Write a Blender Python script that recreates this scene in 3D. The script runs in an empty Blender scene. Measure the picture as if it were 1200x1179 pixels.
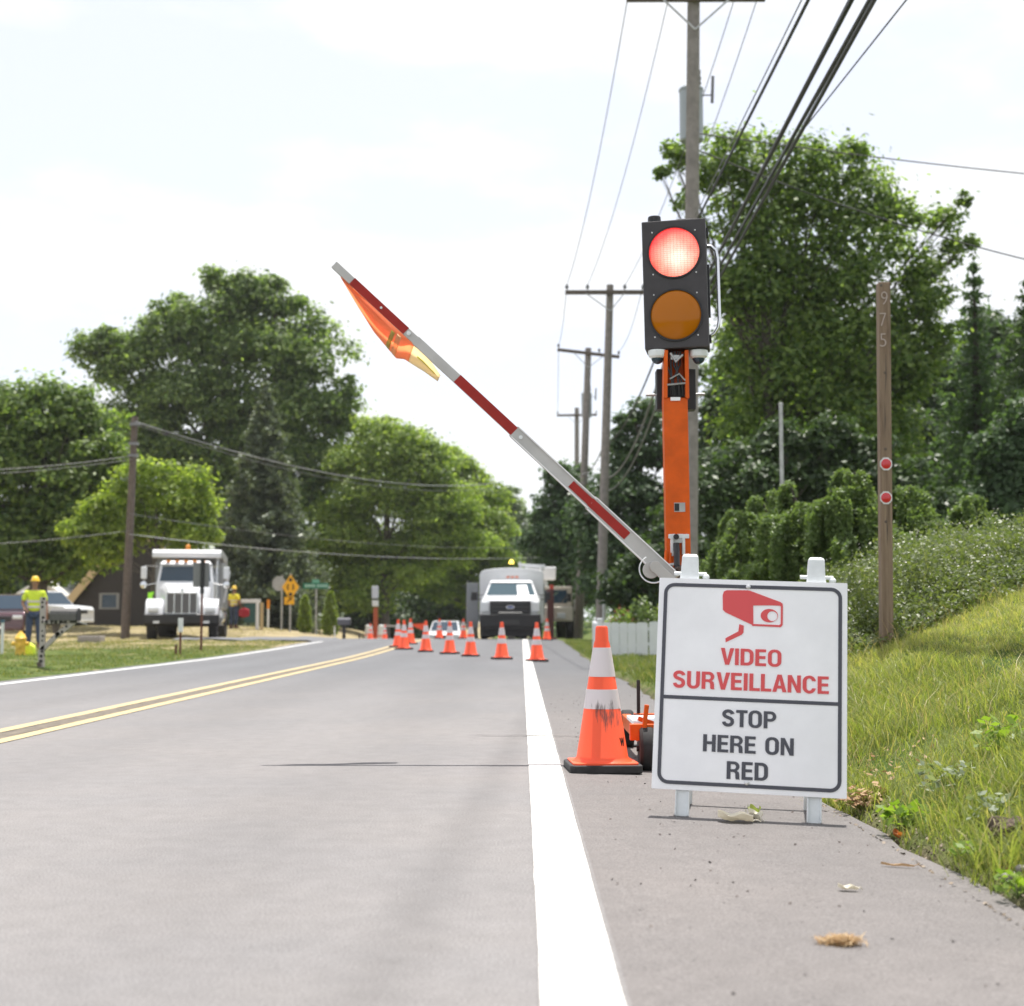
import bpy, bmesh, math, random
import numpy as np
from mathutils import Vector, Matrix

# ------------------------------------------------------------------ camera, sky, sun, exposure
SC = bpy.context.scene
COL = SC.collection
RND = random.Random(11)
RNG = np.random.default_rng(11)
rad = math.radians

CAM_Z, F_PX, PITCH, YAW = 0.73, 1667.0, rad(4.75), rad(0.378)
cam = bpy.data.cameras.new("camera")
cam.lens = 50.0
cam.sensor_width = 36.0
cam.clip_start, cam.clip_end = 0.1, 2000.0
cam.dof.use_dof = True
cam.dof.focus_distance = 6.6
cam.dof.aperture_fstop = 3.3
cam_o = bpy.data.objects.new("camera", cam)
COL.objects.link(cam_o)
cam_o.location = (0, 0, CAM_Z)
cam_o.rotation_euler = (rad(90) + PITCH, 0, YAW)
SC.camera = cam_o

SUN_DIR = Vector((0.085, 0.26, 1.0)).normalized()
SUN_EL = math.asin(SUN_DIR.z)
SUN_AZ = math.atan2(SUN_DIR.x, SUN_DIR.y)
W = bpy.data.worlds.new("World")
SC.world = W
W.use_nodes = True
wn, wl = W.node_tree.nodes, W.node_tree.links
wn.clear()
w_out = wn.new("ShaderNodeOutputWorld")
w_mix = wn.new("ShaderNodeMixShader")
w_sky = wn.new("ShaderNodeTexSky")
w_sky.sky_type = 'NISHITA'
w_sky.sun_disc = False
w_sky.sun_elevation = SUN_EL
w_sky.sun_rotation = SUN_AZ
w_sky.dust_density = 2.0
w_b1 = wn.new("ShaderNodeBackground")
w_b1.inputs[1].default_value = 0.13
w_b2 = wn.new("ShaderNodeBackground")
w_b2.inputs[0].default_value = (0.965, 0.985, 1.02, 1)
w_b2.inputs[1].default_value = 0.64
w_tc = wn.new("ShaderNodeTexCoord")
w_map = wn.new("ShaderNodeMapping")
w_map.inputs['Scale'].default_value = (1.0, 1.0, 2.6)
w_map.inputs['Location'].default_value = (0.35, 0.2, 0.1)
w_n = wn.new("ShaderNodeTexNoise")
w_n.inputs['Scale'].default_value = 3.4
w_n.inputs['Detail'].default_value = 7.0
w_n.inputs['Roughness'].default_value = 0.52
w_r = wn.new("ShaderNodeMapRange")
w_r.inputs['From Min'].default_value = 0.43
w_r.inputs['From Max'].default_value = 0.55
w_r.inputs['To Min'].default_value = 0.70
w_r.inputs['To Max'].default_value = 1.0
w_r.interpolation_type = 'SMOOTHSTEP'
wl.new(w_tc.outputs['Generated'], w_map.inputs[0])
wl.new(w_map.outputs[0], w_n.inputs['Vector'])
wl.new(w_n.outputs['Fac'], w_r.inputs['Value'])
w_tint = wn.new("ShaderNodeMix")
w_tint.data_type = 'RGBA'
w_tint.blend_type = 'MULTIPLY'
w_tint.inputs[0].default_value = 1.0
w_tint.inputs[7].default_value = (1.0, 0.93, 1.0, 1)
wl.new(w_sky.outputs[0], w_tint.inputs[6])
wl.new(w_tint.outputs[2], w_b1.inputs[0])
wl.new(w_r.outputs[0], w_mix.inputs[0])
wl.new(w_b1.outputs[0], w_mix.inputs[1])
wl.new(w_b2.outputs[0], w_mix.inputs[2])
wl.new(w_mix.outputs[0], w_out.inputs[0])

sun = bpy.data.lights.new("sun", 'SUN')
sun.energy = 4.3
sun.angle = rad(0.53)
sun.color = (1.0, 0.955, 0.89)
sun_o = bpy.data.objects.new("sun", sun)
COL.objects.link(sun_o)
sun_o.rotation_euler = SUN_DIR.to_track_quat('Z', 'Y').to_euler()

vs = SC.view_settings
vs.view_transform = 'Standard'
vs.look = 'None'
vs.gamma = 1.0
vs.use_curve_mapping = False
vs.exposure = 0.80
SC.cycles.use_denoising = True
SC.cycles.max_bounces = 6
SC.cycles.diffuse_bounces = 4
SC.cycles.glossy_bounces = 3
SC.cycles.transmission_bounces = 4
SC.cycles.transparent_max_bounces = 6
SC.cycles.sample_clamp_indirect = 6.0
SC.cycles.volume_bounces = 1

# ------------------------------------------------------------------ projection helper (photo pixel + distance -> point)
_cR = cam_o.rotation_euler.to_matrix()

def at(px, py, d):
    """the world point seen at pixel px, py of the photograph, d metres ahead along +Y"""
    r = _cR @ Vector((px - 600.0, 589.5 - py, -F_PX))
    t = d / r.y
    return Vector((r.x * t, d, CAM_Z + r.z * t))

# ------------------------------------------------------------------ materials
def mat(name, col, rough=0.6, metal=0.0, noise=None, bump=None, coat=0.0, spec=0.5, col2=None, alpha=None, trans=0.0):
    """noise=(scale, amount) varies the colour; bump=(scale, strength)"""
    m = bpy.data.materials.new(name)
    m.use_nodes = True
    n, l = m.node_tree.nodes, m.node_tree.links
    p = n['Principled BSDF']
    p.inputs['Base Color'].default_value = (*col, 1)
    p.inputs['Roughness'].default_value = rough
    p.inputs['Metallic'].default_value = metal
    p.inputs['Coat Weight'].default_value = coat
    p.inputs['Specular IOR Level'].default_value = spec
    p.inputs['Transmission Weight'].default_value = trans
    tc = n.new("ShaderNodeTexCoord")
    if noise:
        t = n.new("ShaderNodeTexNoise")
        t.inputs['Scale'].default_value = noise[0]
        t.inputs['Detail'].default_value = 5
        t.inputs['Roughness'].default_value = 0.62
        l.new(tc.outputs['Object'], t.inputs['Vector'])
        r = n.new("ShaderNodeMapRange")
        r.inputs['From Min'].default_value = 0.3
        r.inputs['From Max'].default_value = 0.7
        l.new(t.outputs['Fac'], r.inputs['Value'])
        x = n.new("ShaderNodeMix")
        x.data_type = 'RGBA'
        a = noise[1]
        x.inputs[6].default_value = (*[c * (1 - a) for c in col], 1)
        x.inputs[7].default_value = (*(col2 if col2 else [min(1, c * (1 + a)) for c in col]), 1)
        l.new(r.outputs[0], x.inputs[0])
        l.new(x.outputs[2], p.inputs['Base Color'])
    if bump:
        t2 = n.new("ShaderNodeTexNoise")
        t2.inputs['Scale'].default_value = bump[0]
        t2.inputs['Detail'].default_value = 4
        l.new(tc.outputs['Object'], t2.inputs['Vector'])
        b = n.new("ShaderNodeBump")
        b.inputs['Strength'].default_value = bump[1]
        b.inputs['Distance'].default_value = 0.02
        l.new(t2.outputs['Fac'], b.inputs['Height'])
        l.new(b.outputs[0], p.inputs['Normal'])
    return m

def leaf_mat(name, c1, c2, trans=0.4, c3=None, rough=0.45, spec=0.38, tint=(1.5, 1.6, 0.7), sheer=0.0):
    """two-sided leaf: each leaf its own tint between c1 and c2, part of the light comes through"""
    m = bpy.data.materials.new(name)
    m.use_nodes = True
    n, l = m.node_tree.nodes, m.node_tree.links
    p = n['Principled BSDF']
    p.inputs['Roughness'].default_value = rough
    p.inputs['Specular IOR Level'].default_value = spec
    g = n.new("ShaderNodeNewGeometry")
    cr = n.new("ShaderNodeValToRGB")
    cr.color_ramp.elements[0].color = (*c1, 1)
    cr.color_ramp.elements[1].color = (*c2, 1)
    if c3:
        cr.color_ramp.elements[1].position = 0.8
        e = cr.color_ramp.elements.new(1.0)
        e.color = (*c3, 1)
    l.new(g.outputs['Random Per Island'], cr.inputs[0])
    l.new(cr.outputs[0], p.inputs['Base Color'])
    t = n.new("ShaderNodeBsdfTranslucent")
    br = n.new("ShaderNodeMix")
    br.data_type = 'RGBA'
    br.blend_type = 'MULTIPLY'
    br.inputs[0].default_value = 1.0
    br.inputs[7].default_value = (*tint, 1)
    l.new(cr.outputs[0], br.inputs[6])
    l.new(br.outputs[2], t.inputs[0])
    x = n.new("ShaderNodeMixShader")
    x.inputs[0].default_value = trans
    l.new(p.outputs[0], x.inputs[1])
    l.new(t.outputs[0], x.inputs[2])
    if sheer:
        # open weave: part of what is behind shows through
        tr = n.new("ShaderNodeBsdfTransparent")
        y = n.new("ShaderNodeMixShader")
        y.inputs[0].default_value = sheer
        l.new(x.outputs[0], y.inputs[1])
        l.new(tr.outputs[0], y.inputs[2])
        x = y
    l.new(x.outputs[0], n['Material Output'].inputs[0])
    return m

# ------------------------------------------------------------------ mesh helpers
class MB:
    """collects shapes and links them as ONE mesh object"""
    def __init__(s):
        s.v, s.f = [], []

    def add(s, vs, fs):
        o = len(s.v)
        s.v += [tuple(p) for p in vs]
        s.f += [tuple(i + o for i in q) for q in fs]
        return s

    def box(s, c, d, rot=None, top=None):
        hx, hy, hz = d[0] / 2, d[1] / 2, d[2] / 2
        tx, ty = top if top else (1, 1)
        vs = [Vector((x * hx * (tx if z > 0 else 1), y * hy * (ty if z > 0 else 1), z * hz))
              for z in (-1, 1) for y in (-1, 1) for x in (-1, 1)]
        if rot is not None:
            vs = [rot @ v for v in vs]
        c = Vector(c)
        return s.add([v + c for v in vs], [(0, 2, 3, 1), (4, 5, 7, 6), (0, 1, 5, 4), (2, 6, 7, 3), (0, 4, 6, 2), (1, 3, 7, 5)])

    def bar(s, p0, p1, w, h, up=(0, 0, 1)):
        """box beam from p0 to p1, w wide, h high"""
        p0, p1 = Vector(p0), Vector(p1)
        d = (p1 - p0).normalized()
        x = d.cross(Vector(up))
        x = x.normalized() if x.length > 1e-5 else Vector((1, 0, 0))
        z = x.cross(d).normalized()
        M = Matrix((x, d, z)).transposed()
        return s.box((p0 + p1) / 2, (w, (p1 - p0).length, h), M)

    def tube(s, pts, r, n=8, cap=True):
        pts = [Vector(p) for p in pts]
        rs = r if isinstance(r, (list, tuple)) else [r] * len(pts)
        o = len(s.v)
        ref = None
        for i, p in enumerate(pts):
            a = pts[max(0, i - 1)]
            b = pts[min(len(pts) - 1, i + 1)]
            t = (b - a).normalized()
            if ref is None:
                ref = t.orthogonal().normalized()
            ref = (ref - t * ref.dot(t))
            ref = ref.normalized() if ref.length > 1e-6 else t.orthogonal().normalized()
            q = t.cross(ref)
            for k in range(n):
                th = 2 * math.pi * k / n
                s.v.append(tuple(p + (ref * math.cos(th) + q * math.sin(th)) * rs[i]))
        for i in range(len(pts) - 1):
            for k in range(n):
                k2 = (k + 1) % n
                s.f.append((o + i * n + k, o + i * n + k2, o + (i + 1) * n + k2, o + (i + 1) * n + k))
        if cap:
            s.f.append(tuple(o + k for k in reversed(range(n))))
            e = o + (len(pts) - 1) * n
            s.f.append(tuple(e + k for k in range(n)))
        return s

    def cyl(s, p0, p1, r0, r1=None, n=16):
        return s.tube([p0, p1], [r0, r0 if r1 is None else r1], n)

    def lathe(s, prof, c=(0, 0, 0), n=24, rot=None):
        """prof: list of (r, z); open ends are capped"""
        o = len(s.v)
        c = Vector(c)
        for r, z in prof:
            for k in range(n):
                th = 2 * math.pi * k / n
                p = Vector((r * math.cos(th), r * math.sin(th), z))
                s.v.append(tuple((rot @ p if rot is not None else p) + c))
        for i in range(len(prof) - 1):
            for k in range(n):
                k2 = (k + 1) % n
                s.f.append((o + i * n + k, o + i * n + k2, o + (i + 1) * n + k2, o + (i + 1) * n + k))
        if prof[0][0] > 1e-5:
            s.f.append(tuple(o + k for k in reversed(range(n))))
        if prof[-1][0] > 1e-5:
            e = o + (len(prof) - 1) * n
            s.f.append(tuple(e + k for k in range(n)))
        return s

    def prism(s, poly, a, b, axis='y'):
        """polygon extruded from a to b along axis; polygon in the two other axes"""
        def P(u, v, w):
            return {'y': (u, w, v), 'x': (w, u, v), 'z': (u, v, w)}[axis]
        n = len(poly)
        vs = [P(u, v, a) for u, v in poly] + [P(u, v, b) for u, v in poly]
        fs = [tuple(range(n)), tuple(range(2 * n - 1, n - 1, -1))]
        fs += [(i, i + n, (i + 1) % n + n, (i + 1) % n) for i in range(n)]
        return s.add(vs, fs)

    def ring(s, outer, inner, a, b, axis='y'):
        """closed frame between two outlines of the same point count"""
        def P(u, v, w):
            return {'y': (u, w, v), 'x': (w, u, v), 'z': (u, v, w)}[axis]
        n = len(outer)
        vs = [P(u, v, w) for w in (a, b) for pl in (outer, inner) for u, v in pl]
        fs = []
        for i in range(n):
            j = (i + 1) % n
            fs += [(i, j, n + j, n + i), (2 * n + i, 3 * n + i, 3 * n + j, 2 * n + j),
                   (i, 2 * n + i, 2 * n + j, j), (n + i, n + j, 3 * n + j, 3 * n + i)]
        return s.add(vs, fs)

    def ball(s, c, r, nu=14, nv=9):
        rx, ry, rz = (r, r, r) if not isinstance(r, (tuple, list)) else r
        o = len(s.v)
        for i in range(nv + 1):
            ph = math.pi * i / nv
            for k in range(nu):
                th = 2 * math.pi * k / nu
                s.v.append((c[0] + rx * math.sin(ph) * math.cos(th), c[1] + ry * math.sin(ph) * math.sin(th), c[2] + rz * math.cos(ph)))
        for i in range(nv):
            for k in range(nu):
                k2 = (k + 1) % nu
                s.f.append((o + i * nu + k, o + (i + 1) * nu + k, o + (i + 1) * nu + k2, o + i * nu + k2))
        return s

    def loft(s, secs, cap=True):
        o = len(s.v)
        n = len(secs[0])
        for q in secs:
            s.v += [tuple(p) for p in q]
        for i in range(len(secs) - 1):
            for k in range(n):
                k2 = (k + 1) % n
                s.f.append((o + i * n + k, o + i * n + k2, o + (i + 1) * n + k2, o + (i + 1) * n + k))
        if cap:
            s.f.append(tuple(o + k for k in reversed(range(n))))
            s.f.append(tuple(o + (len(secs) - 1) * n + k for k in range(n)))
        return s

    def panel(s, q, l=0.06, r=0.06, b=0.08, t=0.08, off=0.006, th=0.02):
        """pane lying on quad q = (bottom left, bottom right, top right, top left), inset by fractions"""
        q = [Vector(p) for p in q]
        def B(u, v):
            return (q[0] * (1 - u) + q[1] * u) * (1 - v) + (q[3] * (1 - u) + q[2] * u) * v
        p = [B(l, b), B(1 - r, b), B(1 - r, 1 - t), B(l, 1 - t)]
        n = (q[1] - q[0]).cross(q[3] - q[0]).normalized()
        vs = [v + n * off for v in p] + [v - n * th for v in p]
        return s.add(vs, [(0, 1, 2, 3), (7, 6, 5, 4), (0, 4, 5, 1), (1, 5, 6, 2), (2, 6, 7, 3), (3, 7, 4, 0)])

    def xf(s, M):
        s.v = [tuple(M @ Vector(p)) for p in s.v]
        return s

    def build(s, name, m, parent=None, bevel=0.0, smooth=None, seg=2):
        me = bpy.data.meshes.new(name)
        me.from_pydata(s.v, [], s.f)
        bm = bmesh.new()
        bm.from_mesh(me)
        bmesh.ops.remove_doubles(bm, verts=bm.verts, dist=1e-6)
        bmesh.ops.recalc_face_normals(bm, faces=bm.faces)
        bm.to_mesh(me)
        bm.free()
        if smooth is not None:
            me.polygons.foreach_set('use_smooth', [True] * len(me.polygons))
            me.set_sharp_from_angle(angle=rad(smooth))
        me.materials.append(m)
        o = bpy.data.objects.new(name, me)
        COL.objects.link(o)
        if parent is not None:
            o.parent = parent
        if bevel:
            b = o.modifiers.new('bevel', 'BEVEL')
            b.width = bevel
            b.segments = seg
            b.limit_method = 'ANGLE'
            b.angle_limit = rad(40)
            b.harden_normals = False
        return o

def quads_mesh(name, V, m, parent=None, tris=None):
    """V: (n, k, 3) separate leaves; k = 4 quads, or blades of 5 points with tris"""
    n, k, _ = V.shape
    me = bpy.data.meshes.new(name)
    me.vertices.add(n * k)
    me.vertices.foreach_set('co', np.ascontiguousarray(V, dtype=np.float32).ravel())
    if tris is None:
        idx = np.arange(n * k, dtype=np.int32)
        nf, fl = n, k
    else:
        t = np.array(tris, dtype=np.int32)
        idx = (np.arange(n, dtype=np.int32)[:, None, None] * k + t[None]).ravel()
        nf, fl = n * len(t), 3
    me.loops.add(len(idx))
    me.loops.foreach_set('vertex_index', idx)
    me.polygons.add(nf)
    me.polygons.foreach_set('loop_start', np.arange(nf, dtype=np.int32) * fl)
    me.update(calc_edges=True)
    me.materials.append(m)
    o = bpy.data.objects.new(name, me)
    COL.objects.link(o)
    if parent is not None:
        o.parent = parent
    return o

def empty(name, loc, rz=0.0):
    o = bpy.data.objects.new(name, None)
    COL.objects.link(o)
    o.location = loc
    o.rotation_euler = (0, 0, rz)
    o.empty_display_size = 0.2
    return o

def tag(o, label=None, cat=None, group=None, kind=None):
    if label:
        o['label'] = label
    if cat:
        o['category'] = cat
    if group:
        o['group'] = group
    if kind:
        o['kind'] = kind
    return o

def thing(name, label, cat, loc, rz=0.0, group=None):
    return tag(empty(name, loc, rz), label, cat, group)

def copy_tree(o, parent=None):
    c = o.copy()
    COL.objects.link(c)
    if parent is not None:
        c.parent = parent
    for ch in list(o.children):
        copy_tree(ch, c)
    return c

def text_mesh(txt, w, h, bold=0.03, depth=0.002):
    """flat lettering centred on the origin in the XZ plane, facing -Y, scaled to w x h metres; returns (verts, faces)"""
    cu = bpy.data.curves.new('lettering', 'FONT')
    cu.body = txt
    cu.offset = bold
    cu.extrude = 0.01
    cu.resolution_u = 6
    cu.align_x = 'CENTER'
    o = bpy.data.objects.new('lettering', cu)
    COL.objects.link(o)
    dg = bpy.context.evaluated_depsgraph_get()
    me = bpy.data.meshes.new_from_object(o.evaluated_get(dg))
    vs = np.array([v.co[:] for v in me.vertices])
    fs = [tuple(p.vertices) for p in me.polygons]
    bpy.data.objects.remove(o)
    bpy.data.curves.remove(cu)
    bpy.data.meshes.remove(me)
    lo, hi = vs.min(0), vs.max(0)
    c = (lo + hi) / 2
    s = (hi - lo)
    x = (vs[:, 0] - c[0]) / s[0] * w
    z = (vs[:, 1] - c[1]) / s[1] * h
    y = -(vs[:, 2] - c[2]) / s[2] * depth
    return np.stack([x, y, z], 1), fs

def S(x, a, b):
    t = np.clip((np.asarray(x, float) - a) / (b - a), 0, 1)
    return t * t * (3 - 2 * t)

# --- condensed sign lettering drawn as outlines (unit height)
def _arc(cx, cy, rx, ry, a0, a1, n=10):
    return [(cx + rx * math.cos(rad(a0 + (a1 - a0) * i / n)), cy + ry * math.sin(rad(a0 + (a1 - a0) * i / n))) for i in range(n + 1)]

def _oval(x0, x1, y0, y1, r):
    return _arc(x1 - r, y1 - r * 1.05, r, r * 1.05, 0, 90) + _arc(x0 + r, y1 - r * 1.05, r, r * 1.05, 90, 180) + _arc(x0 + r, y0 + r * 1.05, r, r * 1.05, 180, 270) + _arc(x1 - r, y0 + r * 1.05, r, r * 1.05, 270, 360)

def _stroke(path, w):
    a, b = [], []
    for i, p in enumerate(path):
        q0, q1 = path[max(0, i - 1)], path[min(len(path) - 1, i + 1)]
        dx, dy = q1[0] - q0[0], q1[1] - q0[1]
        k = math.hypot(dx, dy)
        a.append((p[0] - dy / k * w / 2, p[1] + dx / k * w / 2))
        b.append((p[0] + dy / k * w / 2, p[1] - dx / k * w / 2))
    return a + b[::-1]

def glyph(c):
    """(width, outlines) of one capital"""
    s, t = 0.195, 0.165
    if c == 'I': return s, [[(0, 0), (s, 0), (s, 1), (0, 1)]]
    if c == 'L': return 0.52, [[(0, 0), (0.52, 0), (0.52, t), (s, t), (s, 1), (0, 1)]]
    if c == 'T': return 0.58, [[(0.29 - s / 2, 0), (0.29 + s / 2, 0), (0.29 + s / 2, 1 - t), (0.58, 1 - t), (0.58, 1), (0, 1), (0, 1 - t), (0.29 - s / 2, 1 - t)]]
    if c == 'E': return 0.55, [[(0, 0), (0.55, 0), (0.55, t), (s, t), (s, 0.43), (0.51, 0.43), (0.51, 0.43 + t), (s, 0.43 + t), (s, 1 - t), (0.54, 1 - t), (0.54, 1), (0, 1)]]
    if c == 'H': return 0.64, [[(0, 0), (s, 0), (s, 0.43), (0.64 - s, 0.43), (0.64 - s, 0), (0.64, 0), (0.64, 1), (0.64 - s, 1), (0.64 - s, 0.60), (s, 0.60), (s, 1), (0, 1)]]
    if c == 'V': return 0.68, [[(0.235, 0), (0.445, 0), (0.68, 1), (0.475, 1), (0.34, 0.30), (0.205, 1), (0, 1)]]
    if c == 'N': return 0.65, [[(0, 0), (0.185, 0), (0.185, 0.64), (0.45, 0), (0.65, 0), (0.65, 1), (0.465, 1), (0.465, 0.38), (0.20, 1), (0, 1)]]
    if c == 'A': return 0.70, [[(0, 0), (0.20, 0), (0.245, 0.20), (0.455, 0.20), (0.50, 0), (0.70, 0), (0.455, 1), (0.245, 1)], [(0.28, 0.365), (0.42, 0.365), (0.35, 0.76)]]
    if c == 'O': return 0.68, [_oval(0, 0.68, -0.015, 1.015, 0.31), _oval(s, 0.68 - s, 0.145, 0.855, 0.135)]
    if c == 'D': return 0.66, [[(0, 0), (0.34, 0)] + _arc(0.34, 0.32, 0.32, 0.32, -90, 0) + _arc(0.34, 0.68, 0.32, 0.32, 0, 90) + [(0, 1)],
                               [(s, t), (0.32, t)] + _arc(0.32, 0.32, 0.145, 0.155, -90, 0) + _arc(0.32, 0.68, 0.145, 0.155, 0, 90) + [(s, 1 - t)]]
    if c == 'U': return 0.65, [[(0, 1)] + _arc(0.30, 0.29, 0.30, 0.305, 180, 270) + _arc(0.35, 0.29, 0.30, 0.305, 270, 360) + [(0.65, 1), (0.65 - s, 1)] + _arc(0.34, 0.29, 0.115, 0.14, 0, -90) + _arc(0.31, 0.29, 0.115, 0.14, 270, 180) + [(s, 1)]]
    if c == 'C': return 0.65, [_arc(0.335, 0.66, 0.315, 0.355, 8, 90) + _arc(0.335, 0.66, 0.335, 0.355, 90, 180) + _arc(0.335, 0.34, 0.335, 0.355, 180, 270) + _arc(0.335, 0.34, 0.315, 0.355, 270, 352)
                               + _arc(0.335, 0.34, 0.125, 0.195, 345, 270) + _arc(0.335, 0.34, 0.140, 0.195, 270, 180) + _arc(0.335, 0.66, 0.140, 0.195, 180, 90) + _arc(0.335, 0.66, 0.125, 0.195, 90, 15)]
    if c in 'PR':
        hole = [(s, 0.56), (0.34, 0.56)] + _arc(0.34, 0.70, 0.115, 0.14, -90, 90) + [(s, 0.84)]
        bowl = _arc(0.35, 0.70, 0.28, 0.30, -80, 90)
        if c == 'P':
            return 0.62, [[(0, 0), (s, 0), (s, 0.40), (0.36, 0.40)] + bowl + [(0, 1)], hole]
        return 0.65, [[(0, 0), (s, 0), (s, 0.41), (0.31, 0.41)] + _arc(0.31, 0.28, 0.12, 0.13, 90, 0, 5) + [(0.435, 0.10), (0.455, 0), (0.655, 0), (0.632, 0.06), (0.628, 0.28), (0.60, 0.40), (0.50, 0.475)] + _arc(0.35, 0.72, 0.28, 0.28, -45, 90) + [(0, 1)], hole]
    if c == 'S':
        p = _arc(0.31, 0.725, 0.215, 0.19, 5, 90, 7) + _arc(0.31, 0.725, 0.215, 0.19, 100, 180, 7) + [(0.115, 0.655), (0.17, 0.595), (0.30, 0.535), (0.45, 0.465), (0.51, 0.39), (0.52, 0.30)] + _arc(0.31, 0.285, 0.215, 0.20, 0, -90, 7) + _arc(0.31, 0.285, 0.215, 0.20, -100, -178, 7)
        return 0.62, [_stroke(p, 0.185)]
    return 0.30, []

def word_mesh(txt, w, h, depth=0.003):
    """capitals of the sign, centred, facing -Y, scaled to w x h"""
    cu = bpy.data.curves.new('lettering', 'CURVE')
    cu.dimensions = '2D'
    cu.fill_mode = 'BOTH'
    cu.extrude = 0.01
    x = 0.0
    for c in txt:
        wd, outs = glyph(c)
        for o in outs:
            sp = cu.splines.new('POLY')
            sp.points.add(len(o) - 1)
            for p, (u, v) in zip(sp.points, o):
                p.co = (x + u, v, 0, 1)
            sp.use_cyclic_u = True
        x += wd + (0.085 if c not in 'AVLT' else 0.05)
    o = bpy.data.objects.new('lettering', cu)
    COL.objects.link(o)
    dg = bpy.context.evaluated_depsgraph_get()
    me = bpy.data.meshes.new_from_object(o.evaluated_get(dg))
    vs = np.array([v.co[:] for v in me.vertices])
    fs = [tuple(p.vertices) for p in me.polygons]
    bpy.data.objects.remove(o)
    bpy.data.curves.remove(cu)
    bpy.data.meshes.remove(me)
    lo, hi = vs.min(0), vs.max(0)
    c, s = (lo + hi) / 2, hi - lo
    return np.stack([(vs[:, 0] - c[0]) / s[0] * w, -(vs[:, 2] - c[2]) / s[2] * depth, (vs[:, 1] - c[1]) / s[1] * h], 1), fs

# value noise, vectorised
_tab = RNG.random((256, 256))

def vnoise(x, y, sc):
    x, y = np.asarray(x, float) * sc + 91.3, np.asarray(y, float) * sc + 37.7
    xi, yi = np.floor(x).astype(int), np.floor(y).astype(int)
    fx, fy = x - xi, y - yi
    fx, fy = fx * fx * (3 - 2 * fx), fy * fy * (3 - 2 * fy)
    g = lambda a, b: _tab[a % 256, b % 256]
    return (g(xi, yi) * (1 - fx) + g(xi + 1, yi) * fx) * (1 - fy) + (g(xi, yi + 1) * (1 - fx) + g(xi + 1, yi + 1) * fx) * fy - 0.5

# ------------------------------------------------------------------ terrain
_ty = np.arange(-40, 420, 0.5)
_tz = np.interp(_ty, [-40, 29, 36, 43, 50, 56, 63, 78, 110, 420], [0, 0, 0.05, 0.12, 0.12, 0.05, -0.15, -0.78, -1.5, -1.5])
_tz = np.convolve(np.pad(_tz, 6, mode='edge'), np.ones(13) / 13, 'valid')

X_RIGHT, X_LEFT = 1.27, -6.32

def road_z(y):
    return np.interp(y, _ty, _tz)

def sheet_z(x, y):
    x = np.asarray(x, float)
    return road_z(y) - 0.028 * np.maximum(0, x - 0.2)

def ground_z(x, y):
    x, y = np.asarray(x, float), np.asarray(y, float)
    z = road_z(y) - 0.03 * S(x, 0.2, 1.4)
    z = z + 0.72 * S(-x, 5.9, 13) * S(y, 53, 66) + 0.8 * S(y, 63, 100) * S(-x, 7, 12)
    e = np.maximum(0, x - X_RIGHT - 0.03)
    near = 1 - S(y, 15, 25)
    prof = 0.42 * np.minimum(e, 2.3) + 0.24 * np.clip(e - 2.3, 0, 1.2) + 0.08 * np.maximum(0, np.minimum(e, 14) - 3.5)
    far = 1.5 * S(x, 4.0, 9.0)
    z = z + prof * near + far * (1 - near) + 0.6 * S(y, 63, 100) * S(x, 1.5, 4)
    off = np.maximum(S(-x, -X_LEFT, -X_LEFT + 1.5), S(x, X_RIGHT + 0.1, X_RIGHT + 1.2))
    z = z + off * (0.10 * vnoise(x, y, 0.6) + 0.07 * vnoise(x + 5, y, 1.9) + 0.03 * vnoise(x, y + 9, 4.5))
    sunk = S(x, X_LEFT - 0.12, X_LEFT + 0.0) * (1 - S(x, X_RIGHT + 0.0, X_RIGHT + 0.1))
    return z - 0.06 * sunk

def gz(x, y):
    return float(ground_z(x, y))
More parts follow.
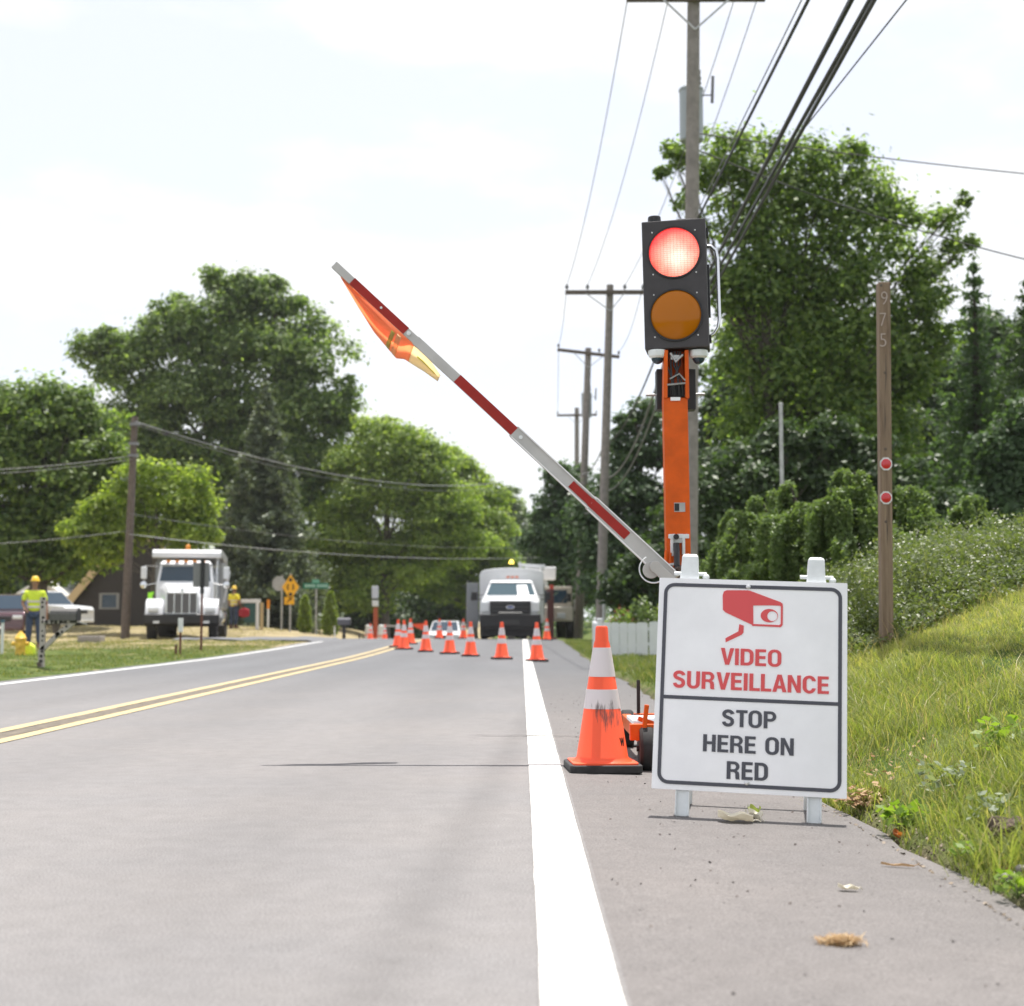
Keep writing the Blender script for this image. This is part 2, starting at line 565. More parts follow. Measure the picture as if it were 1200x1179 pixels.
# ------------------------------------------------------------------ the setting: ground, road, markings
def ground_material():
    m = bpy.data.materials.new('turf_soil')
    m.use_nodes = True
    n, l = m.node_tree.nodes, m.node_tree.links
    p = n['Principled BSDF']
    p.inputs['Roughness'].default_value = 0.95
    p.inputs['Specular IOR Level'].default_value = 0.1
    tc = n.new("ShaderNodeTexCoord")
    def noise(sc, det=6, rough=0.6):
        t = n.new("ShaderNodeTexNoise")
        t.inputs['Scale'].default_value = sc
        t.inputs['Detail'].default_value = det
        t.inputs['Roughness'].default_value = rough
        l.new(tc.outputs['Object'], t.inputs['Vector'])
        return t
    def mix(a, b, fac):
        x = n.new("ShaderNodeMix")
        x.data_type = 'RGBA'
        for i, v in ((6, a), (7, b)):
            if isinstance(v, tuple):
                x.inputs[i].default_value = (*v, 1)
            else:
                l.new(v, x.inputs[i])
        l.new(fac, x.inputs[0])
        return x.outputs[2]
    def rng(v, a, b):
        r = n.new("ShaderNodeMapRange")
        r.interpolation_type = 'SMOOTHSTEP'
        r.inputs['From Min'].default_value = a
        r.inputs['From Max'].default_value = b
        l.new(v, r.inputs['Value'])
        return r.outputs[0]
    green = mix((0.050, 0.085, 0.018), (0.125, 0.150, 0.045), rng(noise(2.2).outputs['Fac'], 0.35, 0.65))
    dry = mix((0.25, 0.205, 0.12), (0.36, 0.30, 0.18), rng(noise(1.3).outputs['Fac'], 0.35, 0.65))
    sep = n.new("ShaderNodeSeparateXYZ")
    l.new(tc.outputs['Object'], sep.inputs[0])
    # mown lawn beyond the verge has gone to straw
    warp = n.new("ShaderNodeMath")
    warp.operation = 'MULTIPLY_ADD'
    warp.inputs[1].default_value = 14.0
    l.new(noise(0.25, 4).outputs['Fac'], warp.inputs[0])
    l.new(sep.outputs['Y'], warp.inputs[2])
    far = rng(warp.outputs[0], 38, 47)
    left = n.new("ShaderNodeMath")
    left.operation = 'LESS_THAN'
    left.inputs[1].default_value = -4.0
    l.new(sep.outputs['X'], left.inputs[0])
    f = n.new("ShaderNodeMath")
    f.operation = 'MULTIPLY'
    l.new(far, f.inputs[0])
    l.new(left.outputs[0], f.inputs[1])
    patch = n.new("ShaderNodeMath")
    patch.operation = 'MAXIMUM'
    l.new(f.outputs[0], patch.inputs[0])
    l.new(rng(noise(0.9).outputs['Fac'], 0.56, 0.75), patch.inputs[1])
    c = mix(green, dry, patch.outputs[0])
    soil = mix((0.10, 0.075, 0.05), (0.19, 0.15, 0.11), rng(noise(18).outputs['Fac'], 0.35, 0.65))
    # bare crumbly soil along the broken edge of the shoulder
    ex = n.new("ShaderNodeMath")
    ex.operation = 'MULTIPLY_ADD'
    ex.inputs[1].default_value = 0.5
    l.new(noise(3.0).outputs['Fac'], ex.inputs[0])
    l.new(sep.outputs['X'], ex.inputs[2])
    e1 = rng(ex.outputs[0], 1.44, 1.72)
    inv = n.new("ShaderNodeMath")
    inv.operation = 'SUBTRACT'
    inv.inputs[0].default_value = 1.0
    l.new(e1, inv.inputs[1])
    e2 = n.new("ShaderNodeMath")
    e2.operation = 'GREATER_THAN'
    e2.inputs[1].default_value = 0.5
    l.new(sep.outputs['X'], e2.inputs[0])
    e3 = n.new("ShaderNodeMath")
    e3.operation = 'MULTIPLY'
    l.new(inv.outputs[0], e3.inputs[0])
    l.new(e2.outputs[0], e3.inputs[1])
    c = mix(c, soil, e3.outputs[0])
    l.new(c, p.inputs['Base Color'])
    b = n.new("ShaderNodeBump")
    b.inputs['Strength'].default_value = 0.7
    b.inputs['Distance'].default_value = 0.05
    l.new(noise(30, 4).outputs['Fac'], b.inputs['Height'])
    l.new(b.outputs[0], p.inputs['Normal'])
    return m

def asphalt_material(name, base, warm, band):
    """old asphalt: aggregate speckle, patchy wear, a tyre-polished and an oily strip along the lane"""
    m = bpy.data.materials.new(name)
    m.use_nodes = True
    n, l = m.node_tree.nodes, m.node_tree.links
    p = n['Principled BSDF']
    p.inputs['Roughness'].default_value = 0.85
    p.inputs['Specular IOR Level'].default_value = 0.22
    tc = n.new("ShaderNodeTexCoord")
    def noise(sc, det=3, rough=0.6, scale=None):
        t = n.new("ShaderNodeTexNoise")
        t.inputs['Scale'].default_value = sc
        t.inputs['Detail'].default_value = det
        t.inputs['Roughness'].default_value = rough
        if scale:
            mp = n.new("ShaderNodeMapping")
            mp.inputs['Scale'].default_value = scale
            l.new(tc.outputs['Object'], mp.inputs[0])
            l.new(mp.outputs[0], t.inputs['Vector'])
        else:
            l.new(tc.outputs['Object'], t.inputs['Vector'])
        return t.outputs['Fac']
    def rng(v, a, b, c=0.0, d=1.0):
        r = n.new("ShaderNodeMapRange")
        for k, x in zip(('From Min', 'From Max', 'To Min', 'To Max'), (a, b, c, d)):
            r.inputs[k].default_value = x
        l.new(v, r.inputs['Value'])
        return r.outputs[0]
    def mul(a, b):
        x = n.new("ShaderNodeMath")
        x.operation = 'MULTIPLY'
        l.new(a, x.inputs[0])
        l.new(b, x.inputs[1])
        return x.outputs[0]
    f = mul(rng(noise(150, 3, 0.75), 0.3, 0.7, 0.60, 1.42), rng(noise(1.1, 5, 0.6, (1, 0.25, 1)), 0.3, 0.7, 0.93, 1.06))
    f = mul(f, rng(noise(9, 4), 0.3, 0.7, 0.93, 1.07))
    # dark specks: pits and tar between the stones
    vo = n.new("ShaderNodeTexVoronoi")
    vo.inputs['Scale'].default_value = 26
    l.new(tc.outputs['Object'], vo.inputs['Vector'])
    f = mul(f, rng(vo.outputs['Distance'], 0.03, 0.13, 0.72, 1.0))
    sep = n.new("ShaderNodeSeparateXYZ")
    l.new(tc.outputs['Object'], sep.inputs[0])
    if band:
        # a dark rubbed strip that runs slowly towards the edge line, and two softer wheel tracks
        for (x0, k, w, dark) in ((-0.12, 0.045, 0.085, 0.87), (-0.85, 0.0, 0.35, 0.93), (-2.35, 0.0, 0.35, 0.93), (-4.2, 0, 0.3, 0.93), (-5.4, 0, 0.3, 0.93)):
            a = n.new("ShaderNodeMath")
            a.operation = 'MULTIPLY_ADD'
            a.inputs[1].default_value = -k
            l.new(sep.outputs['Y'], a.inputs[0])
            l.new(sep.outputs['X'], a.inputs[2])
            wv = n.new("ShaderNodeMath")
            wv.operation = 'MULTIPLY_ADD'
            wv.inputs[1].default_value = 0.10
            l.new(noise(0.9, 3), wv.inputs[0])
            l.new(a.outputs[0], wv.inputs[2])
            d = n.new("ShaderNodeMath")
            d.operation = 'ADD'
            d.inputs[1].default_value = -x0 + (k * 7) - 0.05
            l.new(wv.outputs[0], d.inputs[0])
            ab = n.new("ShaderNodeMath")
            ab.operation = 'ABSOLUTE'
            l.new(d.outputs[0], ab.inputs[0])
            f = mul(f, rng(ab.outputs[0], w * 0.25, w * 1.5, dark, 1.0))
    x = n.new("ShaderNodeMix")
    x.data_type = 'RGBA'
    x.inputs[6].default_value = (*base, 1)
    x.inputs[7].default_value = (*warm, 1)
    l.new(rng(noise(0.7, 4), 0.35, 0.65), x.inputs[0])
    # farther asphalt cooled and darkened: the sky's grazing reflection put into the colour
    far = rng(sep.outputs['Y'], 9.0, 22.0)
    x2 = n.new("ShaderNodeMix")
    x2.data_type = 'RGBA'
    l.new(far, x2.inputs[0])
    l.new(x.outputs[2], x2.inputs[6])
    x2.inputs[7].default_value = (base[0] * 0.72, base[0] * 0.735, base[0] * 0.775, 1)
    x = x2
    vm = n.new("ShaderNodeVectorMath")
    vm.operation = 'SCALE'
    l.new(x.outputs[2], vm.inputs[0])
    l.new(f, vm.inputs['Scale'])
    l.new(vm.outputs[0], p.inputs['Base Color'])
    b = n.new("ShaderNodeBump")
    b.inputs['Strength'].default_value = 0.45
    b.inputs['Distance'].default_value = 0.006
    l.new(noise(140, 3), b.inputs['Height'])
    l.new(b.outputs[0], p.inputs['Normal'])
    return m

def paint_material(name, col, under, lo=0.33, hi=0.42):
    """road paint worn through in small flecks"""
    m = bpy.data.materials.new(name)
    m.use_nodes = True
    n, l = m.node_tree.nodes, m.node_tree.links
    p = n['Principled BSDF']
    p.inputs['Roughness'].default_value = 0.7
    tc = n.new("ShaderNodeTexCoord")
    t = n.new("ShaderNodeTexNoise")
    t.inputs['Scale'].default_value = 45
    t.inputs['Detail'].default_value = 6
    t.inputs['Roughness'].default_value = 0.7
    l.new(tc.outputs['Object'], t.inputs['Vector'])
    r = n.new("ShaderNodeMapRange")
    r.inputs['From Min'].default_value = lo
    r.inputs['From Max'].default_value = hi
    l.new(t.outputs['Fac'], r.inputs['Value'])
    x = n.new("ShaderNodeMix")
    x.data_type = 'RGBA'
    x.inputs[6].default_value = (*under, 1)
    x.inputs[7].default_value = (*col, 1)
    l.new(r.outputs[0], x.inputs[0])
    l.new(x.outputs[2], p.inputs['Base Color'])
    return m

def grid_obj(name, xs, ys, zf, m, kind='structure', edge=None):
    xs, ys = np.asarray(xs, float), np.asarray(ys, float)
    X, Y = np.meshgrid(xs, ys)
    if edge is not None:
        X = edge(X, Y)
    Z = zf(X, Y)
    nx, ny = len(xs), len(ys)
    me = bpy.data.meshes.new(name)
    co = np.stack([X, Y, Z], -1).reshape(-1, 3).astype(np.float32)
    me.vertices.add(len(co))
    me.vertices.foreach_set('co', co.ravel())
    i, j = np.meshgrid(np.arange(nx - 1), np.arange(ny - 1))
    a = (j * nx + i).ravel()
    idx = np.stack([a, a + 1, a + nx + 1, a + nx], 1).astype(np.int32)
    me.loops.add(idx.size)
    me.loops.foreach_set('vertex_index', idx.ravel())
    me.polygons.add(len(idx))
    me.polygons.foreach_set('loop_start', np.arange(len(idx), dtype=np.int32) * 4)
    me.polygons.foreach_set('use_smooth', [True] * len(idx))
    me.update(calc_edges=True)
    me.materials.append(m)
    o = bpy.data.objects.new(name, me)
    COL.objects.link(o)
    tag(o, kind=kind)
    return o

M_GROUND = ground_material()
gx = np.concatenate([np.linspace(-400, -60, 18), np.linspace(-56, -10, 60), np.linspace(-9.5, -6.6, 18), np.linspace(-6.5, -6.2, 9),
                     np.linspace(-5, 1.0, 7), np.linspace(1.15, 1.5, 15), np.linspace(1.55, 5, 55), np.linspace(5.2, 14, 40), np.linspace(16, 60, 24), np.linspace(75, 400, 14)])
gy = np.concatenate([np.linspace(-60, -2, 12), np.linspace(0, 17, 150), np.linspace(17.3, 70, 160), np.linspace(71, 130, 60), np.linspace(140, 420, 20), np.linspace(480, 900, 6)])
grid_obj('ground', gx, gy, ground_z, M_GROUND)

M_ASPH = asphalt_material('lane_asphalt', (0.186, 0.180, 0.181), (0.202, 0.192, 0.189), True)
M_SHLD = asphalt_material('shoulder_asphalt', (0.152, 0.143, 0.141), (0.168, 0.155, 0.150), False)
ry = np.concatenate([np.linspace(-30, -1, 10), np.linspace(0, 20, 120), np.linspace(20.5, 150, 160)])
X_SEAM = 0.21

def ragged(X, Y):
    X = X.copy()
    X[:, -1] += 0.10 * vnoise(Y[:, -1], Y[:, -1] * 0 + 3, 1.6) + 0.05 * vnoise(Y[:, -1], Y[:, -1] * 0 + 8, 6.0)
    return X

def ragged_left(X, Y):
    X = X.copy()
    X[:, 0] += 0.18 * vnoise(Y[:, 0], Y[:, 0] * 0 + 5, 0.8)
    return X
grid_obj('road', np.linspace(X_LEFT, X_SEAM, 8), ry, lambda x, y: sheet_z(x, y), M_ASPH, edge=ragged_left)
grid_obj('road_shoulder', np.linspace(X_SEAM, X_RIGHT + 0.03, 9), ry, lambda x, y: sheet_z(x, y), M_SHLD, edge=ragged)

M_WHITE_LINE = paint_material('white_road_paint', (0.57, 0.565, 0.545), (0.30, 0.29, 0.28), 0.32, 0.52)
M_WHITE_WORN = paint_material('worn_white_road_paint', (0.58, 0.58, 0.575), (0.3, 0.29, 0.28))
M_YELLOW = paint_material('yellow_road_paint', (0.46, 0.365, 0.19), (0.26, 0.22, 0.16), 0.33, 0.5)
M_TAR = mat('dark_crack', (0.05, 0.045, 0.042), 0.8)
M_DIRTY_STRIP = mat('dirt_between_lines', (0.13, 0.11, 0.085), 0.9, noise=(14, 0.4))

def stripe(name, xc, w, y0, y1, m, lift=0.004, wob=0.0022):
    ys = np.concatenate([np.linspace(y0, 20, 160), np.linspace(20.5, y1, 100)]) if y0 < 19 < y1 else np.linspace(y0, y1, 100)
    def e(X, Y):
        X = X.copy()
        X[:, 0] += wob * vnoise(Y[:, 0], Y[:, 0] * 0 + xc, 5.0) * 2
        X[:, -1] += wob * vnoise(Y[:, 0], Y[:, 0] * 0 + xc + 4, 5.0) * 2
        return X
    return grid_obj(name, [xc - w / 2, xc, xc + w / 2], ys, lambda x, y: sheet_z(x, y) + lift, m, edge=e)

stripe('edge_line', 0.117, 0.162, -5, 57, M_WHITE_LINE)
stripe('edge_line', -6.03, 0.13, -5, 43.3, M_WHITE_WORN)
stripe('edge_line', -6.03, 0.13, 60, 130, M_WHITE_WORN)
stripe('center_line', -3.17, 0.115, -5, 130, M_YELLOW)
stripe('center_line', -3.47, 0.115, -5, 130, M_YELLOW)
stripe('dirt_strip', -3.32, 0.17, -5, 130, M_DIRTY_STRIP, 0.003, 0.02)

def crack(pts, w):
    b = MB()
    n = len(pts)
    L, Rr = [], []
    for i, (x, y) in enumerate(pts):
        ww = w * (0.4 + RND.random() * 0.9) * (0.3 + 0.7 * math.sin(math.pi * (i + 0.4) / n))
        z = float(sheet_z(x, y)) + 0.007
        L.append((x, y - ww, z))
        Rr.append((x, y + ww, z))
    b.add(L + Rr, [(i, i + 1, n + i + 1, n + i) for i in range(n - 1)])
    o = b.build('road_crack', M_TAR)
    tag(o, kind='structure')
xs = np.linspace(-0.35, 0.62, 26)
crack([(x, 9.15 - 0.09 * max(0, x) + 0.03 * RND.uniform(-1, 1)) for x in xs], 0.012)

# the side street that opens left of the road, and the paved lot far back
M_SIDE = asphalt_material('side_street_asphalt', (0.20, 0.19, 0.18), (0.24, 0.22, 0.20), False)
sx = np.linspace(-10.6, X_LEFT + 0.06, 24)
grid_obj('side_street', sx, np.linspace(43.0, 49.5, 16), lambda x, y: np.maximum(ground_z(x, y), sheet_z(x, y) - 0.05) + 0.05, M_SIDE,
         edge=lambda X, Y: X + 0.5 * vnoise(X * 0 + 2, Y, 0.5) * (X < -10.5) - np.maximum(0, Y - 52) * 0.25 * (X < -7))

# ------------------------------------------------------------------ the air: a closed box of thin haze round everything
def haze_box():
    m = bpy.data.materials.new('summer_haze')
    m.use_nodes = True
    n, l = m.node_tree.nodes, m.node_tree.links
    n.remove(n['Principled BSDF'])
    v = n.new("ShaderNodeVolumePrincipled")
    v.inputs['Color'].default_value = (0.93, 0.96, 1.0, 1)
    v.inputs['Density'].default_value = HAZE
    v.inputs['Anisotropy'].default_value = 0.2
    l.new(v.outputs[0], n['Material Output'].inputs['Volume'])
    b = MB().box((0, 300, 14.0), (1200, 1400, 36.0))
    o = b.build('haze', m)
    tag(o, kind='stuff')
HAZE = 0.00017
haze_box()
# ------------------------------------------------------------------ vegetation
M_BARK = mat('bark', (0.10, 0.085, 0.07), 0.95, noise=(9, 0.45), bump=(14, 0.8))
M_BARK_DARK = mat('dark_bark', (0.055, 0.045, 0.038), 0.95, noise=(9, 0.4))
L_DEEP = leaf_mat('deep_green_leaves', (0.076, 0.128, 0.046), (0.232, 0.307, 0.105), 0.60)
L_MID = leaf_mat('mid_green_leaves', (0.074, 0.130, 0.038), (0.234, 0.309, 0.090), 0.60)
L_LIME = leaf_mat('bright_green_leaves', (0.122, 0.185, 0.040), (0.342, 0.414, 0.087), 0.60)
L_FRESH = leaf_mat('fresh_green_leaves', (0.116, 0.184, 0.044), (0.330, 0.407, 0.097), 0.60)
L_GREY = leaf_mat('grey_green_needles', (0.073, 0.099, 0.062), (0.143, 0.175, 0.110), 0.28)
L_DARK = leaf_mat('dark_shaded_leaves', (0.025, 0.050, 0.018), (0.079, 0.129, 0.042), 0.40)  # understory shade put into a darker leaf colour
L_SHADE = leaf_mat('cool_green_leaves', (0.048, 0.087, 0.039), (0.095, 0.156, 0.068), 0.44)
L_HAZY = leaf_mat('hazed_green_leaves', (0.13, 0.18, 0.09), (0.19, 0.25, 0.12), 0.4)  # haze of the distance painted into paler, flatter leaf colours
L_WEEP = leaf_mat('hemlock_needles', (0.098, 0.155, 0.052), (0.190, 0.253, 0.098), 0.38)
L_CONE = leaf_mat('young_arborvitae_green', (0.16, 0.22, 0.04), (0.26, 0.33, 0.08), 0.4)

def unit(n):
    v = RNG.normal(size=(n, 3))
    return v / np.linalg.norm(v, axis=1, keepdims=True)

def leaf_quads(c, size, aspect=0.55, up=0.5, jitter=0.35):
    """one rhombic leaf at each point of c, lying roughly level where up is high"""
    n = len(c)
    nrm = unit(n)
    nrm[:, 2] = np.abs(nrm[:, 2]) + up
    nrm /= np.linalg.norm(nrm, axis=1, keepdims=True)
    u = np.cross(nrm, unit(n))
    u /= np.linalg.norm(u, axis=1, keepdims=True) + 1e-9
    w = np.cross(nrm, u)
    s = size * (1 - jitter + 2 * jitter * RNG.random(n))[:, None]
    a = u * s * 0.5
    b = w * s * 0.5 * aspect
    return np.stack([c - a, c + b - a * 0.1, c + a, c - b - a * 0.1], 1)

def crown_cloud(blobs, leaf, cover=1.0, rag=1.0, size=(0.17, 0.50)):
    """blobs: (x, y, z, rx, ry, rz). Each mass carries a dozen rounded sprays; leaves lie on the sprays' outsides, facing outwards."""
    C, D = [], []
    for (x, y, z, rx, ry_, rz) in blobs:
        R0 = np.array([rx, ry_, rz])
        n = int(RNG.integers(15, 23))
        d = unit(n)
        d[:, 2] = d[:, 2] * 0.9 + 0.12
        c = np.array([x, y, z]) + d * R0 * (0.50 + 0.42 * RNG.random(n))[:, None]
        for k in range(n):
            rs = float(R0.mean()) * RNG.uniform(*size)
            m = max(12, int(4 * math.pi * rs * rs * cover / (0.30 * leaf * leaf)))
            u = unit(m)
            u[:, 2] = np.where(u[:, 2] < -0.35, -u[:, 2], u[:, 2])
            # twigs: leaves gather along a few directions
            t = unit(9)
            near = np.argmax(u @ t.T, 1)
            u = u + t[near] * 0.45 * RNG.random((m, 1))
            u /= np.linalg.norm(u, axis=1, keepdims=True)
            rr = rs * (0.62 + 0.40 * RNG.random(m) + 0.22 * rag * RNG.exponential(0.6, m))
            p = c[k] + u * rr[:, None] * np.array([1.12, 1.12, 0.86])
            p[:, 2] -= 0.10 * rs * (u[:, 0] ** 2 + u[:, 1] ** 2)
            C.append(p)
            D.append(u)
        # sparse leaves through the middle
        m = int(0.9 * math.pi * rx * rz * cover / (0.30 * leaf * leaf))
        u = unit(m)
        C.append(np.array([x, y, z]) + u * R0 * (RNG.random(m) ** 0.5 * 0.8)[:, None])
        D.append(u)
    C, D = np.concatenate(C), np.concatenate(D)
    n = len(C)
    nrm = D + 0.75 * unit(n) + np.array([0, 0, 0.45])
    nrm /= np.linalg.norm(nrm, axis=1, keepdims=True)
    u = np.cross(nrm, unit(n))
    u /= np.linalg.norm(u, axis=1, keepdims=True) + 1e-9
    w = np.cross(nrm, u)
    sz = leaf * (0.65 + 0.7 * RNG.random(n))[:, None]
    a, b = u * sz * 0.5, w * sz * 0.29
    return np.stack([C - a, C + b - a * 0.1, C + a, C - b - a * 0.1], 1)

def limbs(b, base, blobs, r0, lean=0.0):
    """tapered trunk and a limb to each blob"""
    top = np.array([[q[0], q[1], q[2]] for q in blobs])
    cx, cy = base[0], base[1]
    zmax = top[:, 2].max()
    h = zmax - base[2]
    pts = []
    for i in range(7):
        t = i / 6
        pts.append((cx + lean * t * h * 0.1 + 0.12 * h * 0.06 * math.sin(5 * t + cx), cy + 0.05 * math.sin(4 * t), base[2] - 0.25 + t * (h + 0.2)))
    b.tube(pts, [r0 * (1.25 if i == 0 else 1 - 0.13 * i) for i in range(7)], 10)
    for q in blobs:
        z0 = base[2] + max(0.18 * h, min(0.75 * h, (q[2] - base[2]) * RND.uniform(0.45, 0.65)))
        t = (z0 - base[2]) / h
        p0 = Vector((cx + lean * t * h * 0.1, cy, z0))
        p1 = Vector(q[:3])
        mid = (p0 + p1) / 2 + Vector((0, 0, -0.08 * (p1 - p0).length))
        rl = r0 * 0.30
        b.tube([p0, mid, p1], [rl, rl * 0.6, rl * 0.2], 6)
        for _ in range(3):
            e = p1 + Vector((RND.uniform(-1, 1) * q[3], RND.uniform(-1, 1) * q[4], RND.uniform(-0.3, 0.9) * q[5])) * 0.85
            b.tube([mid.lerp(p1, RND.uniform(0.3, 0.9)), e], [rl * 0.28, rl * 0.06], 5)

def tree(name, label, d, base_px, blobs_px, leafm, clump=0.42, per=22, dens=1.0, leaf=0.24, thick=0.84, big=0.92, rag=1.7, r0=0.3, depth=1.0, group=None, bark=None,
         fill=0.25, cat='tree', up=0.5, jit=0.35):
    """blobs_px: (pixel x, pixel y, radius in pixels[, vertical radius]) of the crown's masses at distance d"""
    s = F_PX / d
    bx = at(base_px, 728, d).x
    base = (bx, d, gz(bx, d))
    blobs = []
    for q in blobs_px:
        px, py, r = q[:3]
        rv = q[3] if len(q) > 3 else r
        rr, rz = r / s, rv / s
        dy = RND.uniform(-jit, jit) * rr * depth
        p = at(px, py, d + dy)
        blobs.append((p.x, p.y, p.z, rr, rr * depth, rz))
    root = thing(name, label, cat, base, 0, group)
    inv = -Vector(base)
    tb = MB()
    limbs(tb, base, blobs, r0)
    tb.xf(Matrix.Translation(inv)).build('trunk', bark or M_BARK, root, smooth=60)
    V = crown_cloud(blobs, leaf * big, dens * thick, rag) + np.array(inv)
    quads_mesh('crown', V, leafm, root)
    return root

def spruce(label, d, px, py_top, py_base_r, r_px, leafm, name='spruce_tree', n_wh=26, dens=1.0, zlow=0.06, leaf=0.2):
    s = F_PX / d
    p = at(px, 728, d)
    z0 = gz(p.x, d)
    top = at(px, py_top, d).z
    H, Rm = top - z0, r_px / s
    root = thing(name, label, 'tree', (p.x, d, z0))
    b = MB()
    b.tube([(0, 0, -0.3), (0.02, 0, H * 0.5), (0, 0, H)], [0.028 * H, 0.016 * H, 0.01], 8)
    C, sz = [], []
    for i in range(n_wh):
        t = i / (n_wh - 1)
        z = H * (zlow + (0.985 - zlow) * t)
        Rw = Rm * (1 - t) ** 0.85 * RND.uniform(0.8, 1.15) + 0.08
        nb = max(4, int(11 * (1 - 0.55 * t)))
        a0 = RND.random() * 6.28
        for k in range(nb):
            a = a0 + 6.283 * k / nb + RND.uniform(-0.25, 0.25)
            L = Rw * RND.uniform(0.7, 1.1)
            m_ = max(3, int(L / 0.14 * dens))
            q = np.linspace(0.12, 1, m_)
            droop = -0.32 * L * q + 0.22 * L * q ** 2.5
            x, y = np.cos(a) * L * q, np.sin(a) * L * q
            bz = z + droop
            if i % 2 == 0 and L > 0.4:
                b.tube([(0, 0, z), (x[m_ // 2], y[m_ // 2], bz[m_ // 2]), (x[-1], y[-1], bz[-1])], [0.02 + 0.01 * L, 0.012, 0.004], 5)
            for j in range(m_):
                nn = int(9 * dens)
                c = np.array([x[j], y[j], bz[j]]) + RNG.normal(size=(nn, 3)) * np.array([0.11, 0.11, 0.07]) * (0.6 + 0.5 * L)
                c[:, 2] -= np.abs(RNG.normal(size=nn)) * 0.10
                C.append(c)
    C = np.concatenate(C)
    b.build('trunk', M_BARK_DARK, root, smooth=60)
    quads_mesh('crown', leaf_quads(C, leaf, 0.42, 0.2), leafm, root)
    return root

# --- left of the road, far
tree('tall_tree', 'tallest broad green tree rising behind the white dump truck', 94, 262,
     [(262, 385, 62), (305, 372, 48), (340, 395, 46), (225, 400, 52), (180, 415, 42), (128, 425, 42), (108, 412, 26), (275, 345, 26), (330, 352, 26), (368, 432, 44),
      (395, 485, 30, 40), (405, 462, 16, 24), (300, 455, 62), (235, 470, 58), (180, 478, 46), (350, 500, 52), (265, 540, 60), (205, 375, 32), (345, 560, 48, 60), (160, 455, 40), (205, 545, 50), (150, 505, 42), (185, 525, 48), (240, 600, 58), (330, 620, 58), (385, 560, 44), (300, 520, 50), (255, 330, 20), (318, 335, 18), (125, 395, 16)],
     L_DEEP, clump=0.62, per=26, dens=0.95, leaf=0.36, r0=0.62, depth=0.7)
tree('broad_tree', 'broad dark green tree at the left edge above the parked vehicles', 62, 45,
     [(40, 505, 58), (95, 510, 50), (5, 520, 60), (-40, 540, 70), (125, 540, 38), (60, 570, 72), (10, 600, 72), (100, 590, 52), (20, 478, 26), (90, 480, 26), (60, 640, 62), (0, 655, 60), (-60, 620, 70), (105, 640, 45)],
     L_MID, clump=0.45, per=26, dens=1.0, leaf=0.28, r0=0.45, depth=0.85)
tree('small_leafy_tree', 'small bright lime green tree behind the leaning left utility pole', 57, 180,
     [(165, 570, 34), (205, 580, 36), (140, 600, 38), (235, 600, 26, 30), (175, 615, 44), (110, 615, 28), (215, 630, 36), (85, 630, 18), (130, 640, 34), (245, 625, 18)],
     L_LIME, clump=0.34, per=24, dens=1.0, leaf=0.21, r0=0.2, depth=0.8)
spruce('grey green spruce tree beside the dump truck bed', 78, 308, 446, 720, 80, L_GREY, n_wh=40, dens=1.25, leaf=0.30)
tree('maple_tree', 'bright green maple at the left of the road behind the street sign', 92, 452,
     [(445, 520, 38), (478, 530, 32), (415, 545, 34), (505, 560, 34), (450, 570, 52), (400, 600, 36), (490, 610, 50), (430, 630, 52), (528, 600, 34), (455, 505, 18), (540, 640, 36), (480, 660, 46), (405, 660, 40), (440, 690, 44)],
     L_FRESH, clump=0.42, per=24, dens=1.0, leaf=0.27, r0=0.35, depth=0.9)
tree('maple_tree', 'light green maple behind the white service truck', 104, 555,
     [(532, 545, 22), (545, 570, 30), (570, 590, 26), (525, 600, 36), (560, 620, 36), (585, 625, 22), (545, 655, 40), (590, 660, 24), (510, 680, 40), (560, 690, 36)],
     L_FRESH, clump=0.45, per=22, dens=1.0, leaf=0.3, r0=0.35, depth=1.0)
tree('distant_tree', 'hazy pale tree at the far end of the road', 150, 600,
     [(592, 585, 16), (604, 600, 18), (585, 605, 18), (598, 625, 26), (620, 640, 22), (610, 665, 28), (585, 660, 30), (628, 668, 20)],
     L_HAZY, clump=0.6, per=18, dens=1.0, leaf=0.45, r0=0.4)
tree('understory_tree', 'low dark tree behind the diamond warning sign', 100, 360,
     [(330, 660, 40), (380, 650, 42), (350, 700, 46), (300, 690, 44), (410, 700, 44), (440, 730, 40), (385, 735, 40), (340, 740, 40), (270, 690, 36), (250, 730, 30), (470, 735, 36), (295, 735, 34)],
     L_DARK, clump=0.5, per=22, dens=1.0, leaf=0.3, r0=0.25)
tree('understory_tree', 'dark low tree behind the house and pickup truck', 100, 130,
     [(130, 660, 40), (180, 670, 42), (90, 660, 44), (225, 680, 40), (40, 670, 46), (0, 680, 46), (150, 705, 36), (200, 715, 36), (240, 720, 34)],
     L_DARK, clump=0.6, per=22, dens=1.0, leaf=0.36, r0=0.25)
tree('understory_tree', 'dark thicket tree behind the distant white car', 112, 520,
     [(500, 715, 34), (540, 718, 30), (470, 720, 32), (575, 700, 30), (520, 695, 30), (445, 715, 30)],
     L_DARK, clump=0.6, per=22, dens=1.0, leaf=0.36, r0=0.25)

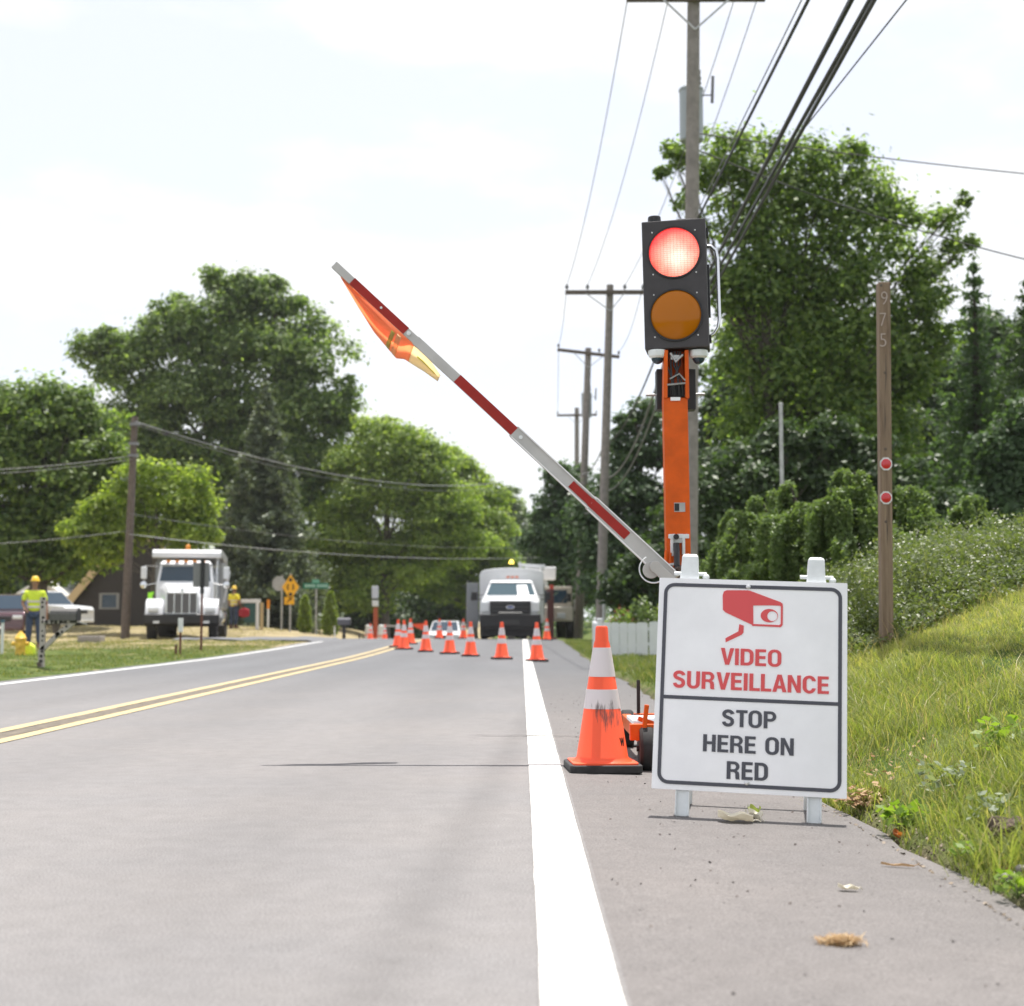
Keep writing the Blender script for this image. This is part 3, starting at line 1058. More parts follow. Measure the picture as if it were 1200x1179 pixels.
# --- right of the road
tree('tall_tree', 'tall open crowned tree behind the house number post', 42, 905,
     [(850, 190, 40), (800, 185, 22), (905, 205, 46), (965, 215, 50), (1010, 240, 46), (1050, 260, 36), (870, 265, 46), (935, 290, 62), (1010, 310, 60), (1070, 315, 32), (1110, 265, 26), (1118, 300, 20), (860, 345, 42),
      (930, 370, 62), (1000, 385, 60), (1060, 380, 36), (880, 430, 48), (960, 450, 60), (1030, 460, 48), (800, 240, 16), (905, 500, 52), (985, 515, 56), (1060, 450, 40), (870, 500, 40), (1050, 520, 44), (1092, 350, 34), (1078, 425, 36), (1105, 400, 26), (940, 240, 44), (890, 330, 46), (960, 340, 50), (830, 215, 20), (785, 178, 12), (1000, 180, 18), (775, 205, 9), (1130, 235, 10), (1140, 285, 10), (870, 165, 12), (820, 262, 14)],
     L_MID, clump=0.30, per=21, dens=0.80, leaf=0.20, thick=0.62, rag=2.8, r0=0.22, depth=0.85, fill=0.2)
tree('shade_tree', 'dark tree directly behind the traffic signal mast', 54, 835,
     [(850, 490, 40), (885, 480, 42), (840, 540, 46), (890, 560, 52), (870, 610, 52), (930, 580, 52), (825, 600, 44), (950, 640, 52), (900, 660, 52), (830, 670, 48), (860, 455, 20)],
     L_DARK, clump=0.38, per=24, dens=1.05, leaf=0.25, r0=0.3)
tree('shade_tree', 'mid green tree between the second utility pole and the signal', 58, 748,
     [(735, 500, 20), (760, 490, 22), (775, 530, 32), (740, 545, 34), (720, 585, 36), (765, 590, 42), (700, 620, 36), (745, 640, 44), (790, 640, 42), (710, 670, 40), (760, 690, 40), (725, 520, 14)],
     L_SHADE, clump=0.38, per=23, dens=1.0, leaf=0.26, r0=0.28)
tree('shade_tree', 'dark roadside tree overhanging the bucket truck', 72, 668,
     [(655, 560, 18, 24), (675, 570, 26), (650, 600, 26), (690, 600, 30), (660, 630, 34), (635, 610, 16), (640, 645, 28), (685, 650, 34), (655, 672, 30, 22), (700, 690, 28), (628, 630, 14)],
     L_SHADE, clump=0.42, per=23, dens=1.0, leaf=0.28, r0=0.30)
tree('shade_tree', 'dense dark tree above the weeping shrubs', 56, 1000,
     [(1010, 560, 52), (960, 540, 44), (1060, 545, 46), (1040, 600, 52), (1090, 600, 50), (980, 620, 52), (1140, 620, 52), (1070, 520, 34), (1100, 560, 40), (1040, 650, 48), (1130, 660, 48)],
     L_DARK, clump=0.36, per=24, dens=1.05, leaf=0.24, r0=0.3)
tree('bushy_tree', 'bushy green tree near the right edge beyond the weedy bank', 38, 1190,
     [(1180, 520, 36), (1215, 500, 40), (1170, 560, 36), (1210, 560, 44), (1150, 590, 30), (1195, 610, 44), (1230, 540, 40)],
     L_SHADE, clump=0.26, per=24, dens=1.0, leaf=0.17, r0=0.16)
tree('shade_tree', 'dense dark tree filling the gap at the right edge above the weedy bank', 60, 1150,
     [(1120, 480, 44), (1165, 470, 48), (1210, 460, 50), (1100, 540, 50), (1160, 540, 54), (1215, 540, 56), (1120, 600, 50), (1180, 610, 54), (1230, 610, 50), (1080, 480, 34), (1140, 430, 34), (1205, 415, 38), (1165, 395, 34), (1110, 440, 34), (1225, 380, 34)],
     L_DARK, clump=0.38, per=24, dens=1.05, leaf=0.25, r0=0.3)
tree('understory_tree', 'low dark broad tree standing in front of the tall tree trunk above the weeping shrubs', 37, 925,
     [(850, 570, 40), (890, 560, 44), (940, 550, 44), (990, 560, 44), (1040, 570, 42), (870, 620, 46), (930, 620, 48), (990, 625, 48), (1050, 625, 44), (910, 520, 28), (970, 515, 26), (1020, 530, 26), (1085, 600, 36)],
     L_DARK, clump=0.3, per=24, dens=1.0, leaf=0.18, r0=0.16)  # darkened leaves paint the shade below the tall crown
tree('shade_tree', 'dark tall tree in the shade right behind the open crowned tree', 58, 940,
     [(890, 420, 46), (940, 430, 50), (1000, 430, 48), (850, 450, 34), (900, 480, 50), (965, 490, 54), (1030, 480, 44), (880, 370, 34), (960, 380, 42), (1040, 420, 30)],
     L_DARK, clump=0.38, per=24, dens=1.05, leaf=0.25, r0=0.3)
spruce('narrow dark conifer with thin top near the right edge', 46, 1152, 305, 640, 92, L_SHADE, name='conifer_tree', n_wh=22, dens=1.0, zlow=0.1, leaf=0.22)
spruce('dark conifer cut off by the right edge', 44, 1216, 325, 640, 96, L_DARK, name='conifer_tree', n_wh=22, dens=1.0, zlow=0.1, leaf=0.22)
tree('hedge_tree', 'low dark tree behind the white picket fence', 44, 790,
     [(770, 650, 32), (800, 660, 34), (740, 680, 28), (780, 700, 34), (830, 690, 36), (725, 705, 22), (750, 715, 24), (860, 700, 36)],
     L_DARK, clump=0.34, per=24, dens=1.0, leaf=0.22, r0=0.2)

# the far wood that closes the view, one mass
n = 2600
xw = RNG.uniform(-125, 130, n)
yw = RNG.uniform(128, 175, n)
hw_ = 6.5 + 5.0 * vnoise(xw, yw, 0.05) + 3.0 * vnoise(xw, yw, 0.16)
k = ~((xw > -9) & (xw < 2.5))
xw, yw, hw_ = xw[k], yw[k], hw_[k]
zw = ground_z(xw, yw) + np.maximum(0.3, hw_ * RNG.random(len(xw)) ** 0.8)
cw = np.repeat(np.stack([xw, yw, zw], 1), 28, 0)
cw = cw + RNG.normal(size=cw.shape) * np.array([0.9, 0.9, 0.7])
tag(quads_mesh('far_woods', leaf_quads(cw, 0.62, 0.6, 0.5), L_SHADE), kind='stuff')

def weeping(label, px, d, py_top, r_px):
    """mound of drooping shoots"""
    s = F_PX / d
    x = at(px, 728, d).x
    z0 = gz(x, d)
    H = at(px, py_top, d).z - z0
    Rm = r_px / s
    root = thing('weeping_shrub', label, 'shrub', (x, d, z0), 0, 'weeping evergreen shrubs on the bank')
    b = MB()
    b.tube([(0, 0, -0.2), (0.03, 0, H * 0.5), (0, 0.02, H * 0.95)], [0.06, 0.05, 0.02], 7)
    C = []
    nb = 24
    for k in range(nb):
        # an arching bough ...
        a = 6.283 * k * 0.381966 + RND.uniform(-0.3, 0.3)
        lev = (k + 0.5) / nb
        L = Rm * RND.uniform(0.45, 1.25) * (1.15 - 0.75 * lev)
        z0_ = H * (0.30 + 0.60 * lev)
        rise = H * RND.uniform(0.02, 0.24)
        q = np.linspace(0, 1, 12)
        bx, bz = L * q, z0_ + rise * np.sin(q * 2.2) * 1.2 - (q ** 2.2) * H * RND.uniform(0.10, 0.22)
        pts = np.stack([np.cos(a) * bx, np.sin(a) * bx, np.maximum(bz, 0.05)], 1)
        b.tube([tuple(t) for t in pts[::3]], [0.02, 0.014, 0.009, 0.004], 5)
        # ... with a curtain of hanging shoots
        for j in range(2, 12):
            for _ in range(3):
                w = RND.uniform(-0.12, 0.12) * (0.5 + j / 12)
                o_ = pts[j] + np.array([-math.sin(a) * w, math.cos(a) * w, 0])
                Ls = H * RND.uniform(0.12, 0.34) * (0.35 + 0.95 * j / 11)
                m_ = max(5, int(Ls / 0.016))
                t = np.linspace(0, 1, m_)
                out = RND.uniform(0.02, 0.12)
                st_ = o_ + np.stack([np.cos(a) * out * np.sqrt(t), np.sin(a) * out * np.sqrt(t), -Ls * t + 0.03 * np.sin(3 * t)], 1)
                st_ = st_[st_[:, 2] > 0.02]
                if len(st_):
                    cc = np.repeat(st_, 4, 0)
                    C.append(cc + RNG.normal(size=cc.shape) * np.array([0.018, 0.018, 0.014]))
    b.build('trunk', M_BARK_DARK, root, smooth=60)
    V = leaf_quads(np.concatenate(C), 0.058, 0.42, 0.15)
    quads_mesh('crown', V, L_WEEP, root)

weeping('wide weeping evergreen shrub just right of the orange mast', 872, 18.5, 592, 62)
weeping('pale weeping evergreen shrub third from the right end of the row', 935, 17.5, 575, 66)
weeping('tallest weeping evergreen shrub left of the house number post', 1002, 17.0, 558, 62)
weeping('weeping evergreen shrub right behind the house number post', 1072, 17.5, 570, 56)
weeping('smallest weeping evergreen shrub at the right end of the row', 1138, 18.5, 590, 54)
weeping('low dark weeping evergreen shrub between two taller ones', 905, 20.5, 590, 60)

def cone_shrub(label, px, d, py_top, r_px):
    s = F_PX / d
    x = at(px, 728, d).x
    z0 = gz(x, d)
    H = at(px, py_top, d).z - z0
    Rm = r_px / s
    root = thing('conical_shrub', label, 'shrub', (x, d, z0), 0, 'young conical shrubs by the street sign')
    n = 2600
    t = RNG.random(n) ** 0.8
    r = Rm * np.sqrt(np.maximum(0.02, 1 - t)) * (0.7 + 0.35 * RNG.random(n)) * np.minimum(1, 0.6 + 2 * t)
    a = RNG.random(n) * 6.283
    r *= 1 + 0.18 * np.sin(5 * a + 11 * t)
    c = np.stack([np.cos(a) * r, np.sin(a) * r, H * (0.03 + 0.97 * t)], 1)
    b = MB()
    b.tube([(0, 0, -0.2), (0, 0, H * 0.8)], [0.05, 0.01], 6)
    b.build('stem', M_BARK, root)
    quads_mesh('foliage', leaf_quads(c, 0.19, 0.5, 0.1), L_CONE, root)
cone_shrub('smaller young conical shrub right of the diamond warning sign', 357, 66, 698, 8)
cone_shrub('larger young conical shrub below the green street sign', 387, 66, 694, 10)

# --- grass: single blades, more of them where the camera stands
G_BANK = leaf_mat('bank_grass_blades', (0.135, 0.180, 0.046), (0.275, 0.300, 0.095), 0.42, (0.40, 0.34, 0.18))
G_PALE = leaf_mat('pale_grass_blades', (0.25, 0.275, 0.080), (0.40, 0.39, 0.15), 0.45, (0.46, 0.38, 0.19))
G_VERGE = leaf_mat('verge_grass_blades', (0.060, 0.100, 0.020), (0.150, 0.180, 0.050), 0.4, (0.34, 0.28, 0.14))
G_DRY = leaf_mat('dry_grass_blades', (0.22, 0.20, 0.10), (0.36, 0.31, 0.18), 0.35)
G_STRAW = leaf_mat('straw_blades', (0.34, 0.27, 0.13), (0.52, 0.42, 0.22), 0.3)

def blades(x, y, h, w, lean=0.85, clump_dir=None):
    n = len(x)
    z = ground_z(x, y) - 0.01
    p = np.stack([x, y, z], 1)
    a = RNG.random(n) * 6.283
    side = np.stack([np.cos(a), np.sin(a), np.zeros(n)], 1)
    la = RNG.random(n) * 6.283
    ln = lean * (0.25 + RNG.random(n)) * h
    d = np.stack([np.cos(la) * ln, np.sin(la) * ln, np.zeros(n)], 1)
    up = np.array([0, 0, 1.0])
    m_ = p + d * 0.35 + up * (h * 0.6)[:, None]
    t = p + d + up * (h * (1 - 0.25 * lean * RNG.random(n)))[:, None]
    ww = w[:, None]
    return np.stack([p - side * ww * 0.5, p + side * ww * 0.5, m_ - side * ww * 0.36, m_ + side * ww * 0.36, t], 1)
TRI = [(0, 1, 3), (0, 3, 2), (2, 3, 4)]

def field(n, x0, x1, y0, y1, hmean, w, thin=None, ypow=1.0):
    y = y0 + (y1 - y0) * RNG.random(n) ** ypow
    x = x0 + (x1 - x0) * RNG.random(n)
    keep = np.ones(n, bool) if thin is None else RNG.random(n) < thin(x, y)
    x, y = x[keep], y[keep]
    h = hmean * (0.45 + 0.75 * RNG.random(len(x))) * (1 + 0.9 * vnoise(x, y, 1.1) + 0.5 * vnoise(x, y, 3.7))
    return blades(x, y, np.maximum(h, 0.02), w * (0.7 + 0.6 * RNG.random(len(x))))

edge_in = lambda x, y: S(x + 0.30 * vnoise(x, y, 1.6) + 0.25 * vnoise(x, y, 5.0), 1.25, 1.48) * (0.62 + 0.38 * S(vnoise(x, y, 2.3), -0.2, 0.1))
dry_up = lambda x, y: S(x + 0.25 * (y - 6) * 0.35 + 0.9 * vnoise(x, y, 0.8), 1.9, 3.0)
bank = np.concatenate([field(140000, 1.27, 4.9, 2.4, 12.5, 0.070, 0.0048, lambda x, y: edge_in(x, y) * (1 - 0.6 * dry_up(x, y)), 1.0),
                       field(30000, 1.30, 2.5, 2.4, 9.0, 0.15, 0.0058, lambda x, y: edge_in(x, y) * S(vnoise(x, y + 4, 1.3), -0.1, 0.2)),
                       field(16000, 1.19, 1.5, 2.5, 9.0, 0.085, 0.0052, lambda x, y: S(vnoise(x * 0.4, y, 2.4), 0.0, 0.2), 1.0)])
tag(quads_mesh('bank_grass', bank, G_BANK, tris=TRI), kind='stuff')
upb = np.concatenate([field(95000, 1.5, 5.0, 2.4, 13.0, 0.060, 0.0050, dry_up)])
tag(quads_mesh('pale_bank_grass', upb, G_PALE, tris=TRI), kind='stuff')
stalk = field(5200, 1.45, 4.9, 3.0, 12.5, 0.17, 0.0030, lambda x, y: edge_in(x, y) * S(vnoise(x + 8, y, 0.9), -0.25, 0.25))
tag(quads_mesh('dry_grass_stalks', stalk, G_STRAW, tris=TRI), kind='stuff')
# right verge past the signal, running to the fence
vr = field(52000, 1.25, 4.2, 10.5, 46, 0.10, 0.010, lambda x, y: S(x + 0.2 * vnoise(x, y, 2.0), 1.28, 1.5))
tag(quads_mesh('verge_grass', vr, G_VERGE, tris=TRI), kind='stuff')
# left verge and lawn
vl = field(110000, -24, -6.25, 15, 43, 0.065, 0.013, lambda x, y: S(-x + 0.3 * vnoise(x, y, 1.2), 6.3, 6.7) * (0.5 + 0.5 * S(vnoise(x, y, 0.7), -0.25, 0.1)))
tag(quads_mesh('lawn_grass', vl, G_VERGE, tris=TRI), kind='stuff')
dl = field(46000, -26, -6.6, 29, 66, 0.06, 0.022, lambda x, y: S(y + 3 * vnoise(x, y, 0.35), 30, 40) * (1 - S(y, 41, 42.5) * S(x, -10.8, -10.2)))
tag(quads_mesh('dry_lawn_grass', dl, G_DRY, tris=TRI), kind='stuff')

# --- the weedy bank with small white flowers
G_WEED = leaf_mat('weed_leaves', (0.069, 0.102, 0.036), (0.151, 0.180, 0.074), 0.4)
M_PETAL = mat('white_petals', (0.60, 0.58, 0.54), 0.8)

def weeds(n, x0, x1, y0, y1, hm):
    x = x0 + (x1 - x0) * RNG.random(n)
    y = y0 + (y1 - y0) * RNG.random(n)
    k = RNG.random(n) < 0.35 + 0.65 * S(vnoise(x, y, 1.0), -0.3, 0.1)
    x, y = x[k], y[k]
    n = len(x)
    h = hm * (0.45 + 0.8 * RNG.random(n) ** 2) * (1 + 0.9 * vnoise(x, y, 0.9) + 0.5 * vnoise(x, y, 2.7)) * (0.35 + 0.65 * S(y, y0, y0 + 1.0))
    z = ground_z(x, y)
    st = blades(x, y, h, np.full(n, 0.006), 0.30)
    m_ = 26
    t = RNG.random((n, m_)) ** 0.7
    c = np.stack([x[:, None] + RNG.normal(size=(n, m_)) * 0.06, y[:, None] + RNG.normal(size=(n, m_)) * 0.06, z[:, None] + h[:, None] * t], -1).reshape(-1, 3)
    lv = leaf_quads(c, 0.040, 0.45, 0.4)
    fk = RNG.random(n) < 0.26
    fx = np.repeat(st[fk, 4], 4, 0) + RNG.normal(size=(fk.sum() * 4, 3)) * np.array([0.028, 0.028, 0.012])
    fl = leaf_quads(fx, 0.015, 0.9, 0.9)
    return st, lv, fl
st, lv, fl = weeds(9500, 2.35, 6.5, 10.6, 15.5, 0.42)
tag(quads_mesh('weed_stems', st, G_BANK, tris=TRI), kind='stuff')
tag(quads_mesh('weed_leaves', lv, G_WEED), kind='stuff')
tag(quads_mesh('white_wildflowers', fl, M_PETAL), kind='stuff')

# --- broad-leaved clumps, dead leaves and stones along the broken edge of the shoulder
L_FORB = leaf_mat('broad_weed_leaves', (0.11, 0.19, 0.025), (0.22, 0.31, 0.05), 0.45)
L_SILVER = leaf_mat('silvery_weed_leaves', (0.16, 0.20, 0.13), (0.28, 0.32, 0.22), 0.3)
def forb(label, px, py, n, size, hh, m, rad_=0.09):
    x, y = road_hit(px, py)
    z = gz(x, y)
    root = thing('weed_plant', label, 'plant', (x, y, z))
    a = RNG.random(n) * 6.283
    r = rad_ * RNG.random(n) ** 0.6
    c = np.stack([np.cos(a) * r, np.sin(a) * r, 0.01 + hh * RNG.random(n)], 1)
    b = MB()
    for i in range(0, n, 4):
        b.tube([(0, 0, -0.02), tuple(c[i] * np.array([0.5, 0.5, 0.8])), tuple(c[i])], [0.002, 0.0015, 0.001], 4)
    b.build('stem', mat('weed_stem', (0.12, 0.17, 0.05), 0.8), root)
    quads_mesh('foliage', leaf_quads(c, size, 0.62, 0.5), m, root)

def road_hit(px, py):
    """where the sight line through a pixel meets the ground"""
    d = 3.0
    for _ in range(4000):
        p = at(px, py, d)
        if p.z <= max(gz(p.x, d), float(sheet_z(p.x, d)) if X_LEFT < p.x < X_RIGHT else -9):
            break
        d += 0.004 + 0.0015 * d
    return p.x, d
forb('bright green broad-leaved weed at the shoulder edge above a red leaf', 1062, 970, 60, 0.045, 0.07, L_FORB, 0.10)
forb('silvery leaved weed beside the sign on the grass bank', 1112, 930, 70, 0.035, 0.10, L_SILVER, 0.12)
forb('yellow green weed clump near the right edge of the bank', 1178, 880, 70, 0.05, 0.12, L_FORB, 0.13)
forb('pale green weed at the shoulder edge near the lone stone', 1140, 1010, 40, 0.035, 0.05, L_FORB, 0.07)
forb('small weed tuft left of the dug soil mound', 1172, 965, 60, 0.03, 0.09, L_SILVER, 0.11)
forb('green weed at the foot of the bank under the right edge', 1196, 1050, 50, 0.03, 0.05, L_FORB, 0.07)
# ------------------------------------------------------------------ shared object materials
M_SIGNWHITE = mat('sign_white', (0.87, 0.87, 0.89), 0.42, noise=(5, 0.05))
M_SIGNGREY = mat('sign_charcoal', (0.060, 0.062, 0.078), 0.45)
M_SIGNRED = mat('sign_red', (0.68, 0.075, 0.080), 0.45)
M_LEGWHITE = mat('white_plastic', (0.72, 0.75, 0.76), 0.5, noise=(12, 0.10))
M_BOLT = mat('zinc_bolt', (0.62, 0.62, 0.62), 0.35, 0.9)
M_BLACK = mat('black_rubber', (0.022, 0.021, 0.022), 0.7, noise=(20, 0.4))
M_BLACKP = mat('black_paint', (0.012, 0.012, 0.014), 0.5, noise=(9, 0.2))
M_ORANGE = mat('orange_paint', (0.64, 0.098, 0.004), 0.45, noise=(7, 0.20), spec=0.25)
M_CONE = mat('cone_orange', (0.90, 0.095, 0.028), 0.5, noise=(8, 0.07))
M_COLLAR = mat('reflective_white', (0.66, 0.60, 0.61), 0.5, noise=(30, 0.06))
M_STEEL = mat('galvanised_steel', (0.42, 0.42, 0.42), 0.5, 0.5, noise=(10, 0.2))
M_ALU = mat('brushed_aluminium', (0.46, 0.45, 0.43), 0.55, 0.25, noise=(5, 0.12))
M_REDTAPE = mat('red_reflective_tape', (0.31, 0.024, 0.018), 0.5, noise=(12, 0.15), spec=0.2)
M_GLASS = mat('vehicle_glass', (0.020, 0.040, 0.062), 0.08, spec=0.5)
M_WHITEV = mat('white_vehicle_paint', (0.62, 0.63, 0.65), 0.28, coat=0.5, noise=(2, 0.03))
M_GREYV = mat('grey_body_paint', (0.27, 0.28, 0.29), 0.4, 0.1, noise=(2, 0.05))
M_CHROME = mat('chrome', (0.70, 0.71, 0.73), 0.18, 0.95)
M_TYRE = mat('tyre_rubber', (0.020, 0.020, 0.021), 0.85, noise=(16, 0.35))
M_RIM = mat('wheel_steel', (0.45, 0.45, 0.46), 0.4, 0.6)
M_AMBER = mat('amber_plastic', (0.75, 0.26, 0.02), 0.3)
M_LAMP = mat('headlamp_glass', (0.62, 0.64, 0.66), 0.15, coat=0.5)
M_WOODPOLE = mat('weathered_pole_wood', (0.235, 0.21, 0.195), 0.9, noise=(6, 0.22), bump=(25, 0.4))
M_BROWNPOLE = mat('creosoted_pole_wood', (0.12, 0.095, 0.08), 0.9, noise=(7, 0.3))
M_WIRE = mat('black_cable', (0.035, 0.035, 0.037), 0.55)
M_WIREG = mat('grey_conductor', (0.20, 0.20, 0.20), 0.5, 0.3)
M_PORC = mat('insulator_grey', (0.18, 0.18, 0.19), 0.35)

def glow(name, col, strength):
    m = bpy.data.materials.new(name)
    m.use_nodes = True
    p = m.node_tree.nodes['Principled BSDF']
    p.inputs['Base Color'].default_value = (*col, 1)
    p.inputs['Emission Color'].default_value = (*col, 1)
    p.inputs['Emission Strength'].default_value = strength
    p.inputs['Roughness'].default_value = 0.3
    return m

# ------------------------------------------------------------------ the A-frame warning sign
def rounded(x0, z0, x1, z1, r, n=6):
    pts = []
    for cx, cz, a0 in ((x1 - r, z0 + r, -90), (x1 - r, z1 - r, 0), (x0 + r, z1 - r, 90), (x0 + r, z0 + r, 180)):
        for i in range(n + 1):
            a = rad(a0 + 90 * i / n)
            pts.append((cx + r * math.cos(a), cz + r * math.sin(a)))
    return pts

gx_, gy_ = road_hit(876, 961.5)
sign = thing('warning_sign', 'white video surveillance A-frame board on the shoulder telling drivers to stop on red', 'sign', (gx_, gy_, float(sheet_z(gx_, gy_))))
sign.rotation_euler = (0, rad(2.0), rad(-9))
TILT = rad(11)
BW, BH, BZ = 0.730, 0.826, 0.098
# board plane: local X right, Z up the board, front facing -Y; then tipped back
MT = Matrix.Translation((0, 0.002, 0)) @ Matrix.Rotation(-TILT, 4, 'X')
b = MB().prism(rounded(-BW / 2, BZ, BW / 2, BZ + BH, 0.004, 2), -0.010, 0.0)
board = b.xf(MT).build('sign_board', M_SIGNWHITE, sign)

def bp(zx, zy):
    """sign detail: pixel of the enlarged photograph (730,640 + 0.297 zoom) to board x, z"""
    px, py = 730 + zx * 0.29692, 640 + zy * 0.29692
    TL, TR, BR, BL = (775, 678), (995, 684), (990, 934), (762, 925)
    u, v = 0.5, 0.5
    for _ in range(12):
        x = (TL[0] * (1 - u) + TR[0] * u) * (1 - v) + (BL[0] * (1 - u) + BR[0] * u) * v
        y = (TL[1] * (1 - u) + TR[1] * u) * (1 - v) + (BL[1] * (1 - u) + BR[1] * u) * v
        u += (px - x) / 224.0
        v += (py - y) / 248.0
    return ((u - 0.5) * BW, BZ + BH * (1 - v))

b = MB()
o1 = rounded(-BW / 2 + 0.020, BZ + 0.020, BW / 2 - 0.020, BZ + BH - 0.020, 0.042)
i1 = rounded(-BW / 2 + 0.034, BZ + 0.034, BW / 2 - 0.034, BZ + BH - 0.034, 0.028)
b.ring(o1, i1, -0.0125, -0.0095)
zd = bp(500, 617)[1]
b.prism([(-BW / 2 + 0.0335, zd - 0.007), (BW / 2 - 0.0335, zd - 0.007), (BW / 2 - 0.0335, zd + 0.007), (-BW / 2 + 0.0335, zd + 0.007)], -0.0118, -0.0092)
b.xf(MT).build('border', M_SIGNGREY, board)

def letter(txt, zx, zy, w, h, m, bold=0.045):
    cx, cz = bp(zx, zy)
    v, f = word_mesh(txt, w, h, 0.003)
    v = v + np.array([cx, -0.0112, cz])
    MB().add(v, f).xf(MT).build('lettering', m, board)
KS = 0.29692 / 310
letter('VIDEO', 511, 448, 243 * KS, 70 * KS, M_SIGNRED)
letter('SURVEILLANCE', 507, 546, 620 * KS, 72 * KS, M_SIGNRED)
letter('STOP', 500, 690, 214 * KS, 70 * KS, M_SIGNGREY)
letter('HERE ON', 495, 790, 357 * KS, 70 * KS, M_SIGNGREY)
letter('RED', 490, 890, 162 * KS, 70 * KS, M_SIGNGREY)
# the camera pictogram
b = MB()
P_ = lambda *q: [bp(*t) for t in q]
b.prism(P_((408, 184), (420, 179), (500, 179), (512, 181), (630, 226), (640, 234), (637, 241), (528, 237), (522, 243), (521, 300), (517, 318), (412, 268), (403, 258), (403, 200)), -0.0125, -0.0095)
b.ring(P_((517, 232), (630, 232), (640, 240), (638, 318), (630, 327), (517, 322)), P_((523, 240), (624, 239), (632, 244), (630, 314), (624, 319), (523, 315)), -0.0128, -0.0093)
ell = lambda cx, cy, rx, ry, n=28: [bp(cx + rx * math.cos(2 * math.pi * i / n), cy + ry * math.sin(2 * math.pi * i / n)) for i in range(n)]
b.ring(ell(586, 281, 34, 27), ell(598, 283, 20, 20), -0.0122, -0.0096)
b.prism(P_((467, 316), (485, 322), (483, 350), (476, 358), (412, 389), (411, 373), (463, 345)), -0.0121, -0.0097)
b.xf(MT).build('camera_emblem', M_SIGNRED, board)
for zx, zy in ((505, 165), (487, 935)):
    x, z = bp(zx, zy)
    MB().lathe([(0.009, 0.0), (0.009, 0.004), (0.004, 0.006), (0, 0.006)], (x, -0.012, z), 12, Matrix.Rotation(rad(90), 3, 'X')).xf(MT).build('bolt', M_BOLT, board)
# legs: moulded posts behind the board, hinged to a rear pair
for sx_ in (-1, 1):
    b = MB()
    X = 0.247 * sx_
    b.box((X, 0.024, 0.478), (0.054, 0.040, 0.956))
    b.box((X - 0.024, 0.002, 0.047), (0.006, 0.02, 0.09))
    b.box((X + 0.024, 0.002, 0.047), (0.006, 0.02, 0.09))
    leg = b.xf(MT).build('leg', M_LEGWHITE, sign, bevel=0.004)
    b = MB()
    b.loft([[(X - 0.043, 0.0, 0.895), (X + 0.043, 0.0, 0.895), (X + 0.043, 0.075, 0.895), (X - 0.043, 0.075, 0.895)],
            [(X - 0.035, 0.004, 0.950), (X + 0.035, 0.004, 0.950), (X + 0.035, 0.07, 0.950), (X - 0.035, 0.07, 0.950)],
            [(X - 0.032, 0.006, 1.018), (X + 0.032, 0.006, 1.018), (X + 0.032, 0.068, 1.018), (X - 0.032, 0.068, 1.018)],
            [(X - 0.025, 0.012, 1.030), (X + 0.025, 0.012, 1.030), (X + 0.025, 0.06, 1.030), (X - 0.025, 0.06, 1.030)]])
    b.xf(MT).build('hinge_cap', M_LEGWHITE, leg, bevel=0.005)
    b = MB()
    b.cyl((X - 0.062, 0.035, 0.953), (X + 0.066, 0.035, 0.953), 0.008, n=10)
    b.ball((X + 0.064, 0.035, 0.941), 0.014, 10, 7)
    b.xf(MT).build('hinge_bolt', M_LEGWHITE, leg, smooth=50)
    top = MT @ Vector((X, 0.05, 0.955))
    b = MB().bar((X, 0.40, 0.0), (X, top.y + 0.02, 0.94), 0.050, 0.034, (0, 1, 0))
    b.build('leg', M_LEGWHITE, sign, bevel=0.004)
b = MB()
b.bar((-0.247, 0.385, 0.12), (0.247, 0.385, 0.12), 0.03, 0.02)
b.build('cross_bar', M_LEGWHITE, sign)

# ------------------------------------------------------------------ traffic cones
def scuffed():
    m = mat('scuffed_cone_orange', (0.90, 0.095, 0.028), 0.5)
    n, l = m.node_tree.nodes, m.node_tree.links
    p = n['Principled BSDF']
    tc = n.new("ShaderNodeTexCoord")
    mp = n.new("ShaderNodeMapping")
    mp.inputs['Rotation'].default_value = (0, rad(18), 0)
    mp.inputs['Scale'].default_value = (34, 12, 5)
    t = n.new("ShaderNodeTexNoise")
    t.inputs['Detail'].default_value = 6
    t.inputs['Roughness'].default_value = 0.7
    t.inputs['Scale'].default_value = 1.0
    l.new(tc.outputs['Object'], mp.inputs[0])
    l.new(mp.outputs[0], t.inputs['Vector'])
    # scuffs gather in one patch of the front
    dv = n.new("ShaderNodeVectorMath")
    dv.operation = 'DISTANCE'
    dv.inputs[1].default_value = (0.01, -0.09, 0.285)
    l.new(tc.outputs['Object'], dv.inputs[0])
    r1 = n.new("ShaderNodeMapRange")
    r1.inputs['From Min'].default_value = 0.03
    r1.inputs['From Max'].default_value = 0.15
    r1.inputs['To Min'].default_value = 0.13
    r1.inputs['To Max'].default_value = -0.22
    l.new(dv.outputs['Value'], r1.inputs['Value'])
    ad = n.new("ShaderNodeMath")
    l.new(t.outputs['Fac'], ad.inputs[0])
    l.new(r1.outputs[0], ad.inputs[1])
    r2 = n.new("ShaderNodeMapRange")
    r2.inputs['From Min'].default_value = 0.56
    r2.inputs['From Max'].default_value = 0.70
    r2.inputs['To Max'].default_value = 0.85
    l.new(ad.outputs[0], r2.inputs['Value'])
    x = n.new("ShaderNodeMix")
    x.data_type = 'RGBA'
    x.inputs[6].default_value = p.inputs['Base Color'].default_value[:]
    x.inputs[7].default_value = (0.06, 0.035, 0.03, 1)
    l.new(r2.outputs[0], x.inputs[0])
    l.new(x.outputs[2], p.inputs['Base Color'])
    return m, x
M_SCUFF, _ = scuffed()
M_SCUFFW, _x = scuffed()
_x.inputs[6].default_value = (0.68, 0.62, 0.63, 1)

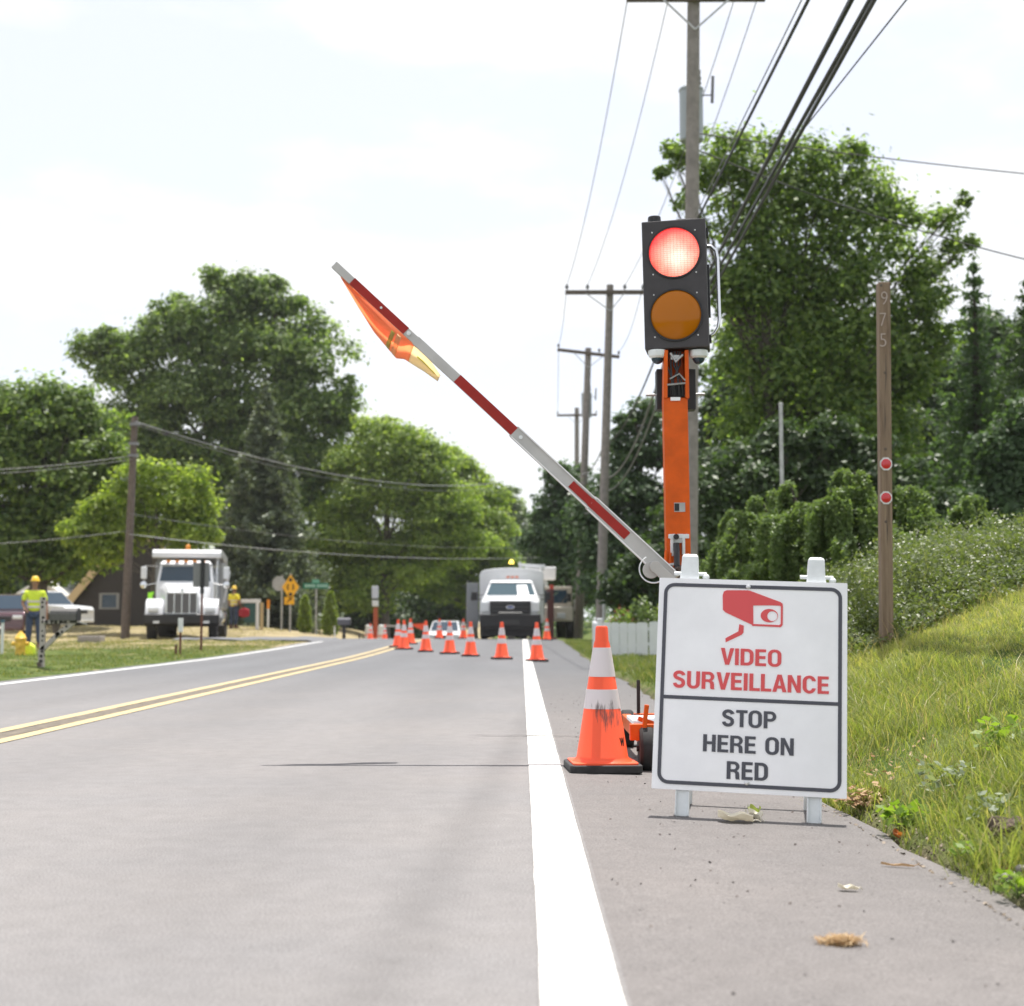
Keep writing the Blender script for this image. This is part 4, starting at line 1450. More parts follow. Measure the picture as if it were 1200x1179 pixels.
def cone_r(z):
    return float(np.interp(z, [0.04, 0.71], [0.132, 0.026]))

def make_cone(label, loc, rz, mo, mw, letters=None):
    root = thing('traffic_cone', label, 'cone', loc, rz, 'orange traffic cones')
    b = MB()
    pl = rounded(-0.178, -0.178, 0.178, 0.178, 0.03, 4)
    b.prism(pl, 0.0, 0.040, 'z')
    b.build('base', M_BLACK, root, bevel=0.006)
    b = MB()
    b.prism(rounded(-0.160, -0.160, 0.160, 0.160, 0.03, 4), 0.037, 0.048, 'z')
    b.lathe([(0.150, 0.046), (0.138, 0.056), (cone_r(0.07), 0.07), (cone_r(0.625), 0.625), (cone_r(0.64) - 0.003, 0.64), (0.031, 0.70), (0.027, 0.71), (0.020, 0.712), (0.018, 0.66)], n=36)
    body = b.build('body', mo, root, smooth=35)
    for z0, z1 in ((0.305, 0.400), (0.462, 0.605)):
        b = MB().lathe([(cone_r(z0) + 0.0022, z0), (cone_r(z1) + 0.0022, z1)], n=36)
        b.build('reflective_collar', mw, root, smooth=35)
    if letters:
        v, f = text_mesh(letters, 0.036, 0.042, 0.03, 0.002)
        out = []
        for x, y, z in v:
            zz = 0.145 + z
            a = rad(-90) + (x / cone_r(zz)) + rad(50)
            rr = cone_r(zz) + 0.0015 - y
            out.append((rr * math.cos(a), rr * math.sin(a), zz))
        MB().add(out, f).build('lettering', M_BLACKP, root)
    return root

def ground_at(px, py):
    return road_hit(px, py)
x, y = ground_at(706, 903)
make_cone('large scuffed orange traffic cone with two white bands standing beside the signal', (x, y, float(sheet_z(x, y))), rad(4), M_SCUFF, M_SCUFFW, 'W')
cone0 = None
for i, (px, d, lab) in enumerate([
        (629, 26.0, 'far orange cone standing on the white edge line, nearest of the row'),
        (588, 27.4, 'far orange cone in front of the black truck bumper, left of the edge line'),
        (551.5, 29.4, 'far orange cone under the left headlight of the white service truck'),
        (527, 31.2, 'far orange cone in front of the right side of the distant white car'),
        (499, 32.8, 'far orange cone just left of the distant white car'),
        (473.5, 34.8, 'front cone of the tight trio where the yellow lines meet the crest'),
        (466.5, 36.8, 'left cone of the tight trio on the yellow center line'),
        (481, 40.0, 'rear right cone of the tight trio near the crest'),
        (515, 51.0, 'tiny orange cone in front of the distant white car'),
        (543, 51.5, 'tiny orange cone beside the front left tyre of the service truck'),
        (641, 47.5, 'small orange cone at the right front tyre of the service truck'),
        (451, 62.0, 'tiny orange cone left of the road near the far signal'),
        (434, 61.0, 'tiny orange cone left of the far red and white signal')]):
    x = at(px, 740, d).x
    z = gz(x, d) if x < X_LEFT else float(sheet_z(x, d))
    if cone0 is None:
        cone0 = c = make_cone(lab, (x, d, z), 0.3, M_CONE, M_COLLAR)
    else:
        c = copy_tree(cone0)
        c.location = (x, d, z)
        c.rotation_euler.z = RND.uniform(-0.5, 0.5)
        c['label'] = lab

# ------------------------------------------------------------------ the portable traffic signal with its gate arm
SD = 8.0
sx0 = at(797, 700, SD).x
s_z = float(sheet_z(sx0, SD))
signal = thing('portable_traffic_signal', 'orange portable traffic signal trailer with glowing red lamp and raised striped gate arm', 'traffic signal', (sx0, SD, s_z))
SO = Vector((sx0, SD, s_z))
L = lambda px, py, d=SD: at(px, py, d) - SO

def lens_material(name, on):
    m = bpy.data.materials.new(name)
    m.use_nodes = True
    n, l = m.node_tree.nodes, m.node_tree.links
    p = n['Principled BSDF']
    p.inputs['Roughness'].default_value = 0.22 if on else 0.10
    p.inputs['Coat Weight'].default_value = 0.4
    tc = n.new("ShaderNodeTexCoord")
    br = n.new("ShaderNodeTexBrick")
    br.offset = 0.0
    br.inputs['Scale'].default_value = 1.0
    br.inputs['Brick Width'].default_value = 0.019
    br.inputs['Row Height'].default_value = 0.0115
    br.inputs['Mortar Size'].default_value = 0.0011
    br.inputs['Mortar Smooth'].default_value = 0.6
    mp = n.new("ShaderNodeMapping")
    mp.inputs['Rotation'].default_value = (rad(90), 0, 0)
    l.new(tc.outputs['Object'], mp.inputs[0])
    l.new(mp.outputs[0], br.inputs['Vector'])
    sep = n.new("ShaderNodeSeparateXYZ")
    l.new(tc.outputs['Object'], sep.inputs[0])
    if on:
        # the lamp array behind the facets: brightest below the middle
        dv = n.new("ShaderNodeVectorMath")
        dv.operation = 'DISTANCE'
        dv.inputs[1].default_value = (0.02, -0.03, -0.035)
        l.new(tc.outputs['Object'], dv.inputs[0])
        wob = n.new("ShaderNodeTexNoise")
        wob.inputs['Scale'].default_value = 16
        l.new(tc.outputs['Object'], wob.inputs['Vector'])
        ma = n.new("ShaderNodeMath")
        ma.operation = 'MULTIPLY_ADD'
        ma.inputs[1].default_value = 0.07
        l.new(wob.outputs['Fac'], ma.inputs[0])
        l.new(dv.outputs['Value'], ma.inputs[2])
        r = n.new("ShaderNodeValToRGB")
        e = r.color_ramp.elements
        e[0].position, e[0].color = 0.06, (1.0, 0.68, 0.55, 1)
        e[1].position, e[1].color = 0.205, (0.62, 0.03, 0.03, 1)
        k = e.new(0.14)
        k.color = (0.88, 0.25, 0.18, 1)
        l.new(ma.outputs[0], r.inputs[0])
        mx = n.new("ShaderNodeMix")
        mx.data_type = 'RGBA'
        mx.blend_type = 'MULTIPLY'
        mx.inputs[0].default_value = 0.75
        l.new(r.outputs[0], mx.inputs[6])
        rr = n.new("ShaderNodeMix")
        rr.data_type = 'RGBA'
        rr.inputs[6].default_value = (1, 1, 1, 1)
        rr.inputs[7].default_value = (0.55, 0.12, 0.10, 1)
        l.new(br.outputs['Fac'], rr.inputs[0])
        l.new(rr.outputs[2], mx.inputs[7])
        p.inputs['Base Color'].default_value = (0.5, 0.03, 0.02, 1)
        l.new(mx.outputs[2], p.inputs['Emission Color'])
        p.inputs['Emission Strength'].default_value = 1.0
    else:
        p.inputs['Base Color'].default_value = (0.42, 0.130, 0.002, 1)
        p.inputs['Coat Weight'].default_value = 0.0
        p.inputs['Specular IOR Level'].default_value = 0.26
        b_ = n.new("ShaderNodeBump")
        b_.inputs['Strength'].default_value = 0.04
        b_.inputs['Distance'].default_value = 0.002
        l.new(br.outputs['Fac'], b_.inputs['Height'])
        l.new(b_.outputs[0], p.inputs['Normal'])
    return m

hc = L(793.5, 334)
M_HEAD = mat('dark_signal_housing', (0.042, 0.038, 0.042), 0.55, noise=(14, 0.18))
HW, HH, HD = 0.362, 0.742, 0.19
b = MB().box((0, 0, 0), (HW, HD, HH))
b.box((0.06, 0.02, HH / 2 + 0.012), (0.10, 0.10, 0.022))
head = b.build('signal_head', M_HEAD, signal, bevel=0.006)
head.location = hc + Vector((0, 0.06, 0))
head.rotation_euler = (0, rad(-1.1), rad(-9.5))
RX = Matrix.Rotation(rad(90), 3, 'X')
for zc, m in ((0.181, lens_material('red_lamp_lens', True)), (-0.181, lens_material('amber_lens_unlit', False))):
    b = MB().lathe([(0.152, 0.0), (0.152, 0.010), (0.143, 0.010), (0.143, 0.0)], (0, 0, 0), 48, RX)
    ob = b.build('lens_bezel', M_BLACKP, head, smooth=30)
    ob.location = (0, -HD / 2, zc)
    b = MB().lathe([(0.1425, 0.002), (0.13, 0.011), (0.10, 0.022), (0.06, 0.031), (0.025, 0.035), (0, 0.0355)], (0, 0, 0), 48, RX)
    ob = b.build('lens', m, head, smooth=80)
    ob.location = (0, -HD / 2, zc)
for zc in (0.181, -0.181):
    for x_ in (-0.122, 0.122):
        for z_ in (-0.122, 0.122):
            MB().lathe([(0.0045, 0), (0.0045, 0.004), (0, 0.005)], (x_, -HD / 2, zc + z_), 8, RX).build('screw', M_BOLT, head)
b = MB().cyl((-0.113, 0.0, HH / 2), (-0.113, 0.0, HH / 2 + 0.052), 0.040, 0.037, 20)
b.build('light_sensor_cap', M_BLACKP, head, bevel=0.006)
for x_ in (-0.015, 0.0, 0.018):
    MB().cyl((x_, -0.03, HH / 2 - 0.01), (x_, -0.03, HH / 2 + 0.018), 0.004, n=6).build('top_screw', M_BOLT, head)
xr = HW / 2
b = MB().tube([(xr - 0.01, 0.02, 0.235), (xr + 0.025, 0.015, 0.232), (xr + 0.052, 0.01, 0.205), (xr + 0.060, 0.01, 0.16), (xr + 0.060, 0.01, -0.20), (xr + 0.052, 0.01, -0.245), (xr + 0.03, 0.01, -0.28), (xr - 0.01, 0.012, -0.30)], 0.0105, 12)
b.build('handle', M_CHROME, head, smooth=60)
for z_, h_ in ((0.31, 0.05), (-0.03, 0.30), (-0.31, 0.04)):
    MB().box((xr + 0.006, 0.01, z_), (0.012, 0.05, h_)).build('door_hinge', M_BLACKP, head)
# cameras under the head
for px in (770.5, 818.5):
    p = L(px, 411, 8.02)
    b = MB().lathe([(0.052, 0.0), (0.054, -0.012), (0.050, -0.035), (0.036, -0.045), (0.036, -0.04)], n=28)
    camo = b.build('camera_housing', M_LEGWHITE, signal, smooth=40)
    camo.location = p
    b = MB().ball((0, 0, -0.042), (0.036, 0.036, 0.036), 20, 12)
    b.build('camera_dome', M_GLASS, camo, smooth=80)
# mast
lo, hi = L(797, 700), L(792, 465)
MWD = 0.150
b = MB()
TLm = [L(777.5, 466), L(806.0, 466), L(810.5, 690), L(782.0, 690)]
dy = Vector((0, 0.10, 0))
vs_ = TLm + [q + dy for q in TLm]
b.add(vs_, [(0, 1, 2, 3), (7, 6, 5, 4), (0, 4, 5, 1), (1, 5, 6, 2), (2, 6, 7, 3), (3, 7, 4, 0)])
mast = b.build('mast', M_ORANGE, signal, bevel=0.004)
# lower mast column down to the trailer bed (behind the sign)
b = MB()
b.bar(L(796.5, 690, 8.05), (L(796.5, 690, 8.05).x, 0.05, 0.20), 0.14, 0.12, (0, 1, 0))
b.build('mast_column', M_ORANGE, signal, bevel=0.004)
# the upper, open channel: flanges, dark web, cables
b = MB()
for pa, pb in (((779.5, 412), (779, 468)), ((803.5, 412), (804.5, 468))):
    b.bar(L(*pa, 8.03), L(*pb, 8.03), 0.022, 0.10, (0, 1, 0))
b.bar(L(791, 412, 8.09), L(792, 468, 8.09), 0.125, 0.012, (0, 1, 0))
b.build('open_channel', M_ORANGE, mast, bevel=0.002)
b = MB()
for k in range(6):
    a0, a1 = 783 + 3 * k, 785 + RND.uniform(0, 14)
    pts = [L(a0 + RND.uniform(-2, 2), 412, 8.0), L(a0 + RND.uniform(-3, 3), 428, 7.99), L(a1, 446, 7.985), L(a1 + RND.uniform(-3, 3), 464, 8.0)]
    b.tube(pts, 0.006, 6)
b.box(L(792, 458, 8.03), (0.11, 0.03, 0.07))
b.build('cable', M_BLACKP, mast, smooth=60)
b = MB()
b.tube([L(785, 444, 7.98), L(796, 438, 7.975), L(803, 446, 7.98)], 0.005, 6)
b.tube([L(782, 451, 7.98), L(803, 449, 7.98)], 0.006, 6)
b.tube([L(786, 414, 7.98), L(792, 424, 7.97), L(800, 416, 7.98)], 0.008, 6)
b.box(L(791, 419, 7.99), (0.05, 0.02, 0.025))
b.build('cable_clip', M_STEEL, mast, smooth=60)
b = MB().box(L(791.5, 467.5, 7.994), (0.055, 0.006, 0.020))
b.build('label_plate', M_SIGNWHITE, mast)
b = MB().box(L(791.5, 457.5, 8.16), (0.225, 0.10, 0.235))
b.build('battery_box', M_BLACKP, signal, bevel=0.004)
b = MB().cyl(L(757, 463, 8.13), L(826, 462, 8.13), 0.008, n=10)
b.build('cross_rod', M_STEEL, signal, smooth=60)
p = L(796.5, 594.5, 7.998)
b = MB().box(p + Vector((0, -0.0015, 0)), (0.062, 0.006, 0.052))
b.build('latch_window', M_STEEL, mast)
b = MB().box(p + Vector((-0.016, -0.003, 0)), (0.026, 0.007, 0.042))
b.build('latch_slot', M_BLACKP, mast)
# actuator bracket and cylinder
b = MB()
b.box(L(795.5, 628.5, 7.985), (0.115, 0.02, 0.024)).box(L(787.5, 641, 7.985), (0.016, 0.03, 0.10)).box(L(801, 640, 7.985), (0.016, 0.03, 0.10)).box(L(794, 631, 7.99), (0.06, 0.016, 0.05))
b.box(L(785, 662, 7.96), (0.07, 0.02, 0.014), Matrix.Rotation(rad(-12), 3, 'Y'))
b.build('actuator_bracket', M_LEGWHITE, mast, bevel=0.002)
b = MB()
b.cyl(L(792.5, 629, 7.98), L(792.5, 629, 7.94), 0.016, n=14)
b.cyl(L(792.5, 637, 7.97), L(793.0, 646, 7.96), 0.018, n=14)
b.cyl(L(793, 638, 7.95), L(793.5, 676, 7.86), 0.013, n=12)
b.cyl(L(793, 646, 7.95), L(793.4, 664, 7.89), 0.017, n=12)
b.build('gas_strut', M_BLACKP, mast, smooth=40)
b = MB()
for k in range(9):
    q0, q1 = L(782 + RND.uniform(0, 16), 664 + RND.uniform(-2, 10), 7.9), L(782 + RND.uniform(0, 18), 672 + RND.uniform(-2, 10), 7.86)
    b.tube([q0, (q0 + q1) / 2 + Vector((0, -0.03, RND.uniform(-0.03, 0.03))), q1], 0.006, 6)
b.box(L(792, 674, 7.95), (0.12, 0.08, 0.06))
b.build('cable_bundle', mat('dirty_brown_cable', (0.07, 0.045, 0.035), 0.6), signal, smooth=60)
b = MB()
b.tube([L(781, 645, 7.97), L(780, 660, 7.96), L(779, 676, 7.93)], 0.010, 8)
b.tube([L(786, 648, 7.97), L(785.5, 662, 7.96), L(785, 676, 7.93)], 0.006, 8)
b.build('link_rod', M_ORANGE, signal, smooth=60)

# gate arm in three telescoping sections
A0, A1 = L(790, 680, 7.55), L(392, 310.5, 8.02)
ax = lambda t: A1.lerp(A0, t)          # t = 0 at the tip
ad_ = (A0 - A1).normalized()
UPY = (0, -1, 0)
b = MB()
b.bar(ax(0.0), ax(0.262), 0.047, 0.030, UPY)
b.bar(ax(0.255), ax(0.555), 0.055, 0.036, UPY)
b.bar(ax(0.548), ax(0.775), 0.072, 0.042, UPY)
b.bar(ax(0.768), ax(1.0), 0.084, 0.050, UPY)
arm = b.build('gate_arm', M_ALU, signal, bevel=0.003)
wn_ = ad_.cross(Vector(UPY)).normalized()
for t0, t1, w in ((0.058, 0.226, 0.049), (0.382, 0.551, 0.057), (0.714, 0.768, 0.044), (0.7685, 0.872, 0.050)):
    dd = {0.049: 0.018, 0.057: 0.021, 0.044: 0.024, 0.050: 0.028}[w]
    fr = Vector((0, -1, 0)) - ad_ * ad_.dot(Vector((0, -1, 0)))
    fr.normalize()
    b = MB().bar(ax(t0) + fr * (dd - 0.002), ax(t1) + fr * (dd - 0.002), w - 0.001, 0.0045, UPY)
    b.build('red_stripe', M_REDTAPE, arm)
for t, r in ((0.235, 0.012), (0.57, 0.011), (0.15, 0.007), (0.775, 0.008)):
    q = ax(t) + fr * 0.024
    MB().lathe([(r, -0.012), (r, 0.003), (0, 0.004)], q, 12, RX).build('arm_bolt', M_LEGWHITE, arm)
# slim lighter rails: the arm's sunlit edges put into the metal colour
M_SUNLIT_EDGE = mat('sunlit_aluminium_edge', (0.72, 0.71, 0.69), 0.35, 0.5)
for t0, t1, w in ((0.555, 0.775, 0.072), (0.775, 0.99, 0.084)):
    for sg in (-1, 1):
        MB().bar(ax(t0) + wn_ * sg * (w / 2 - 0.003) + fr * 0.026, ax(t1) + wn_ * sg * (w / 2 - 0.003) + fr * 0.026, 0.006, 0.010, UPY).build('sunlit_arm_rail', M_SUNLIT_EDGE, arm)
b = MB()
q0, q1 = L(768, 664, 7.48), L(796, 690, 7.47)
b.bar(q0, q1, 0.055, 0.016, UPY)
b.cyl(q0 + Vector((0, -0.01, 0)), q0 + Vector((0, 0.02, 0)), 0.030, n=20)
b.lathe([(0.045, 0.0), (0.045, 0.02), (0, 0.02)], L(763, 668, 7.52), 24, RX)
b.build('pivot_plate', M_ALU, arm, bevel=0.003)
b = MB()
pc = L(766, 667, 7.47)
b.tube([pc + Vector((0.075 * math.cos(a), 0, 0.072 * math.sin(a))) for a in np.linspace(rad(120), rad(320), 18)], 0.004, 6)
b.build('cable_loop', M_LEGWHITE, arm, smooth=60)
# trailer: bed, axle, wheels, jack stands
b = MB()
b.bar((-0.27, -0.70, 0.165), (-0.27, 0.62, 0.165), 0.05, 0.075)
b.bar((0.30, -0.70, 0.165), (0.30, 0.62, 0.165), 0.05, 0.075)
for y_ in (-0.68, 0.0, 0.58):
    b.bar((-0.27, y_, 0.165), (0.30, y_, 0.165), 0.05, 0.070)
frame = b.build('trailer_frame', M_ORANGE, signal, bevel=0.004)
b = MB().box((-0.02, -0.20, 0.214), (0.56, 0.50, 0.020))
b.build('deck_plate', M_SIGNWHITE, frame)
b = MB()
b.bar(L(775, 858, 7.22), L(738, 858, 7.22), 0.05, 0.080)
b.bar(L(754, 862, 7.20), L(758, 826, 7.2), 0.022, 0.03, (0, 1, 0))
b.bar(L(766, 848, 7.30), L(748, 842, 7.30), 0.06, 0.022)
b.build('outrigger', M_ORANGE, frame, bevel=0.003)
def wheel(parent, name, c, r, w, m_t=M_TYRE, m_r=M_RIM, n=28):
    """axle along X"""
    RY = Matrix.Rotation(rad(90), 3, 'Y')
    b = MB().lathe([(r * 0.62, -w / 2), (r * 0.90, -w / 2), (r, -w * 0.32), (r, w * 0.32), (r * 0.90, w / 2), (r * 0.62, w / 2), (r * 0.60, 0)], (0, 0, 0), n, RY)
    o = b.build(name, m_t, parent, smooth=35)
    o.location = c
    b = MB().lathe([(r * 0.62, -w * 0.42), (r * 0.45, -w * 0.30), (r * 0.2, -w * 0.36), (0, -w * 0.36)], (0, 0, 0), n, RY)
    b.lathe([(r * 0.62, w * 0.42), (r * 0.45, w * 0.30), (r * 0.2, w * 0.36), (0, w * 0.36)], (0, 0, 0), n, RY)
    b.build('rim', m_r, o, smooth=35)
    return o
wp = L(753, 880, 7.22)
wheel(signal, 'wheel', (wp.x + 0.02, wp.y, 0.112), 0.112, 0.075)
wheel(signal, 'wheel', (wp.x + 0.62, wp.y, 0.112), 0.112, 0.075)
wheel(signal, 'wheel', (wp.x + 0.02, 0.55, 0.112), 0.112, 0.075)
b = MB()
b.cyl((wp.x - 0.03, wp.y, 0.112), (wp.x + 0.66, wp.y, 0.112), 0.014, n=10)
b.build('axle', M_BLACKP, signal)
for px, dd in ((692.5, 8.6), (748, 8.6)):
    q = L(px, 797, dd)
    b = MB().bar((q.x, q.y, 0.0), (q.x, q.y, q.z), 0.020, 0.022, (0, 1, 0))
    b.box((q.x, q.y, 0.006), (0.09, 0.09, 0.012))
    b.bar((q.x, q.y, 0.12), (max(q.x, -0.3), 0.58, 0.165), 0.025, 0.03)
    jk = b.build('jack_stand', M_BLACKP, signal)
    if px < 700:
        MB().box((q.x, q.y, q.z - 0.025), (0.024, 0.026, 0.045)).build('red_marker', M_REDTAPE, jk)
b = MB().box((0.14, 0.3, 0.32), (0.26, 0.40, 0.20))
b.build('control_box', M_ORANGE, signal, bevel=0.006)

# ------------------------------------------------------------------ the flag hanging from the arm tip
M_FLAG = leaf_mat('flag_orange_cloth', (0.92, 0.45, 0.27), (0.93, 0.47, 0.28), 0.85, spec=0.2, tint=(1.1, 1.0, 0.9), sheer=0.10)
M_FLAGY = leaf_mat('flag_yellow_band', (0.86, 0.76, 0.56), (0.86, 0.78, 0.58), 0.75, spec=0.2, tint=(1.1, 1.05, 0.9), sheer=0.15)
M_FLAGG = leaf_mat('flag_green_band', (0.50, 0.50, 0.22), (0.52, 0.52, 0.24), 0.6, spec=0.2)
flag_loc = at(400, 326, 8.0)
flag = thing('warning_flag', 'orange safety flag with pale yellow bands hanging under the tip of the gate arm', 'flag', flag_loc)
up_e = np.array([[399, 324], [425, 345], [450, 366], [475, 387], [484, 396], [498, 413], [516, 440]], float)
lo_e = np.array([[400, 326], [420, 360], [438, 389], [464, 420], [474, 421], [496, 435], [513, 447]], float)
NU, NV = 48, 12
def flag_pt(u, v):
    tt = np.linspace(0, 1, 7)
    a = np.array([np.interp(u, tt, up_e[:, 0]), np.interp(u, tt, up_e[:, 1])])
    c = np.array([np.interp(u, tt, lo_e[:, 0]), np.interp(u, tt, lo_e[:, 1])])
    q = a * (1 - v) + c * v
    dep = 7.985 + 0.035 * math.sin(v * 7 + u * 5) * min(1, 4 * u) + 0.03 * v * math.sin(9 * u + 1)
    return at(q[0], q[1], dep) - flag_loc
def flag_piece(name, m, u0, u1, v0, v1, parent, lift=0.0):
    us, vvs = np.linspace(u0, u1, max(2, int((u1 - u0) * NU) + 1)), np.linspace(v0, v1, max(2, int((v1 - v0) * NV) + 1))
    P = [[flag_pt(u, v) + Vector((0, -lift, 0)) for v in vvs] for u in us]
    n, k = len(us), len(vvs)
    V = [p for row in P for p in row]
    F = [(i * k + j, i * k + j + 1, (i + 1) * k + j + 1, (i + 1) * k + j) for i in range(n - 1) for j in range(k - 1)]
    o = MB().add(V, F).build(name, m, parent, smooth=60)
    sd = o.modifiers.new('cloth', 'SOLIDIFY')
    sd.thickness = 0.0015
    return o
flag_piece('cloth', M_FLAG, 0.0, 0.70, 0, 1, flag)
flag_piece('cloth', M_FLAGY, 0.70, 1.0, 0, 1, flag)
flag_piece('reflective_band', M_FLAGG, 0.42, 0.445, 0.35, 1.0, flag, 0.003)
flag_piece('reflective_band', M_FLAGY, 0.46, 0.49, 0.3, 1.0, flag, 0.003)
flag_piece('reflective_band', M_FLAGG, 0.76, 0.95, 0.5, 0.58, flag, 0.003)
# ------------------------------------------------------------------ house number post
def wood_mat(name, c1, c2):
    m = bpy.data.materials.new(name)
    m.use_nodes = True
    n, l = m.node_tree.nodes, m.node_tree.links
    p = n['Principled BSDF']
    p.inputs['Roughness'].default_value = 0.85
    tc = n.new("ShaderNodeTexCoord")
    mp = n.new("ShaderNodeMapping")
    mp.inputs['Scale'].default_value = (34, 34, 1.6)
    t = n.new("ShaderNodeTexNoise")
    t.inputs['Scale'].default_value = 1.0
    t.inputs['Detail'].default_value = 6
    t.inputs['Roughness'].default_value = 0.65
    l.new(tc.outputs['Object'], mp.inputs[0])
    l.new(mp.outputs[0], t.inputs['Vector'])
    r = n.new("ShaderNodeValToRGB")
    r.color_ramp.elements[0].position, r.color_ramp.elements[0].color = 0.30, (*[c * 0.45 for c in c1], 1)
    r.color_ramp.elements[1].position, r.color_ramp.elements[1].color = 0.66, (*c2, 1)
    e = r.color_ramp.elements.new(0.42)
    e.color = (*c1, 1)
    l.new(t.outputs['Fac'], r.inputs[0])
    l.new(r.outputs[0], p.inputs['Base Color'])
    b = n.new("ShaderNodeBump")
    b.inputs['Strength'].default_value = 0.5
    b.inputs['Distance'].default_value = 0.004
    l.new(t.outputs['Fac'], b.inputs['Height'])
    l.new(b.outputs[0], p.inputs['Normal'])
    return m
M_POST = wood_mat('treated_post_wood', (0.185, 0.130, 0.090), (0.275, 0.205, 0.145))
PD = 10.7
pb, pt = at(1038, 752, PD), at(1035, 332, PD)
post_z = gz(pb.x, PD)
post = thing('house_number_post', 'brown square wooden post with house number and two red reflectors on the grass bank', 'post', (pb.x, PD, post_z))
PO = Vector((pb.x, PD, post_z))
LP = lambda px, py: at(px, py, PD) - PO
W4 = 0.089
b = MB()
t_ = LP(1035, 332)
b.bar((0, 0, -0.3), t_, W4, W4, (0, 1, 0))
b.build('post_shaft', M_POST, post, bevel=0.006)
M_NUM = mat('worn_metal_numbers', (0.44, 0.37, 0.34), 0.5, 0.1)
for ch, px, py in (('9', 1034.5, 351), ('7', 1033, 376), ('5', 1033, 400)):
    v, f = text_mesh(ch, 0.047, 0.100, -0.02, 0.006)
    q = LP(px, py)
    MB().add(v + np.array([q.x, -W4 / 2 - 0.004, q.z]), f).build('number', M_NUM, post)
M_REFL = mat('red_reflector_glass', (0.55, 0.012, 0.022), 0.2, coat=0.6)
for py in (544.5, 584):
    q = LP(1036.5, py)
    b = MB()
    oc = [(0.048 * math.cos(rad(22.5 + 45 * i)), 0.052 * math.sin(rad(22.5 + 45 * i))) for i in range(8)]
    b.prism([(q.x + u, q.z + v) for u, v in oc], -W4 / 2 - 0.006, -W4 / 2 + 0.002)
    rf = b.build('reflector', M_BOLT, post)
    b = MB().lathe([(0.038, 0.0), (0.038, 0.005), (0.030, 0.009), (0, 0.010)], (q.x, -W4 / 2 - 0.005, q.z), 24, RX)
    b.build('reflector_lens', M_REFL, rf, smooth=40)
b = MB()
for px, py in ((1031, 336), (1035.5, 438), (1036, 527), (1036.5, 612)):
    q = LP(px, py)
    b.lathe([(0.011, 0.0), (0.009, 0.003), (0, 0.003)], (q.x, -W4 / 2 - 0.0005, q.z), 12, RX)
b.build('knots', M_BROWNPOLE, post)
b = MB()
for x_, p0, p1 in ((1036, 410, 470), (1035, 470, 515), (1037.5, 600, 640)):
    q0, q1 = LP(x_, p0), LP(x_ + RND.uniform(-1, 1), p1)
    b.add([(q0.x, -W4 / 2 - 0.001, q0.z), (q0.x + 0.004, -W4 / 2 - 0.001, (q0.z + q1.z) / 2), (q1.x, -W4 / 2 - 0.001, q1.z), (q0.x - 0.003, -W4 / 2 - 0.001, (q0.z + q1.z) / 2)], [(0, 1, 2, 3)])
b.build('split', M_TAR, post)

# ------------------------------------------------------------------ utility poles
def insulator(b, p):
    b.lathe([(0.015, 0.0), (0.02, 0.06), (0.06, 0.07), (0.065, 0.11), (0.045, 0.17), (0.03, 0.2), (0, 0.2)], p, 10)

def utility_pole(label, base, top, r0, r1, arms=(), transformer=None, m=None, group='wooden utility poles along the road'):
    """base, top: world points; arms: (z, half width, slant, number of insulators)"""
    base = Vector((base[0], base[1], gz(base[0], base[1])))
    root = thing('utility_pole', label, 'utility pole', base, 0, group)
    top = Vector(top) - base
    b = MB()
    b.tube([top * -0.03, top * 0.5, top], [r0, (r0 + r1) / 2, r1], 14)
    b.build('pole_shaft', m or M_WOODPOLE, root, smooth=60)
    out = []
    for (zw, hw, slant, ins, off) in arms:
        z = zw - base.z
        c = top * (z / top.z)
        c = Vector((c.x + off, c.y - r1 - 0.06, z))
        b = MB().bar((c.x - hw, c.y, c.z - slant), (c.x + hw, c.y, c.z + slant), 0.10, 0.13)
        arm_ = b.build('crossarm', M_BROWNPOLE, root)
        b = MB()
        pts = []
        for k in ins:
            p = Vector((c.x + k * hw, c.y, c.z + slant * k + 0.065))
            insulator(b, p)
            pts.append(p + Vector((0, 0, 0.17)) + base)
        b.build('insulators', M_PORC, arm_, smooth=50)
        b = MB()
        for sg in (-1, 1):
            b.bar((c.x + sg * hw * 0.48, c.y - 0.06, c.z + sg * slant * 0.48 - 0.05), (c.x - off, c.y - 0.02, c.z - 0.62 * min(1, hw)), 0.03, 0.03)
        b.build('arm_brace', M_STEEL, root)
        out.append(pts)
    if transformer:
        zw, side, r = transformer
        z = zw - base.z
        c = top * (z / top.z) + Vector((side * 0.10, 0.10 + r1 + r, 0))
        b = MB().lathe([(r * 0.9, -0.52), (r, -0.50), (r, 0.45), (r * 1.06, 0.46), (r * 1.06, 0.50), (r * 0.6, 0.60), (0, 0.62)], c, 20)
        tr = b.build('transformer', mat('transformer_grey', (0.33, 0.36, 0.38), 0.45, 0.2), root, smooth=40)
        b = MB().lathe([(0.03, 0), (0.06, 0.05), (0.04, 0.1), (0.06, 0.15), (0.04, 0.2), (0.05, 0.3), (0, 0.32)], c + Vector((r * 0.6, -0.05, 0.55)), 10)
        b.cyl(c + Vector((r + 0.16, -0.1, 0.2)), c + Vector((r + 0.18, -0.1, 0.72)), 0.03, n=8)
        b.bar(c + Vector((r * 0.9, -0.1, 0.35)), c + Vector((r + 0.16, -0.1, 0.35)), 0.02, 0.02)
        b.build('bushing', M_PORC, tr, smooth=40)
    return root, out

